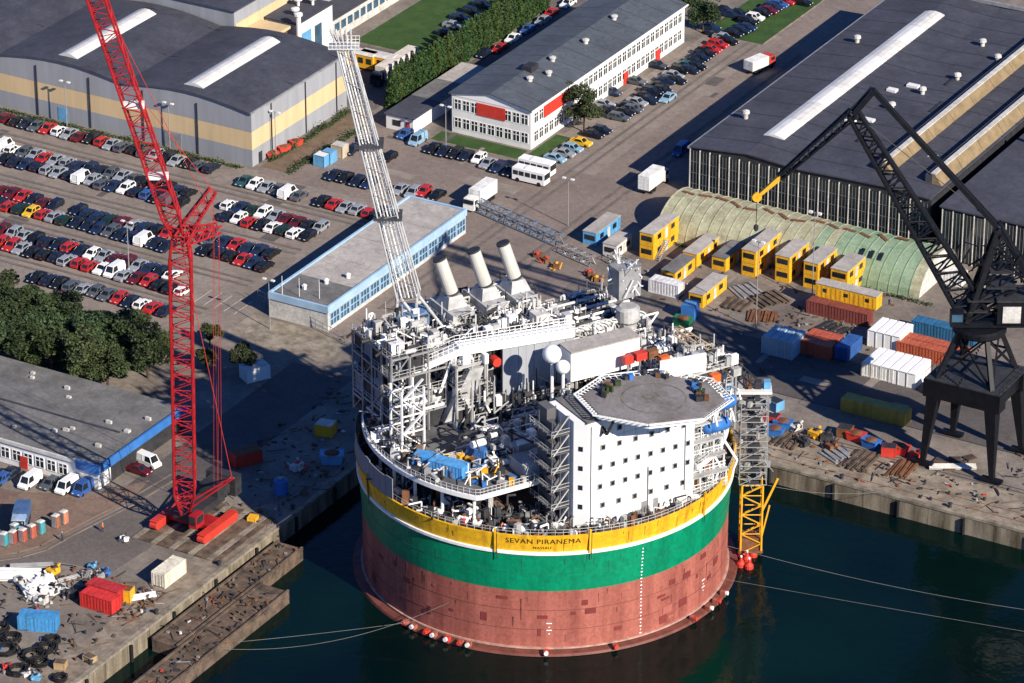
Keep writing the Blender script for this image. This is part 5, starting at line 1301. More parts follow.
build(tg, 'luffing_gear', BK, t, kind='stuff')
build(MB().hexa([tuple(cp(a, z, s)) for z in (27.4, 30.4) for a, s in ((-6.4, -3.14), (-3.4, -3.14), (-3.4, -3.04), (-6.4, -3.04))]), 'house_panel', M['offwhite'], hb)
build(MB().hexa([tuple(cp(a, z, s)) for z in (27.4, 30.4) for a, s in ((-11, -3.14), (-7.4, -3.14), (-7.4, -3.04), (-11, -3.04))]), 'house_panel', M['offwhite'], hb)
build(MB().tube(T1 - Vector((0, 0, .4)), T1 - Vector((0, 0, 5.0)), .06, 5), 'hoist_rope', BK, t)
build(MB().lathe(tuple(T1 - Vector((0, 0, 6.2))), [(.15, 0), (.4, .3), (.4, 1.0), (.15, 1.2)], 10), 'hook_block', M['steel_dark'], t)
st = MB()
for k in range(14): st.bar(cp(3.6, 16.6 + k * .55, -5.2) + DV * (-.25 * k), cp(3.6, 16.6 + k * .55, -4.4) + DV * (-.25 * k), .25, .06)
build(st, 'ladder', BK, t, kind='stuff')
# ================================================================== THE ROUND PRODUCTION SHIP
ship = thing('production_ship', (0, 0, ZW), 'huge round production ship with yellow, green and red hull moored in the basin', 'ship')
M['hull_red'] = mat('red_antifouling', (.36, .115, .085), .6, col2=(.22, .062, .046), scale=.3, fine=1.4, streak=True)
M['hull_green'] = mat('green_hull_paint', (.0, .22, .105), .5, col2=(.0, .155, .075), scale=.22, fine=.8, streak=True)
M['hull_yellow'] = mat('yellow_hull_paint', (.72, .40, .015), .55, col2=(.42, .19, .012), scale=.45, stops=(.3, .5), fine=1.0, streak=True)
M['deck'] = mat('deck_paint', (.15, .15, .155), .8, col2=(.07, .068, .07), scale=.3, fine=1.5)
M['deck_brown'] = mat('brown_deck', (.22, .13, .085), .85, var=.2, scale=.4, fine=2)
M['pipe'] = mat('galvanised_pipe', (.44, .44, .43), .4, metal=.25, var=.1, scale=.5)
M['module'] = mat('module_white', (.46, .46, .45), .55, col2=(.27, .265, .26), scale=.5)
M['grate'] = mat('steel_grating', (.06, .06, .065), .7, var=.2, scale=.6)
M['lagging'] = mat('vessel_lagging', (.62, .62, .6), .4, metal=.3, var=.08)
M['ivory'] = mat('stack_ivory', (.5, .48, .43), .5, var=.08, scale=.6, streak=True)
M['blast'] = mat('blast_wall', (.33, .345, .37), .6, var=.06, scale=.5, streak=True)  # darkened grey-blue, with the accommodation block's shade painted in
M['orange'] = mat('orange_paint', (.6, .12, .02), .5)
NS = 120
def band(name, prof, m, n=NS):
    b = MB(); vs = []
    for r, z in prof:
        for i in range(n):
            a = 2 * math.pi * i / n; vs.append((r * math.cos(a), r * math.sin(a), z))
    fs = []
    for j in range(len(prof) - 1):
        for i in range(n):
            fs.append((j * n + i, j * n + (i + 1) % n, (j + 1) * n + (i + 1) % n, (j + 1) * n + i))
    b.add(vs, fs); return build(b, name, m, ship, smooth=False)
ZG0, ZG1, ZY1 = 7.4, 14.2, 17.8
hull_red = band('red_hull_band', [(29.95, -8), (29.95, ZG0)], M['hull_red'])
hull_green = band('green_hull_band', [(29.97, ZG0), (30.45, ZG1)], M['hull_green'])
band('white_hull_line', [(30.45, ZG1), (30.75, ZG1 + .02), (30.78, ZG1 + .5), (30.5, ZG1 + .55)], M['white_clean'])
hull_yellow = band('yellow_bulwark', [(30.5, ZG1 + .55), (31.0, ZY1), (30.75, ZY1 + .02), (30.5, ZY1 - .1), (30.4, 16.6)], M['hull_yellow'])
band('bilge_skirt', [(29.9, -3.0), (31.5, -3.15), (31.7, -3.5), (31.7, -6)], mat('skirt_red', (.17, .055, .04), .6, var=.2, scale=.5))
band('skirt_rim', [(29.98, -2.98), (30.3, -2.96), (30.3, -2.7), (29.97, -2.7)], mat('pale_rim', (.5, .3, .24), .6, var=.2, scale=.8))
b = MB(); b.add([(30.4 * math.cos(2 * math.pi * i / 96), 30.4 * math.sin(2 * math.pi * i / 96), 16.7) for i in range(96)], [tuple(range(96))])
build(b, 'main_deck', M['deck_brown'], ship)
def rim(px_, r=30.0): return R(-60) + math.asin(max(-1, min(1, (px_ - 545.4) / (6.2 * r))))
def polar(a, r, z): return Vector((r * math.cos(a), r * math.sin(a), z))
# repaint patches on the red band
rnd = random.Random(21)
pm = [mat('patch_dark_red', (.20, .04, .035), .6, var=.15), mat('patch_pink_red', (.38, .12, .09), .6, var=.15)]
for i in range(34):
    a = R(-60) + rnd.uniform(-1.25, 1.25); z = rnd.uniform(-1.5, 6.2); w = rnd.uniform(.5, 2.0); h = rnd.uniform(.4, 1.5)
    c = polar(a, 29.985, z); e = Vector((-math.sin(a), math.cos(a), 0)) * w / 2; o = Vector((math.cos(a), math.sin(a), 0)) * .02
    b = MB(); b.add([tuple(c - e + Vector((0, 0, -h / 2)) + o), tuple(c + e + Vector((0, 0, -h / 2)) + o), tuple(c + e + Vector((0, 0, h / 2)) + o), tuple(c - e + Vector((0, 0, h / 2)) + o)], [(0, 1, 2, 3)])
    build(b, 'paint_patch', pm[0 if rnd.random() < .75 else 1], hull_red)
run_m = [mat('rust_run', (.30, .13, .03), .8, var=.2), mat('green_scuff', (.02, .13, .07), .7, var=.2), mat('dark_run', (.15, .045, .035), .8, var=.2)]
for i in range(70):
    a = R(-60) + rnd.uniform(-1.3, 1.3); kk = rnd.choice((0, 0, 1, 1, 2, 2)); h = rnd.uniform(.5, 2.4); w = rnd.uniform(.05, .16)
    zt = (ZY1 - rnd.uniform(.1, 1.2), ZG1 - rnd.uniform(0, 2.5), ZG0 - rnd.uniform(0, 6))[kk]; h = min(h, zt - (ZG1 + .6)) if kk == 0 else min(h, zt - ZG0 - .05) if kk == 1 else h
    if h < .2: continue
    def rad(z_): return (30.5 + .5 * (z_ - ZG1 - .55) / (ZY1 - ZG1 - .55) if kk == 0 else 29.97 + .48 * (z_ - ZG0) / (ZG1 - ZG0) if kk == 1 else 29.95) + .02
    e = Vector((-math.sin(a), math.cos(a), 0)); t0_, t1_ = polar(a, rad(zt), zt), polar(a, rad(zt - h), zt - h)
    b = MB(); b.add([tuple(t1_ - e * w * .3), tuple(t1_ + e * w * .3), tuple(t0_ + e * w), tuple(t0_ - e * w)], [(0, 1, 2, 3)])
    build(b, 'stain_run', run_m[kk], (hull_yellow, hull_green, hull_red)[kk])
for z_, hb_ in ((10.7, hull_green), (3.9, hull_red), (.4, hull_red)):
    rr_ = 29.965 + (.48 * (z_ - ZG0) / (ZG1 - ZG0) + .02 if z_ > ZG0 else 0); sm = MB()
    for i in range(90):
        a0_, a1_ = 2 * math.pi * i / 90, 2 * math.pi * (i + 1) / 90; sm.bar(polar(a0_, rr_, z_), polar(a1_, rr_, z_), .06, .05)
    build(sm, 'weld_seam', run_m[1] if z_ > ZG0 else run_m[2], hb_)
# draught scales and frame marks
for px_ in (638,):
    a = rim(px_)
    for k in range(26):
        z = -2.4 + k * .62
        if z > 13.2: break
        b = MB(); w = .2 if k % 2 else .36; c = polar(a, 30.04 + max(0, z - ZG0) * .072, z); e = Vector((-math.sin(a), math.cos(a), 0)) * w / 2
        b.bar(c - e, c + e, .03, .18); build(b, 'draught_mark', M['white_clean'], hull_green if z > ZG0 else hull_red)
for px_ in (548, 702):
    a = rim(px_)
    for k, (w, z) in enumerate(((.9, 1.6), (.25, .9), (.9, .35), (.25, -.3))):
        c = polar(a, 30.02, z); e = Vector((-math.sin(a), math.cos(a), 0)) * w / 2
        build(MB().bar(c - e, c + e, .03, .16), 'hull_mark', M['white_clean'], hull_red)
# name on the bulwark
def lettering(txt, size, z, a0, m, name):
    cu = bpy.data.curves.new(name, 'FONT'); cu.body = txt; cu.size = size; cu.align_x = 'CENTER'; cu.space_character = 1.12; cu.resolution_u = 2
    to = bpy.data.objects.new('tmp_text', cu); COL.objects.link(to)
    me = bpy.data.meshes.new_from_object(to)
    bpy.data.objects.remove(to, do_unlink=True)
    for v in me.vertices:
        a = a0 + v.co.x / 30.3; zz = z + v.co.y; rr = 30.53 + .5 * (zz - ZG1 - .55) / (ZY1 - ZG1 - .55) + .03
        v.co = (rr * math.cos(a), rr * math.sin(a), zz)
    me.materials.clear(); me.materials.append(m)
    for p_ in me.polygons: p_.material_index = 0
    me.update(); return link(name, me, hull_yellow)
M['ink'] = mat('dark_lettering', (.045, .03, .01), .6)
lettering('SEVAN PIRANEMA', 1.32, 16.35, rim(542), M['ink'], 'ship_name')
lettering('NASSAU', .7, 15.35, rim(541), M['ink'], 'port_name')
for px_ in (374, 497, 586, 696):
    a = rim(px_); build(MB().bar(polar(a, 30.85, ZG1 + .3), polar(a, 31.1, ZY1 + .9), .3, .3), 'fairlead_post', M['hull_yellow'], ship)
    build(MB().bar(polar(a + .008, 30.82, ZG1 - 1.0), polar(a + .008, 31.1, ZY1 + .1), .1, .1), 'drain_pipe', M['steel_dark'], ship)
# mooring fairleads round the skirt
fl_b = [(408, .0), (416, 0), (429, 0), (436, 0), (449, 0), (462, 0), (470, 0), (545, 0), (612, 0), (690, 0), (706, 0), (714, 0), (722, 0)]
for px_, _ in fl_b:
    a = rim(px_, 31.2); c = polar(a, 31.5, -2.8); rz = a
    f = build(MB().obox(tuple(c), (.9, .8, .8), rz), 'mooring_fairlead', M['red'] if px_ % 2 else M['hull_red'], ship)
    build(MB().tube(polar(a, 31.9, -2.65), polar(a, 32.3, -2.6), .36, 10), 'sheave', M['white'] if px_ % 3 else M['red'], f)
# main rail stanchions on the bulwark
rl = MB()
for i in range(150):
    a = 2 * math.pi * i / 150; rl.tube(polar(a, 30.7, ZY1 - .05), polar(a, 30.7, ZY1 + 1.0), .035, 4, cap=False)
    for z in (.5, 1.0): rl.tube(polar(a, 30.7, ZY1 + z), polar(a + 2 * math.pi / 150, 30.7, ZY1 + z), .035, 4, cap=False)
build(rl, 'bulwark_railing', M['lagging'], ship, kind='stuff')

# ---- ship axes: p runs along the accommodation front, q points out of it
CP, SP = math.cos(R(60)), math.sin(R(60))
def S(p, q, z): return Vector((p * CP + q * SP, p * SP - q * CP, z))
class SB(MB):
    def sbox(s, p0, p1, q0, q1, z0, z1, mi=0):
        return s.hexa([tuple(S(p0, q0, z0)), tuple(S(p0, q1, z0)), tuple(S(p1, q1, z0)), tuple(S(p1, q0, z0)), tuple(S(p0, q0, z1)), tuple(S(p0, q1, z1)), tuple(S(p1, q1, z1)), tuple(S(p1, q0, z1))], mi)
ZP = 23.0
# process deck: round at the rim, cut back round the accommodation
pts = []
for i in range(180):
    a = 2 * math.pi * i / 180; v = polar(a, 29.6, 0); p_ = v.x * CP + v.y * SP; q_ = v.x * SP - v.y * CP
    lim = 18.5 if p_ < -9.5 else 12.5 if p_ < 12 else 99
    if q_ > lim: q_ = lim
    w = S(p_, q_, 0); pts.append((w.x, w.y))
cl = [pts[0]]
for p_ in pts[1:]:
    if math.hypot(p_[0] - cl[-1][0], p_[1] - cl[-1][1]) > .05: cl.append(p_)
build(MB().prism(cl, ZP - .7, ZP), 'process_deck', M['deck'], ship)
er = MB()
for i in range(0, len(cl)):
    a, b = Vector((*cl[i], 0)), Vector((*cl[(i + 1) % len(cl)], 0))
    if (b - a).length > 6: 
        n = int((b - a).length / 1.2)
    else: n = 1
    for k in range(n):
        c, d = a.lerp(b, k / n), a.lerp(b, (k + 1) / n)
        er.tube(c + Vector((0, 0, ZP)), c + Vector((0, 0, ZP + 1.15)), .05, 4, cap=False)
        for z in (.6, 1.15): er.tube(c + Vector((0, 0, ZP + z)), d + Vector((0, 0, ZP + z)), .05, 4, cap=False)
build(er, 'deck_railing', M['lagging'], ship, kind='stuff')
eb = MB()
for i in range(len(cl)): eb.bar((*cl[i], ZP - .3), (*cl[(i + 1) % len(cl)], ZP - .3), .35, .75)
build(eb, 'deck_edge_beam', M['white_clean'], ship)
for i in range(0, 180, 6):
    a = 2 * math.pi * i / 180; v = polar(a, 27.9, 0); p_ = v.x * CP + v.y * SP; q_ = v.x * SP - v.y * CP
    if q_ < 17: build(MB().tube(polar(a, 27.9, 16.7), polar(a, 27.9, ZP - .7), .28, 8), 'deck_column', M['white'], ship)
# machinery in the open storey below the process deck and on the rim
rnd = random.Random(5)
def scatter_gear(n, r0, r1, a0, a1, z, name, mats, hmax=2.2, seed=1):
    rn = random.Random(seed); b = MB()
    for i in range(n):
        a = rn.uniform(a0, a1); r = rn.uniform(r0, r1); c = polar(a, r, z); k = rn.random(); mi = rn.randrange(len(mats))
        h = rn.uniform(.3, hmax) * rn.uniform(.4, 1)
        if k < .3: b.obox((c.x, c.y, z + h / 2), (rn.uniform(.25, 1.2), rn.uniform(.25, .9), h), rn.uniform(0, 3), mi)
        elif k < .85: b.path([c, c + Vector((0, 0, h)), c + Vector((rn.uniform(-2, 2), rn.uniform(-2, 2), h))], rn.uniform(.07, .2), 6, mi)
        else: b.tube(c + Vector((0, 0, .5)), c + Vector((rn.uniform(-1.5, 1.5), rn.uniform(-1.5, 1.5), .6)), rn.uniform(.25, .55), 8, mi=mi)
    return build(b, name, mats, ship, kind='stuff')
GM = [M['steel_grey'], M['grate'], M['steel_dark'], M['pipe'], M['steel_dark'], M['deck'], M['rust'], M['grate'], M['white_clean']]
scatter_gear(620, 21, 29.9, R(-150), R(-35), 16.7, 'main_deck_gear', GM, 3.2, 2)
scatter_gear(160, 24, 29.2, R(-35), R(60), 16.7, 'side_deck_gear', GM, 2.6, 3)
scatter_gear(160, 20, 29.2, R(120), R(215), 16.7, 'back_deck_gear', GM, 2.6, 4)
# grey wind wall plates above the bulwark on the left side
M['windwall'] = mat('grey_wind_wall', (.22, .24, .27), .6, var=.12, scale=.6, streak=True)
for k in range(27):
    a0_ = R(-112) - k * R(3.4); a1_ = a0_ - R(3.25); h_ = 3.4 if k % 4 else 3.7
    build(MB().hexa([tuple(polar(a_, r_, z_)) for z_ in (ZY1 + .03, ZY1 + h_) for a_, r_ in ((a1_, 30.75), (a0_, 30.75), (a0_, 30.9), (a1_, 30.9))]), 'wind_wall_plate', M['windwall'], ship)
# winches: white drums along the front rim
for i, px_ in enumerate((398, 412, 438, 463, 478, 508, 525)):
    a = rim(px_, 28.6); c = polar(a, 28.2, 17.5); e = Vector((-math.sin(a), math.cos(a), 0))
    w = build(MB().tube(c - e * .7, c + e * .7, .6, 12), 'winch_drum', M['white_clean'], ship)
    build(MB().obox((c.x, c.y, 16.95), (1.6, 1.8, .5), a), 'winch_base', M['steel_dark'], w)
for i, (px_, z) in enumerate(((466, 0), (502, 0), (517, 0), (531, 0))):
    pos = polar(rim(px_, 28.6), 28.9 - .5 * (i % 2), 16.72)
    person(0, 0, P_RED if i % 2 == 0 else P_ORANGE, f'person in {"red" if i % 2 == 0 else "orange"} workwear {ORD[i]} from left behind the yellow bulwark', 16.72, pos)

# ---- generic framed module
def module(name, p0, p1, q0, q1, z0, z1, np_, nq, nz, seed, pipes=60, vessels=4, boxes=5, fm='module', label=None, rad=(.08, .26), diag=.45, plates=.55, pm=None, core=7, top=70, walls=.35):
    rn = random.Random(seed)
    fr = SB(); cw = .3
    P_ = [p0 + (p1 - p0) * i / np_ for i in range(np_ + 1)]; Q_ = [q0 + (q1 - q0) * i / nq for i in range(nq + 1)]; Z_ = [z0 + (z1 - z0) * i / nz for i in range(nz + 1)]
    for p in P_:
        for q in Q_: fr.bar(S(p, q, z0), S(p, q, z1 + rn.uniform(0, .8)), cw)
    for z in Z_[1:]:
        for q in Q_: fr.bar(S(p0, q, z), S(p1, q, z), .22, .32)
        for p in P_: fr.bar(S(p, q0, z), S(p, q1, z), .22, .32)
    for za, zb in zip(Z_, Z_[1:]):
        for pa, pb in zip(P_, P_[1:]):
            for q in (q0, q1):
                if rn.random() < diag: fr.bar(S(pa, q, za), S(pb, q, zb), .16) if rn.random() < .5 else fr.bar(S(pb, q, za), S(pa, q, zb), .16)
        for qa, qb in zip(Q_, Q_[1:]):
            for p in (p0, p1):
                if rn.random() < diag: fr.bar(S(p, qa, za), S(p, qb, zb), .16)
    root = build(fr, name, M[fm], ship, label=label)
    root['kind'] = 'stuff'
    for z in Z_[1:]:
        for pa, pb in zip(P_, P_[1:]):
            for qa, qb in zip(Q_, Q_[1:]):
                if rn.random() < (plates if z < z1 - .1 else plates * .45): build(SB().sbox(pa + .1, pb - .1, qa + .1, qb - .1, z + .17, z + .22), 'floor_plate', M['grate'], root)
    for za, zb in zip(Z_, Z_[1:]):
        for qa, qb in zip(Q_, Q_[1:]):
            if rn.random() < walls: build(SB().sbox(p0 + .2, p0 + .3, qa + .2, qb - .2, za + .2, zb - .3), 'shade_panel', M['steel_dark' if rn.random() < .6 else 'windwall'], root)  # dark panels added so the open frame looks shaded
        for pa, pb in zip(P_, P_[1:]):
            if rn.random() < walls * .6: build(SB().sbox(pa + .2, pb - .2, q1 - .5, q1 - .4, za + .2, zb - .3), 'shade_panel', M['steel_dark'], root)
    rl = SB()
    for z in Z_[1:]:
        for (a, b) in ((S(p0, q1, z), S(p1, q1, z)), (S(p0, q0, z), S(p0, q1, z)), (S(p1, q0, z), S(p1, q1, z))):
            n = max(2, int((b - a).length / 1.3))
            for k in range(n + 1): rl.tube(a.lerp(b, k / n) + Vector((0, 0, .2)), a.lerp(b, k / n) + Vector((0, 0, 1.25)), .035, 4, cap=False)
            for dz in (.7, 1.25): rl.tube(a + Vector((0, 0, dz)), b + Vector((0, 0, dz)), .04, 4, cap=False)
    build(rl, 'railing', M['lagging'], root, kind='stuff')
    pb = SB(); pmats = pm or [M['pipe'], M['lagging'], M['white_clean'], M['steel_dark'], M['steel_dark']]
    for i in range(pipes):
        r = rn.uniform(*rad); mi = rn.randrange(len(pmats)); p, q, z = rn.uniform(p0, p1), rn.uniform(q0, q1), rn.uniform(z0 + .3, z1 + .6); pts_ = [S(p, q, z)]
        for k in range(rn.randint(1, 4)):
            ax = rn.randrange(3)
            if ax == 0: p = min(p1, max(p0, p + rn.uniform(-6, 6)))
            elif ax == 1: q = min(q1 + .3, max(q0, q + rn.uniform(-6, 6)))
            else: z = min(z1 + 1, max(z0, z + rn.uniform(-4, 4)))
            pts_.append(S(p, q, z))
        pb.path(pts_, r, 6, mi)
    build(pb, 'pipework', pmats, root, kind='stuff')
    for i in range(core):
        pa = rn.uniform(p0 + .5, p1 - 2.5); qa = rn.uniform(q0 + .8, q1 - 3.2); za = rn.choice(Z_[:-1])
        build(SB().sbox(pa, min(pa + rn.uniform(2, 5), p1 - .5), qa, min(qa + rn.uniform(2, 4), q1 - .8), za + .2, za + (z1 - z0) / nz * rn.uniform(.75, 1.0) - .4), 'shade_filler_box', M['steel_dark' if rn.random() < .6 else 'grate'], root)  # dark boxes added inside the frame to block light
    tp = SB(); tm = [M['white_clean'], M['pipe'], M['lagging'], M['steel_dark'], M['module']]
    for i in range(top):
        p, q = rn.uniform(p0, p1), rn.uniform(q0, q1); k = rn.random(); h = rn.uniform(.8, 3.6); mi = rn.choice((0, 0, 1, 2, 3, 3, 4)); a = S(p, q, z1 + .2)
        if k < .3: tp.tube(a, a + Vector((0, 0, h)), rn.uniform(.05, .16), 5, mi=mi)
        elif k < .6: tp.path([a, a + Vector((0, 0, h * .6)), S(p + rn.uniform(-3, 3), q, z1 + .2 + h * .6), S(p + rn.uniform(-3, 3), q + rn.uniform(-2, 2), z1 + .2)], rn.uniform(.09, .22), 6, mi)
        elif k < .8: tp.sbox(p, p + rn.uniform(.4, 1.6), q, q + rn.uniform(.4, 1.4), z1 + .2, z1 + .2 + h * .6, mi)
        else: tp.tube(a + Vector((0, 0, .5)), S(p + rn.uniform(-2.5, 2.5), q, z1 + .7), rn.uniform(.2, .45), 8, mi=mi)
    build(tp, 'roof_gear', tm, root, kind='stuff')
    for i in range(vessels):
        z = rn.choice(Z_[:-1]) + 1.6; p = rn.uniform(p0 + 1, p1 - 4); q = rn.uniform(q0 + 1, q1 - 1); r = rn.uniform(.6, 1.15); L = rn.uniform(2.5, 5)
        v = MB()
        if rn.random() < .7:
            a, b = S(p, q, z), S(min(p + L, p1), q, z); v.tube(a, b, r, 14); v.dome(tuple(a), r * .98, 12, 6); v.dome(tuple(b), r * .98, 12, 6)
        else: v.lathe(tuple(S(p, q, z - 1)), [(r, 0), (r, L), (r * .7, L + r * .5), (.1, L + r * .7)], 14)
        build(v, 'vessel', M['lagging'] if rn.random() < .7 else M['module'], root, smooth=False)
    for i in range(boxes):
        z = rn.choice(Z_); p = rn.uniform(p0, p1 - 2.5); q = rn.uniform(q0, q1 - 2)
        build(SB().sbox(p, p + rn.uniform(1, 3), q, q + rn.uniform(.8, 2.4), z + .23, z + rn.uniform(1.2, 2.6)), 'equipment_box', M[rn.choice(['module', 'white_clean', 'steel_grey', 'white', 'offwhite'])], root)
    return root
module('separation_module', -25.5, -15.5, -18, -5, ZP, 37, 3, 4, 4, 1, 240, 7, 10, fm='steel_grey', core=22, top=110, walls=.7, label='tall crowded pipe frame under the flare boom')  # frame colour darkened to paint in the shade on this side
module('utility_module', -15, -9.5, -22.5, -2.5, ZP, 34, 2, 5, 3, 2, 190, 6, 8, core=12, top=110)
# turbine units with their exhaust stacks
for i, p in enumerate((-8.3, -2.0, 3.5)):
    md = module('turbine_module', p - 2.5, p + 2.5, -22, -4, ZP, 36.0, 1, 4, 3, 10 + i, 110, 2, 5, diag=.6, core=6, top=70)
    build(SB().sbox(p - 2.0, p + 2.0, -20, -12, 33, 38.2), 'intake_house', M['module'], md)
    gb_ = random.Random(200 + i); ig = SB()
    for k in range(40):
        zz = gb_.uniform(33, 38.6); a_ = S(p + gb_.uniform(-2.2, 2.2), -11.9, zz); ig.path([a_, S(p + gb_.uniform(-2.2, 2.2), -11.8, zz), S(p + gb_.uniform(-2.2, 2.2), -11.8, zz + gb_.uniform(-3, 1))], gb_.uniform(.06, .16), 5, mi=gb_.randrange(2))
    build(ig, 'front_pipes', [M['steel_dark'], M['pipe']], md, kind='stuff')
    build(SB().sbox(p - 1.7, p + 1.7, -9.5, -4.3, ZP + .2, 34.5), 'waste_heat_box', M['ivory'], md)
    st = SB(); base = S(p + .3, -16.2, 38.6)
    st.hexa([tuple(S(p - 1.7, -18.4, 38.2)), tuple(S(p - 1.7, -14.2, 38.2)), tuple(S(p + 2.0, -14.2, 38.2)), tuple(S(p + 2.0, -18.4, 38.2)), tuple(S(p - 1.0, -17.5, 40.0)), tuple(S(p - 1.0, -15.1, 40.0)), tuple(S(p + 1.4, -15.1, 40.0)), tuple(S(p + 1.4, -17.5, 40.0))])
    hp = build(st, 'stack_hopper', M['module'], ship)
    b0 = S(p + .2, -16.3, 40.0); tip = b0 + (-_rt) * 2.0 + Vector((0, 0, 6.3))
    sk = MB().tube(b0, tip, 1.14, 20, 1.08, cap=True); stack = build(sk, 'exhaust_stack', M['ivory'], ship, smooth=False)
    d = (tip - b0).normalized()
    build(MB().tube(tip - d * .25, tip + d * .06, 1.12, 20), 'stack_collar', M['steel_dark'], stack)
    build(MB().tube(tip + d * .1, tip + d * .1, .98, 16), 'stack_mouth', M['rubber'], stack)
    build(MB().tube(b0 - d * .05, b0 + d * .3, 1.28, 20), 'stack_flange', M['steel_dark'], stack)
    for z in (ZP + 6,):
        build(SB().tube(S(p + .5, -3.4, z + 4.6), S(p + .5, -2.0, z + 4.6), .8, 12), 'fire_hose_reel', M['red'], md)
module('manifold_module', 7, 21.5, -19, -2, ZP, 31.5, 4, 4, 2, 30, 320, 10, 10, rad=(.12, .34), plates=.3, core=16, top=180)
module('export_module', 12, 24.5, -2, 9, ZP, 30.5, 3, 3, 2, 31, 230, 6, 8, rad=(.1, .3), plates=.35, core=9, top=120)
# hoop pipes on top of the manifold
hoop = MB()
for k in range(13):
    for r0, m_ in ((1.7, 0), (1.3, 0)):
        c = S(8.5 + k * 1.05, -6 + (k % 2) * .3, 32.0)
        pts_ = [c + (_fg * .2 + _rt) * (r0 * math.cos(t_)) + Vector((0, 0, r0 * math.sin(t_) * 1.2)) for t_ in [math.pi * j / 8 for j in range(9)]]
        hoop.path(pts_, .16, 6)
build(hoop, 'loop_pipes', M['lagging'], ship, kind='stuff')
for k in range(7):
    build(SB().tube(S(6, -17 + k * 1.4, 33 + .2 * (k % 2)), S(21, -17 + k * 1.4, 33 + .2 * (k % 2)), .26, 8), 'header_pipe', M['lagging'] if k % 2 else M['steel_dark'], ship)
# white pipe rack girder across the deck, dropping at its left end, with wall panels below it, shade painted into their colour
gm = M['white_clean']
G = [at(402, 381, 32.0), at(459, 356, 36.0), at(575, 337, 36.0)]
def girder(a, b, w, h, name='rack_girder'):
    d = (b - a).normalized(); n = Vector((-d.y, d.x, 0)).normalized() * w
    return build(MB().hexa([tuple(a), tuple(b), tuple(b + n), tuple(a + n), tuple(a + Vector((0, 0, h))), tuple(b + Vector((0, 0, h))), tuple(b + n + Vector((0, 0, h))), tuple(a + n + Vector((0, 0, h)))]), name, gm, ship)
girder(G[0], G[1], 2.4, 1.2); girder(G[1] + (G[2] - G[1]).normalized() * .03, G[2], 2.4, 1.5)
gd = (G[2] - G[1]).normalized(); gn = Vector((-gd.y, gd.x, 0)); GL = (G[2] - G[1]).length
rr = MB()
for off in (.1, 2.3):
    for a, b in ((G[0], G[1]), (G[1], G[2])):
        n = int((b - a).length / .9)
        for k in range(n + 1): c = a.lerp(b, k / n) + gn * off + Vector((0, 0, 1.2)); rr.tube(c, c + Vector((0, 0, 1.3)), .05, 4)
        for z in (1.9, 2.5): rr.bar(a + gn * off + Vector((0, 0, z)), b + gn * off + Vector((0, 0, z)), .08)
build(rr, 'girder_railing', gm, ship, kind='stuff')
for k in range(13):
    a = G[1] + gd * (2 + k * 1.35) - gn * (.1 - .08 * (k % 2))
    if 2 + k * 1.35 > GL - 1.4: break
    if k < 4: a = a + gn * 2.2
    build(MB().hexa([(v.x, v.y, z) for z in (ZP, 35.9) for v in (a, a + gd * 1.3, a + gd * 1.3 + gn * .25, a + gn * .25)]), 'blast_wall_panel', M['blast'] if k > 3 else M['steel_dark'], ship)  # leftmost panels near black and set back, painting in a dark void
for k in (.02, .5, .97):
    c = G[0].lerp(G[1], k) + gn * 1.2; build(MB().bar((c.x, c.y, ZP), (c.x, c.y, c.z), .6), 'girder_post', gm, ship)
for k0, k1 in ((.05, .48), (.52, .95)):
    a = G[0].lerp(G[1], k0) + gn * 1.2; b = G[0].lerp(G[1], k1) + gn * 1.2; build(MB().bar((a.x, a.y, ZP + 1), (b.x, b.y, b.z), .4), 'girder_brace', gm, ship)
# white inclined vent duct beside the wall
v0, v1 = at(444, 424, ZP + 1), at(468, 420, ZP + 1); v2, v3 = at(470, 370, 33.5), at(484, 367, 33.5)
build(MB().hexa([tuple(v) for v in (v0, v1, v1 + gn * 3, v0 + gn * 3, v2, v3, v3 + gn * 1.5, v2 + gn * 1.5)]), 'vent_duct', M['module'], ship)
wg = MB(); rn = random.Random(55)
for i in range(90):
    u = rn.uniform(3, GL - 1); a = G[1] + gd * u - gn * rn.uniform(.3, 2.2); z = rn.uniform(ZP, 33); mi = rn.choice((0, 1, 1, 2, 3))
    if rn.random() < .6: wg.path([Vector((a.x, a.y, z)), Vector((a.x, a.y, max(ZP, z - rn.uniform(1, 6)))), Vector((a.x, a.y, max(ZP, z - 4))) + gd * rn.uniform(-3, 3)], rn.uniform(.07, .2), 6, mi)
    else: wg.obox((a.x, a.y, min(z, 28)), (rn.uniform(.4, 1.6), rn.uniform(.4, 1.2), rn.uniform(.4, 1.8)), R(48), mi)
build(wg, 'wall_pipework', [M['white_clean'], M['pipe'], M['steel_dark'], M['grate']], ship, kind='stuff')
lg = MB()
for i in range(230):
    aa = R(rn.uniform(-165, -98)); rr_ = rn.uniform(23, 28.6); a = polar(aa, rr_, ZP); mi = rn.choice((0, 1, 2, 2, 3, 4)); k = rn.random(); h = rn.uniform(.4, 2.6)
    if k < .35: lg.obox((a.x, a.y, ZP + h * .3), (rn.uniform(.3, 1.5), rn.uniform(.3, 1.2), h * .6), rn.uniform(0, 3), mi)
    elif k < .8: lg.path([a, a + Vector((0, 0, h)), a + Vector((rn.uniform(-2.5, 2.5), rn.uniform(-2.5, 2.5), h))], rn.uniform(.05, .14), 5, mi)
    else: lg.tube(a + Vector((0, 0, .5)), a + Vector((rn.uniform(-2, 2), rn.uniform(-2, 2), .5)), rn.uniform(.2, .5), 8, mi=mi)
build(lg, 'left_deck_gear', [M['white_clean'], M['pipe'], M['steel_dark'], M['deck_brown'], M['lagging']], ship, kind='stuff')
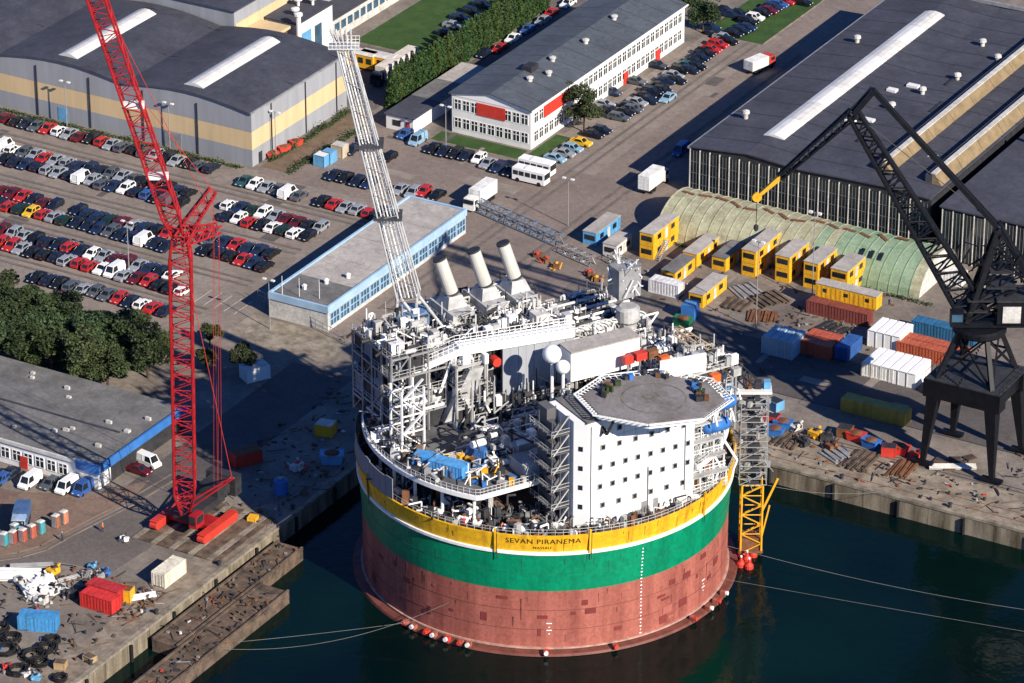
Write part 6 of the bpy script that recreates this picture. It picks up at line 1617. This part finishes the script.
for i, (px_, py_) in enumerate(((374, 432), (392, 452))):
    c = at(px_, py_, ZP); st_ = MB()
    for k in range(10): st_.obox((c.x + .4 * k, c.y - .25 * k, ZP + .25 * k), (.4, 1.1, .08), R(-30))
    for s_ in (-.55, .55): st_.bar((c.x + s_ * .5, c.y + s_ * .85, ZP + .9), (c.x + 4 + s_ * .5, c.y - 2.5 + s_ * .85, ZP + 3.4), .1)
    build(st_, 'deck_stair', M['white_clean'], ship, kind='stuff')
# white stair tower on the left
stt = SB()
for pp, qq in ((-26.5, -3.5), (-26.5, .2), (-22.5, -3.5), (-22.5, .2)): stt.bar(S(pp, qq, 17), S(pp, qq, 34), .28)
for k in range(6):
    z = 17.5 + k * 3
    for a_, b_ in (((-26.5, .2), (-22.5, .2)), ((-26.5, -3.5), (-22.5, -3.5)), ((-26.5, -3.5), (-26.5, .2)), ((-22.5, -3.5), (-22.5, .2))): stt.bar(S(*a_, z), S(*b_, z), .2)
    stt.bar(S(-26.3, .3, z), S(-22.7, .3, z + 3), .5, .14) if k % 2 else stt.bar(S(-22.7, .3, z), S(-26.3, .3, z + 3), .5, .14)
    stt.bar(S(-26.4, -3.4, z), S(-26.4, .1, z + 3), .16)
build(stt, 'stair_tower', M['white_clean'], ship, kind='stuff')
# low deck houses in front of the blast wall
for a_ in ((-12, -4, 5, 12, ZP, 26.4, 'roof_grey'), (-3.4, 4, 5, 11.6, ZP, 27.2, 'deck'), (4.6, 11.5, 5, 12, ZP, 29, 'blast'), (-14, -8.5, 13, 17.5, ZP, 25.2, 'module')):
    h = build(SB().sbox(*a_[:6]), 'deck_house', M['blast'], ship)
    build(SB().sbox(a_[0] - .15, a_[1] + .15, a_[2] - .15, a_[3] + .15, a_[5], a_[5] + .2), 'house_roof', M[a_[6]], h)
build(SB().sbox(-1.2, 3.4, 11.8, 13.8, 26, 31), 'switch_room', M['module'], ship)
# white satellite domes, white cabin behind the helideck
for px_, py_, z, r in ((552, 354, 38.5, 1.55), (563, 367, 36.8, 1.15)):
    c = at(px_, py_, z); d = build(MB().dome((c.x, c.y, z), r, 18, 10), 'radar_dome', M['white_clean'], ship, smooth=True)
    build(MB().tube((c.x, c.y, 27), (c.x, c.y, z - r * .9), .28, 10), 'dome_post', M['white'], d)
ca, cb_ = at(571, 353, 38.5), at(640, 336, 38.5)
cd = (cb_ - ca).normalized(); cn = Vector((-cd.y, cd.x, 0)) * 3.6
build(MB().hexa([tuple(v + Vector((0, 0, z))) for z in (-5.2, -.2) for v in (ca, cb_, cb_ + cn, ca + cn)]), 'control_cabin', M['white_clean'], ship)
build(MB().hexa([tuple(v + Vector((0, 0, z))) for z in (-.19, .05) for v in (ca - cn * .06, cb_ - cn * .06, cb_ + cn * 1.06, ca + cn * 1.06)]), 'cabin_roof', M['roof_pale'], ship)
for k in (.05, .5, .95): v = ca.lerp(cb_, k) + cn * .5; build(MB().bar((v.x, v.y, ZP), (v.x, v.y, 33.3), .35), 'cabin_post', M['white'], ship)
c = at(590, 369, 34); build(MB().obox((c.x, c.y, 34.2), (3.2, 1.6, 1.4), R(60)), 'rescue_boat', M['orange'], ship)
mg = SB(); rn = random.Random(66)
for i in range(260):
    p, q = rn.uniform(-19, 9), rn.uniform(4.5, 13); z = ZP + rn.choice((0, 0, 3.5, 4.3)); mi = rn.choice((0, 1, 1, 2, 3, 4)); k = rn.random(); a = S(p, q, z); h = rn.uniform(.4, 2.8)
    if k < .4: mg.sbox(p, p + rn.uniform(.3, 1.8), q, q + rn.uniform(.3, 1.4), z, z + h * .6, mi)
    elif k < .85: mg.path([a, a + Vector((0, 0, h)), S(p + rn.uniform(-4, 4), q, z + h), S(p + rn.uniform(-4, 4), q + rn.uniform(-2, 2), z + .2)], rn.uniform(.07, .2), 6, mi)
    else: mg.tube(a + Vector((0, 0, .6)), S(p + rn.uniform(-3, 3), q, z + .6), rn.uniform(.25, .6), 10, mi=mi)
build(mg, 'middle_deck_gear', [M['white_clean'], M['pipe'], M['lagging'], M['steel_dark'], M['module']], ship, kind='stuff')
# containers standing on the ship
def deck_box(p, q, z, size, rz, colour, label): inst('shipping_container', CT[size], tuple(S(p, q, z)), rz, label, 'container', 'containers on the ship', colour)
c1 = S(-24.5, 10.2, 0); c2 = S(-26.5, 4.6, 0)
def deck_box2(px_, py_, rz, colour, label, sc_):
    q = at(px_, py_, ZP); inst('shipping_container', CT[20], (q.x, q.y, ZP + .02), rz, label, 'container', 'containers on the ship', colour, scale=sc_)
deck_box2(449, 473, 0, (.08, .3, .62), 'long light blue container on the near deck edge of the ship', (1, 1, .8))
deck_box2(424, 464, R(10), (.06, .27, .6), 'short light blue container at the foot of the white stair tower', (.5, .9, .7))
deck_box2(478, 458, R(5), (.05, .16, .42), 'blue container before the inclined white duct on the ship', (.5, .9, .8))
dg = MB(); rn = random.Random(44)
for i in range(120):
    p, q = rn.uniform(-27, -9), rn.uniform(6, 18)
    if p * p + q * q > 27.5 ** 2: continue
    c = S(p, q, ZP); k = rn.random(); mi = rn.randrange(7)
    if k < .5: dg.obox((c.x, c.y, ZP + .45), (rn.uniform(.4, 1.6), rn.uniform(.4, 1.2), rn.uniform(.4, 1.4)), rn.uniform(0, 3), mi)
    else: dg.path([c, c + Vector((0, 0, rn.uniform(.6, 2.4))), c + Vector((rn.uniform(-2, 2), rn.uniform(-2, 2), rn.uniform(.6, 2)))], .1, 5, mi)
build(dg, 'process_deck_gear', [M['white_clean'], M['pipe'], M['steel_dark'], M['rust'], M['blue'], M['offwhite'], M['yellow']], ship, kind='stuff')

# ---- accommodation block
A, Bq, QF, QB = -7.9, 11.6, 26.4, 17.0
blk = SB()
plan = [S(A, QB, 0), S(A - 1.4, QB + 1.5, 0), S(A - 1.4, QF - 1.2, 0), S(A, QF, 0), S(Bq, QF, 0), S(Bq, QB, 0)]
plan = [(v.x, v.y) for v in plan]
plan = [(S(A - 1.6, QB, 0).x, S(A - 1.6, QB, 0).y), (S(A - 1.6, QF - 1.7, 0).x, S(A - 1.6, QF - 1.7, 0).y)] + [(S(A, QF, 0).x, S(A, QF, 0).y), (S(Bq, QF, 0).x, S(Bq, QF, 0).y), (S(Bq, QB, 0).x, S(Bq, QB, 0).y)]
acc = build(MB().prism(plan, 16.72, 35.4), 'accommodation_block', M['white_clean'], ship)
wm = SB().sbox(-.3, .3, -.03, .02, -.36, .36)
for p0_, p1_, z0_, z1_ in ((-.44, -.3, -.5, .5), (.3, .44, -.5, .5), (-.3, .3, .36, .5), (-.3, .3, -.5, -.36)): wm.sbox(p0_, p1_, -.02, .09, z0_, z1_, 1)
wm = wm.mesh('window', [M['glass'], M['steel_grey']])
def awin(p, z, q=QF + .0):
    o = link('window', wm, acc); o.location = S(p, q + .03, z)
for z, ps in ((20.4, 6), (23.8, 8), (27.2, 8), (30.6, 6), (33.4, 2)):
    for k in range(ps):
        p = A + 2.2 + k * (2.3 if ps == 8 else 2.95) + (0 if ps == 8 else .5)
        if p < Bq - 1: awin(p, z)
        
for z in (20.6, 24, 27.4, 30.8):
    c = S(A - .8, QF - .85, z); d = Vector((math.cos(R(-60 - 13)), math.sin(R(-60 - 13)), 0))
    b = MB(); nrm = (S(A, QF, 0) - S(A - 1.6, QF - 1.7, 0)).normalized(); outn = Vector((nrm.y, -nrm.x, 0))
    b.bar(c - nrm * .35 + outn * .03, c + nrm * .35 + outn * .03, .08, .8); build(b, 'window', M['glass'], acc)
for z in (18.7, 18.7):
    pass
for p in (2.0, 4.2):
    build(SB().sbox(p, p + .9, QF + .01, QF + .1, 16.9, 19), 'door', M['steel_grey'], acc)
for k in range(1, 9): build(SB().sbox(A + k * 2.17 - .03, A + k * 2.17 + .03, QF + .005, QF + .035, 16.8, 35.3), 'panel_seam', M['offwhite'], acc)
for z in (18.9, 22.2, 25.6, 29.0, 32.2): build(SB().sbox(A + .05, Bq - .05, QF + .004, QF + .03, z - .03, z + .03), 'panel_seam', M['offwhite'], acc)
for p, z0, z1 in ((A + .5, 17, 34.8), (3.1, 17, 25), (9.9, 19, 35)): build(SB().tube(S(p, QF + .18, z0), S(p, QF + .18, z1), .07, 6), 'service_pipe', M['steel_grey'], acc)
lad = SB()
for k in range(8):
    for dq in (0, .5): lad.bar(S(A + 8 + k * .5, QF + .4 + dq, 17.0), S(A + 8 + k * .5, QF + .4 + dq, 18.3), .05)
build(lad, 'door_railing', M['steel_dark'], acc, kind='stuff')
build(SB().sbox(A - .3, Bq + .3, QB - .3, QF + .15, 35.4, 35.65), 'block_roof', M['roof_grey'], acc)
# stair and scaffold shaft on the block's left side
sc = SB()
for k in range(6):
    z = 17 + k * 3.2
    sc.sbox(A - 5.0, A - 1.9, QF - 9.5, QF - 2.5, z, z + .12); sc.sbox(A - 3.6, A - 2.0, QF - 9.4, QF - 6.5, z + .12, z + 2.9)
    for pp, qq in ((A - 5, QF - 6.5), (A - 5, QF - 2.5), (A - 2, QF - 6.5), (A - 2, QF - 2.5), (A - 3.5, QF - 2.5)): sc.bar(S(pp, qq, z), S(pp, qq, z + 3.2), .12)
    for zz in (.6, 1.1): sc.bar(S(A - 5, QF - 2.5, z + zz), S(A - 2, QF - 2.5, z + zz), .06); sc.bar(S(A - 5, QF - 6.5, z + zz), S(A - 5, QF - 2.5, z + zz), .06)
    sc.bar(S(A - 4.8, QF - 2.6, z + .1), S(A - 2.2, QF - 2.6, z + 3.2), .3, .1)
    sc.sbox(A - 4.2 + .3 * (k % 2), A - 2.8, QF - 6, QF - 4, z + .2, z + 1.4)
build(sc, 'stair_shaft', mat('shaft_grey', (.12, .12, .125), .6), ship, kind='stuff')
sr = SB()
for k in range(6):
    z = 17 + k * 3.2
    for zz in (.5, 1.1):
        sr.bar(S(A - 5.1, QF - 2.4, z + zz), S(A - 1.9, QF - 2.4, z + zz), .07); sr.bar(S(A - 5.1, QF - 9.4, z + zz), S(A - 5.1, QF - 2.4, z + zz), .07)
    for i in range(6): sr.bar(S(A - 5.1, QF - 9 + i * 1.3, z), S(A - 5.1, QF - 9 + i * 1.3, z + 1.1), .06)
    sr.bar(S(A - 4.9, QF - 2.3, z + .1), S(A - 2.1, QF - 2.3, z + 3.2), .16, .16)
build(sr, 'shaft_railing', M['lagging'], ship, kind='stuff')
# open galleries on the right side of the block
for k in range(6):
    z = 16.9 + k * 3.1
    gal = build(SB().sbox(Bq + .1, Bq + 7.5 - .5 * k, QB + 3, min(QF - .3, 26) - max(0, k - 4) * 1.0 - 1.0 * (k == 0), z, z + .22), 'gallery_deck', M['module'], ship)
    gr = SB(); w = Bq + 7.5 - .5 * k; qf = QF - .5
    for i in range(8):
        p = Bq + .3 + i * (w - Bq - .4) / 7
        gr.bar(S(p, qf - 1.0, z + .2), S(p, qf - 1.0, z + 1.35), .07)
    for dz in (.7, 1.3): gr.bar(S(Bq + .2, qf - 1.0, z + dz), S(w, qf - 1.0, z + dz), .09)
    for p in (Bq + 2.4, Bq + 4.8, w - .2): gr.bar(S(p, qf - 1.2, z + .2), S(p, qf - 1.2, z + 3.1), .2)
    build(gr, 'railing', M['white_clean'], gal, kind='stuff')
    rn = random.Random(60 + k)
    for i in range(6):
        p = rn.uniform(Bq + .4, w - 1.6); q = rn.uniform(QF - 5, QF - 2.6)
        build(SB().sbox(p, p + rn.uniform(.6, 1.5), q, q + rn.uniform(.5, 1.2), z + .23, z + rn.uniform(.9, 2.4)), 'locker', M[rn.choice(['steel_grey', 'module', 'deck_brown', 'rust', 'white', 'steel_dark'])], gal)
    pp = MB()
    for i in range(10):
        p = rn.uniform(Bq + .3, w - .3); q = rn.uniform(QF - 4, QF - 1.4); a_ = S(p, q, z); pp.path([a_, a_ + Vector((0, 0, rn.uniform(1, 3))), S(rn.uniform(Bq, w), q, z + rn.uniform(1, 3))], .1, 5)
    build(pp, 'pipework', M['pipe'], gal, kind='stuff')
# davits and survival capsules
for (px_, py_, z) in ((722, 403, 32.5), (716, 425, 28.0)):
    c = at(px_, py_, z); b = MB(); d = Vector((CP, SP, 0))
    a0, b0 = c - d * 1.5, c + d * 1.5
    b.tube(a0, b0, 1.15, 16); b.dome(tuple(a0), 1.14, 14, 8); b.dome(tuple(b0), 1.14, 14, 8)
    build(b, 'survival_capsule', M['blue'], ship, smooth=True)
    dv = MB(); 
    for s in (-1, 1): dv.path([c + d * s * 1.6 + Vector((0, 0, -3)), c + d * s * 1.6 + Vector((0, 0, 2.6)), c + d * s * 1.6 + Vector((1.8, -1.0, 2.9)), c + d * s * 1.6 + Vector((2.4, -1.3, 1.4))], .16, 6)
    build(dv, 'davit', M['white_clean'], ship, kind='stuff')
for pts_ in ([(730, 415, 30), (724, 440, 24), (737, 460, 20), (733, 470, 18.5)], [(712, 452, 22), (720, 466, 19.5), (715, 480, 18.3)]):
    build(MB().path([on_plane(x, y, S(17, 24, 0), _fg) for x, y, z in pts_], .22, 8), 'overboard_pipe', M['white_clean'], ship)
# ---- helideck
HC = Vector((24.9, -9.9, 0)); HZ = 36.9
oct_ = []
for k in range(8):
    v = _rt * (11.2 * math.cos(R(-95 + 45 * k))) + _fg * (8.5 * math.sin(R(-95 + 45 * k))); oct_.append((HC.x + v.x, HC.y + v.y))
M['helideck'] = mat('helideck_paint', (.23, .215, .21), .85, col2=(.15, .135, .125), scale=.16, fine=1.0)
hd = build(MB().prism(oct_, HZ - .45, HZ), 'helideck', M['helideck'], ship)
def ringmesh(c, r0, r1, z, n=48):
    b = MB(); vs = []
    for r in (r0, r1):
        for i in range(n): a = 2 * math.pi * i / n; vs.append((c.x + r * math.cos(a), c.y + r * math.sin(a), z))
    b.add(vs, [(i, i + n, (i + 1) % n + n, (i + 1) % n) for i in range(n)]); return b
M['faded'] = mat('faded_marking', (.2, .18, .14), .85, var=.25, scale=.8)
build(ringmesh(HC, 4.9, 5.2, HZ + .012), 'landing_circle', M['faded'], hd)
for s in (-1, 1): 
    c = HC + Vector((CP, SP, 0)) * s * 1.1; build(MB().obox((c.x, c.y, HZ + .012), (.4, 3.2, .01), R(60)), 'letter_bar', M['faded'], hd)
build(MB().obox((HC.x, HC.y, HZ + .010), (2.2, .4, .008), R(60)), 'letter_bar', M['faded'], hd)
for k in range(8):
    a, b = Vector((*oct_[k], HZ)), Vector((*oct_[(k + 1) % 8], HZ)); mid = (a + b) / 2; out = (mid - Vector((HC.x, HC.y, HZ))).normalized()
    nf = MB(); n = 9; A2, B2 = a + out * 1.15 + (a - b).normalized() * .4 + Vector((0, 0, .2)), b + out * 1.15 + (b - a).normalized() * .4 + Vector((0, 0, .2))
    for i in range(n + 1): nf.bar(a.lerp(b, i / n) - Vector((0, 0, .2)), A2.lerp(B2, i / n), .13)
    nf.bar(A2, B2, .16); nf.bar(a.lerp(A2, .5), b.lerp(B2, .5), .07)
    nfo = build(nf, 'safety_net_frame', M['white_clean'], hd)
    nt_ = MB(); nt_.add([tuple(a + out * .05 - Vector((0, 0, .12))), tuple(b + out * .05 - Vector((0, 0, .12))), tuple(B2 - Vector((0, 0, .02))), tuple(A2 - Vector((0, 0, .02)))], [(0, 1, 2, 3)])
    build(MB().bar(a - Vector((0, 0, .65)), b - Vector((0, 0, .65)), .35, .5), 'deck_edge_girder', M['white_clean'], hd)
sp = MB()
for k in range(8):
    a = Vector((*oct_[k], HZ - .5)); c = Vector((HC.x, HC.y, 0)) + (a - Vector((HC.x, HC.y, HZ))) * .45; sp.bar(a.lerp(Vector((HC.x, HC.y, HZ - .5)), .1), Vector((c.x, c.y, 33.5)), .3)
    sp.bar(Vector((c.x, c.y, HZ - .5)), Vector((c.x, c.y, 33.5)), .3)
build(sp, 'helideck_strut', M['steel_grey'], hd, kind='stuff')
v0 = Vector((*oct_[7], HZ - .6))
ap = S(A + 2.5, QF + 1.5, 33.6)
build(MB().bar(Vector((*oct_[6], HZ - .6)), ap, .45).bar(ap, Vector((*oct_[7], HZ - .6)).lerp(Vector((*oct_[0], HZ - .6)), .3), .4), 'access_walkway', M['steel_dark'], hd)
# deck gear on and behind the helideck
rn = random.Random(77)
hg = MB()
for i in range(34):
    a = rn.choice((rn.uniform(R(95), R(215)), rn.uniform(R(20), R(75)))); r = rn.uniform(6.9, 8.4); c = Vector((HC.x + r * math.cos(a), HC.y + r * math.sin(a), HZ))
    hg.obox((c.x, c.y, HZ + .4), (rn.uniform(.3, 1.3), rn.uniform(.3, .9), rn.uniform(.3, 1.2)), rn.uniform(0, 3), rn.randrange(5))
build(hg, 'helideck_gear', [M['steel_dark'], M['leaf_pine'], M['rust'], M['steel_dark'], M['blue']], hd, kind='stuff')
# ---- structures behind the helideck
module('aft_module', 14, 25, 9.5, 16.5, ZP, 33, 3, 2, 3, 41, 120, 3, 8, plates=.7)
for i, (px_, py_, z, s_, m) in enumerate(((640, 352, 37, 2.2, 'red'), (652, 350, 36.5, 2.0, 'rust'), (664, 356, 36, 1.8, 'orange'), (628, 356, 36.5, 1.8, 'red'), (700, 352, 35, 2.0, 'steel_grey'), (722, 358, 34, 2.2, 'steel_dark'), (715, 374, 34, 1.8, 'orange'), (736, 368, 34, 1.6, 'module'))):
    c = at(px_, py_, z); build(MB().obox((c.x, c.y, z - .6), (s_ * .9, s_ * .6, 1.3), R(60)), 'deck_locker', M[m], ship)
    build(MB().tube((c.x, c.y, ZP), (c.x, c.y, z - 1.4), .2, 6), 'locker_post', M['steel_grey'], ship)
c = at(683, 358, 37); build(MB().obox((c.x, c.y, 35.6), (8.0, .3, 3.2), R(52)), 'wind_screen', M['white_clean'], ship)
# pedestal silo at the back
c = at(628, 300, 37)
build(MB().lathe((c.x, c.y, ZP), [(1.5, 0), (1.5, 10), (2.0, 10.6), (2.0, 12.6), (1.4, 13)], 18), 'crane_pedestal', M['module'], ship)
bx = build(MB().obox((c.x - 1.0, c.y + .6, ZP + 17.2), (4.2, 3.4, 5.2), R(60)), 'crane_house', M['steel_grey'], ship)
rn = random.Random(12); cl_ = MB()
for i in range(26): cl_.bar((c.x + rn.uniform(-3.5, 2), c.y + rn.uniform(-2, 2.5), ZP + rn.uniform(14, 21)), (c.x + rn.uniform(-3.5, 2), c.y + rn.uniform(-2, 2.5), ZP + rn.uniform(15, 22)), .16)
build(cl_, 'crane_bracing', M['white'], ship, kind='stuff')
ca, cb_ = at(690, 352, 34), at(764, 392, 30)
ch = [MB() for _ in range(4)]; brm = MB(); lattice(ch, brm, at(738, 372, 31), at(676, 330, 36), 1.8, 1.2, 12, .16, .08)
for m_ in ch: brm.add(m_.v, m_.f)
build(brm, 'deck_crane_boom', mat('tan_steel', (.33, .25, .17), .6), ship, kind='stuff')
brm = MB(); ch = [MB() for _ in range(4)]; lattice(ch, brm, at(752, 384, 30), at(706, 341, 34), 1.6, 1.2, 10, .15, .08)
for m_ in ch: brm.add(m_.v, m_.f)
build(brm, 'deck_crane_boom', M['steel_dark'], ship, kind='stuff')
# ---- flare boom
fb0 = S(-15.5, -17.5, 37.0)
ft = on_plane(344, 46, fb0, _fg)
fb0v = on_plane(409, 296, fb0, _fg)
ch = [MB() for _ in range(4)]; brm = MB()
lattice(ch, brm, fb0v, ft, 3.7, 2.2, 18, .13, .05, up=-_fg, d0=3.0, d1=1.8)
fl = build(brm, 'flare_boom', M['pipe'], ship, kind='stuff')
for c in ch: build(c, 'chord', M['lagging'], fl)
dv = (ft - fb0v).normalized()
for k in range(5):
    o = _rt * (-1.2 + .6 * k)
    build(MB().tube(fb0v + o - _fg * .6, ft + o * .7 - _fg * .5, .12, 8), 'flare_pipe', M['lagging'] if k % 2 else M['white_clean'], fl)
    build(MB().tube(ft + o * .9, ft + o * 1.3 + dv * 2.6, .12, 8, .16), 'flare_tip', M['module'], fl)
    build(MB().tube(ft + o * .9 + _fg * 1.2, ft + o * 1.3 + _fg * 1.2 + dv * 2.4, .1, 8, .14), 'flare_tip', M['offwhite'], fl)
fp = MB(); 
for k in range(9):
    for s in (-1, 1): fp.bar(ft + _rt * (-2.4 + .6 * k) + _fg * s * 1.3, ft + _rt * (-2.4 + .6 * k) + _fg * s * 1.3 + Vector((0, 0, 1.2)), .05)
for s in (-1, 1):
    for z in (0, .6, 1.2): fp.bar(ft + _rt * -2.4 + _fg * s * 1.3 + Vector((0, 0, z)), ft + _rt * 2.4 + _fg * s * 1.3 + Vector((0, 0, z)), .06)
build(fp, 'platform_railing', M['white_clean'], fl, kind='stuff')
c = ft; build(MB().hexa([tuple(ft + _rt * a + _fg * b + Vector((0, 0, z))) for z in (-.15, .0) for a, b in ((-2.4, -1.3), (2.4, -1.3), (2.4, 1.3), (-2.4, 1.3))]), 'platform', M['module'], fl)
for k in (.33, .62):
    c = fb0v.lerp(ft, k); build(MB().hexa([tuple(c + _rt * a + _fg * b + Vector((0, 0, z))) for z in (-.1, .05) for a, b in ((-2.3, -2.2), (2.3, -2.2), (2.3, 2.2), (-2.3, 2.2))]), 'platform', M['grate'], fl)
bl = MB()
for s in (-1.6, 1.6):
    bl.tube(fb0v + _rt * s + dv * 1, S(-17 + s, -18, ZP), .3, 8); bl.tube(fb0v + _rt * s, S(-12 + s, -12, 34), .25, 8)
build(bl, 'boom_support', M['module'], ship, kind='stuff')
build(MB().lathe(tuple(S(-15.3, -17, 36.2)), [(3.0, 0), (3.0, 1.6), (2.4, 2.4)], 16), 'boom_base', mat('blue_grey_paint', (.12, .2, .33), .5), ship)

# ---- yellow access tower and grey scaffold at the ship's right side
fa = rim(735, 30.5); base = polar(R(20), 33.4, -3.2)
base = at(750, 548, -2.6)
t = thing('access_tower', tuple(base), 'yellow lattice access tower standing against the right side of the round hull', 'tower')
lattice_parts(t, base, base + Vector((0, 0, 12.5)), 3.4, 3.4, 7, .18, .1, M['yellow'], 'bracing', up=_fg)
build(MB().obox(tuple(base + Vector((0, 0, .3))), (4, 4, .3), HEAD), 'platform', M['rust'], t)
build(MB().obox(tuple(base + Vector((0, 0, 1.5))), (3.0, 3.0, 2.2), HEAD), 'lift_cage', M['rust'], t)
build(MB().bar(base + Vector((0, 0, 7)) + _rt * 1.8, base + Vector((0, 0, 13)) + _rt * 4.2, .35), 'brace', M['yellow'], t)
build(MB().bar(base + Vector((0, 0, 2)) + _rt * 1.8, base + Vector((0, 0, 8)) + _rt * 3.0, .25), 'brace', M['yellow'], t)
t2 = thing('scaffold_tower', tuple(base + Vector((0, 0, 13))), 'grey scaffold tower above the yellow access tower beside the helideck', 'tower')
scb = MB(); 
for k in range(7):
    z = 13 + k * 2.3
    for a, b in ((-2.2, -2.2), (2.2, -2.2), (2.2, 2.2), (-2.2, 2.2)): scb.bar(base + _rt * a + _fg * b + Vector((0, 0, z)), base + _rt * a + _fg * b + Vector((0, 0, z + 2.3)), .1)
    for s in (-2.2, 2.2):
        for dz in (0, 1.1): scb.bar(base + _rt * -2.2 + _fg * s + Vector((0, 0, z + dz)), base + _rt * 2.2 + _fg * s + Vector((0, 0, z + dz)), .1); scb.bar(base + _fg * -2.2 + _rt * s + Vector((0, 0, z + dz)), base + _fg * 2.2 + _rt * s + Vector((0, 0, z + dz)), .1)
        scb.bar(base + _rt * -2.2 + _fg * s + Vector((0, 0, z)), base + _rt * 2.2 + _fg * s + Vector((0, 0, z + 2.3)), .1)
rn = random.Random(91)
for k in range(54):
    p_ = base + _rt * rn.uniform(-3.2, 2.6) + _fg * rn.uniform(-2.4, 2.4) + Vector((0, 0, rn.uniform(13, 29)))
    if rn.random() < .5: scb.bar(p_, p_ + _rt * rn.uniform(-2, 2) + Vector((0, 0, rn.uniform(-2.5, 2.5))), .09)
    else: scb.obox(tuple(p_), (rn.uniform(.4, 1.3), rn.uniform(.3, .9), rn.uniform(.3, 1.1)), rn.uniform(0, 3))
build(scb, 'scaffold_frame', M['pipe'], t2, kind='stuff')
for z_ in (19, 24, 28): build(MB().bar(base + Vector((0, 0, z_)) - _rt * 2, base + Vector((0, 0, z_ - .2)) - _rt * 6.5, 1.4, .2), 'gangway', M['module'], t2)
for k in range(7):
    build(MB().obox(tuple(base + Vector((0, 0, 13.1 + k * 2.3))), (2.0, 4.2, .1), HEAD), 'scaffold_board', M['grate'], t2)
build(MB().obox(tuple(base + Vector((0, 0, 29.5)) - _rt * 1), (7.5, 3.4, .4), HEAD), 'top_platform', M['white'], t2)
for k in range(5): build(MB().obox(tuple(base + Vector((0, 0, 30.3)) + _rt * (-4 + 1.5 * k)), (1.1, 1.3, 1.3), HEAD), 'tool_box', M[['blue_pale', 'steel_grey', 'rust', 'steel_dark', 'blue_pale'][k]], t2)
# small red and white buoys by the tower foot
by = MB().lathe((0, 0, 0), [(.2, -.5), (.75, 0), (.75, .6), (.3, 1.1), (.12, 1.7)], 12).mesh('buoy', M['red']); byt = MB().lathe((0, 0, 1.7), [(.2, 0), (.2, .25)], 8).mesh('buoy_top', M['white_clean'])
for i, (px_, py_) in enumerate(((742, 556), (747, 561), (753, 556), (741, 566), (749, 568))):
    q = at(px_, py_, ZW); inst('mooring_buoy', [('float', by), ('top', byt)], (q.x, q.y, ZW), 0, f'red float with white top, {ORD[i]} from left below the yellow access tower', 'buoy', 'floats by the access tower')
# ---- mooring lines
RP = mat('pale_rope', (.2, .2, .19), .9)
def rope(a, b, sag, label, r=.03, n=18):
    b_ = MB(); pts_ = [a.lerp(b, k / n) - Vector((0, 0, sag * 4 * (k / n) * (1 - k / n))) for k in range(n + 1)]
    b_.path(pts_, r, 5); tag(build(b_, 'mooring_line', RP), label, 'rope', 'mooring lines')
rope(polar(rim(450), 30.05, 3.0), at(210, 648, -1.6), 3.0, 'pale mooring line from the red hull band to the outer pontoon')
rope(polar(rim(420), 31.0, -2.2), at(236, 642, -3.0), .2, 'lower mooring line from the skirt towards the outer pontoon')
rope(polar(rim(728), 30.2, 2.0), Vector((72, 41.7, .2)) + Vector((40, -8, -2)), 3.0, 'pale mooring line crossing the dark water to the right edge')
rope(polar(rim(722), 30.2, -2.0), at(1040, 634, -3.3), .1, 'faint lower line on the water towards the right edge', r=.025)
rope(polar(rim(352), 30.2, 17.5), at(268, 530, .6), 1.5, 'mooring line from the shaded hull side to the west quay')
rope(polar(rim(733), 30.2, 12), at(880, 492, .6), 1.5, 'mooring line from the hull to the north quay edge')
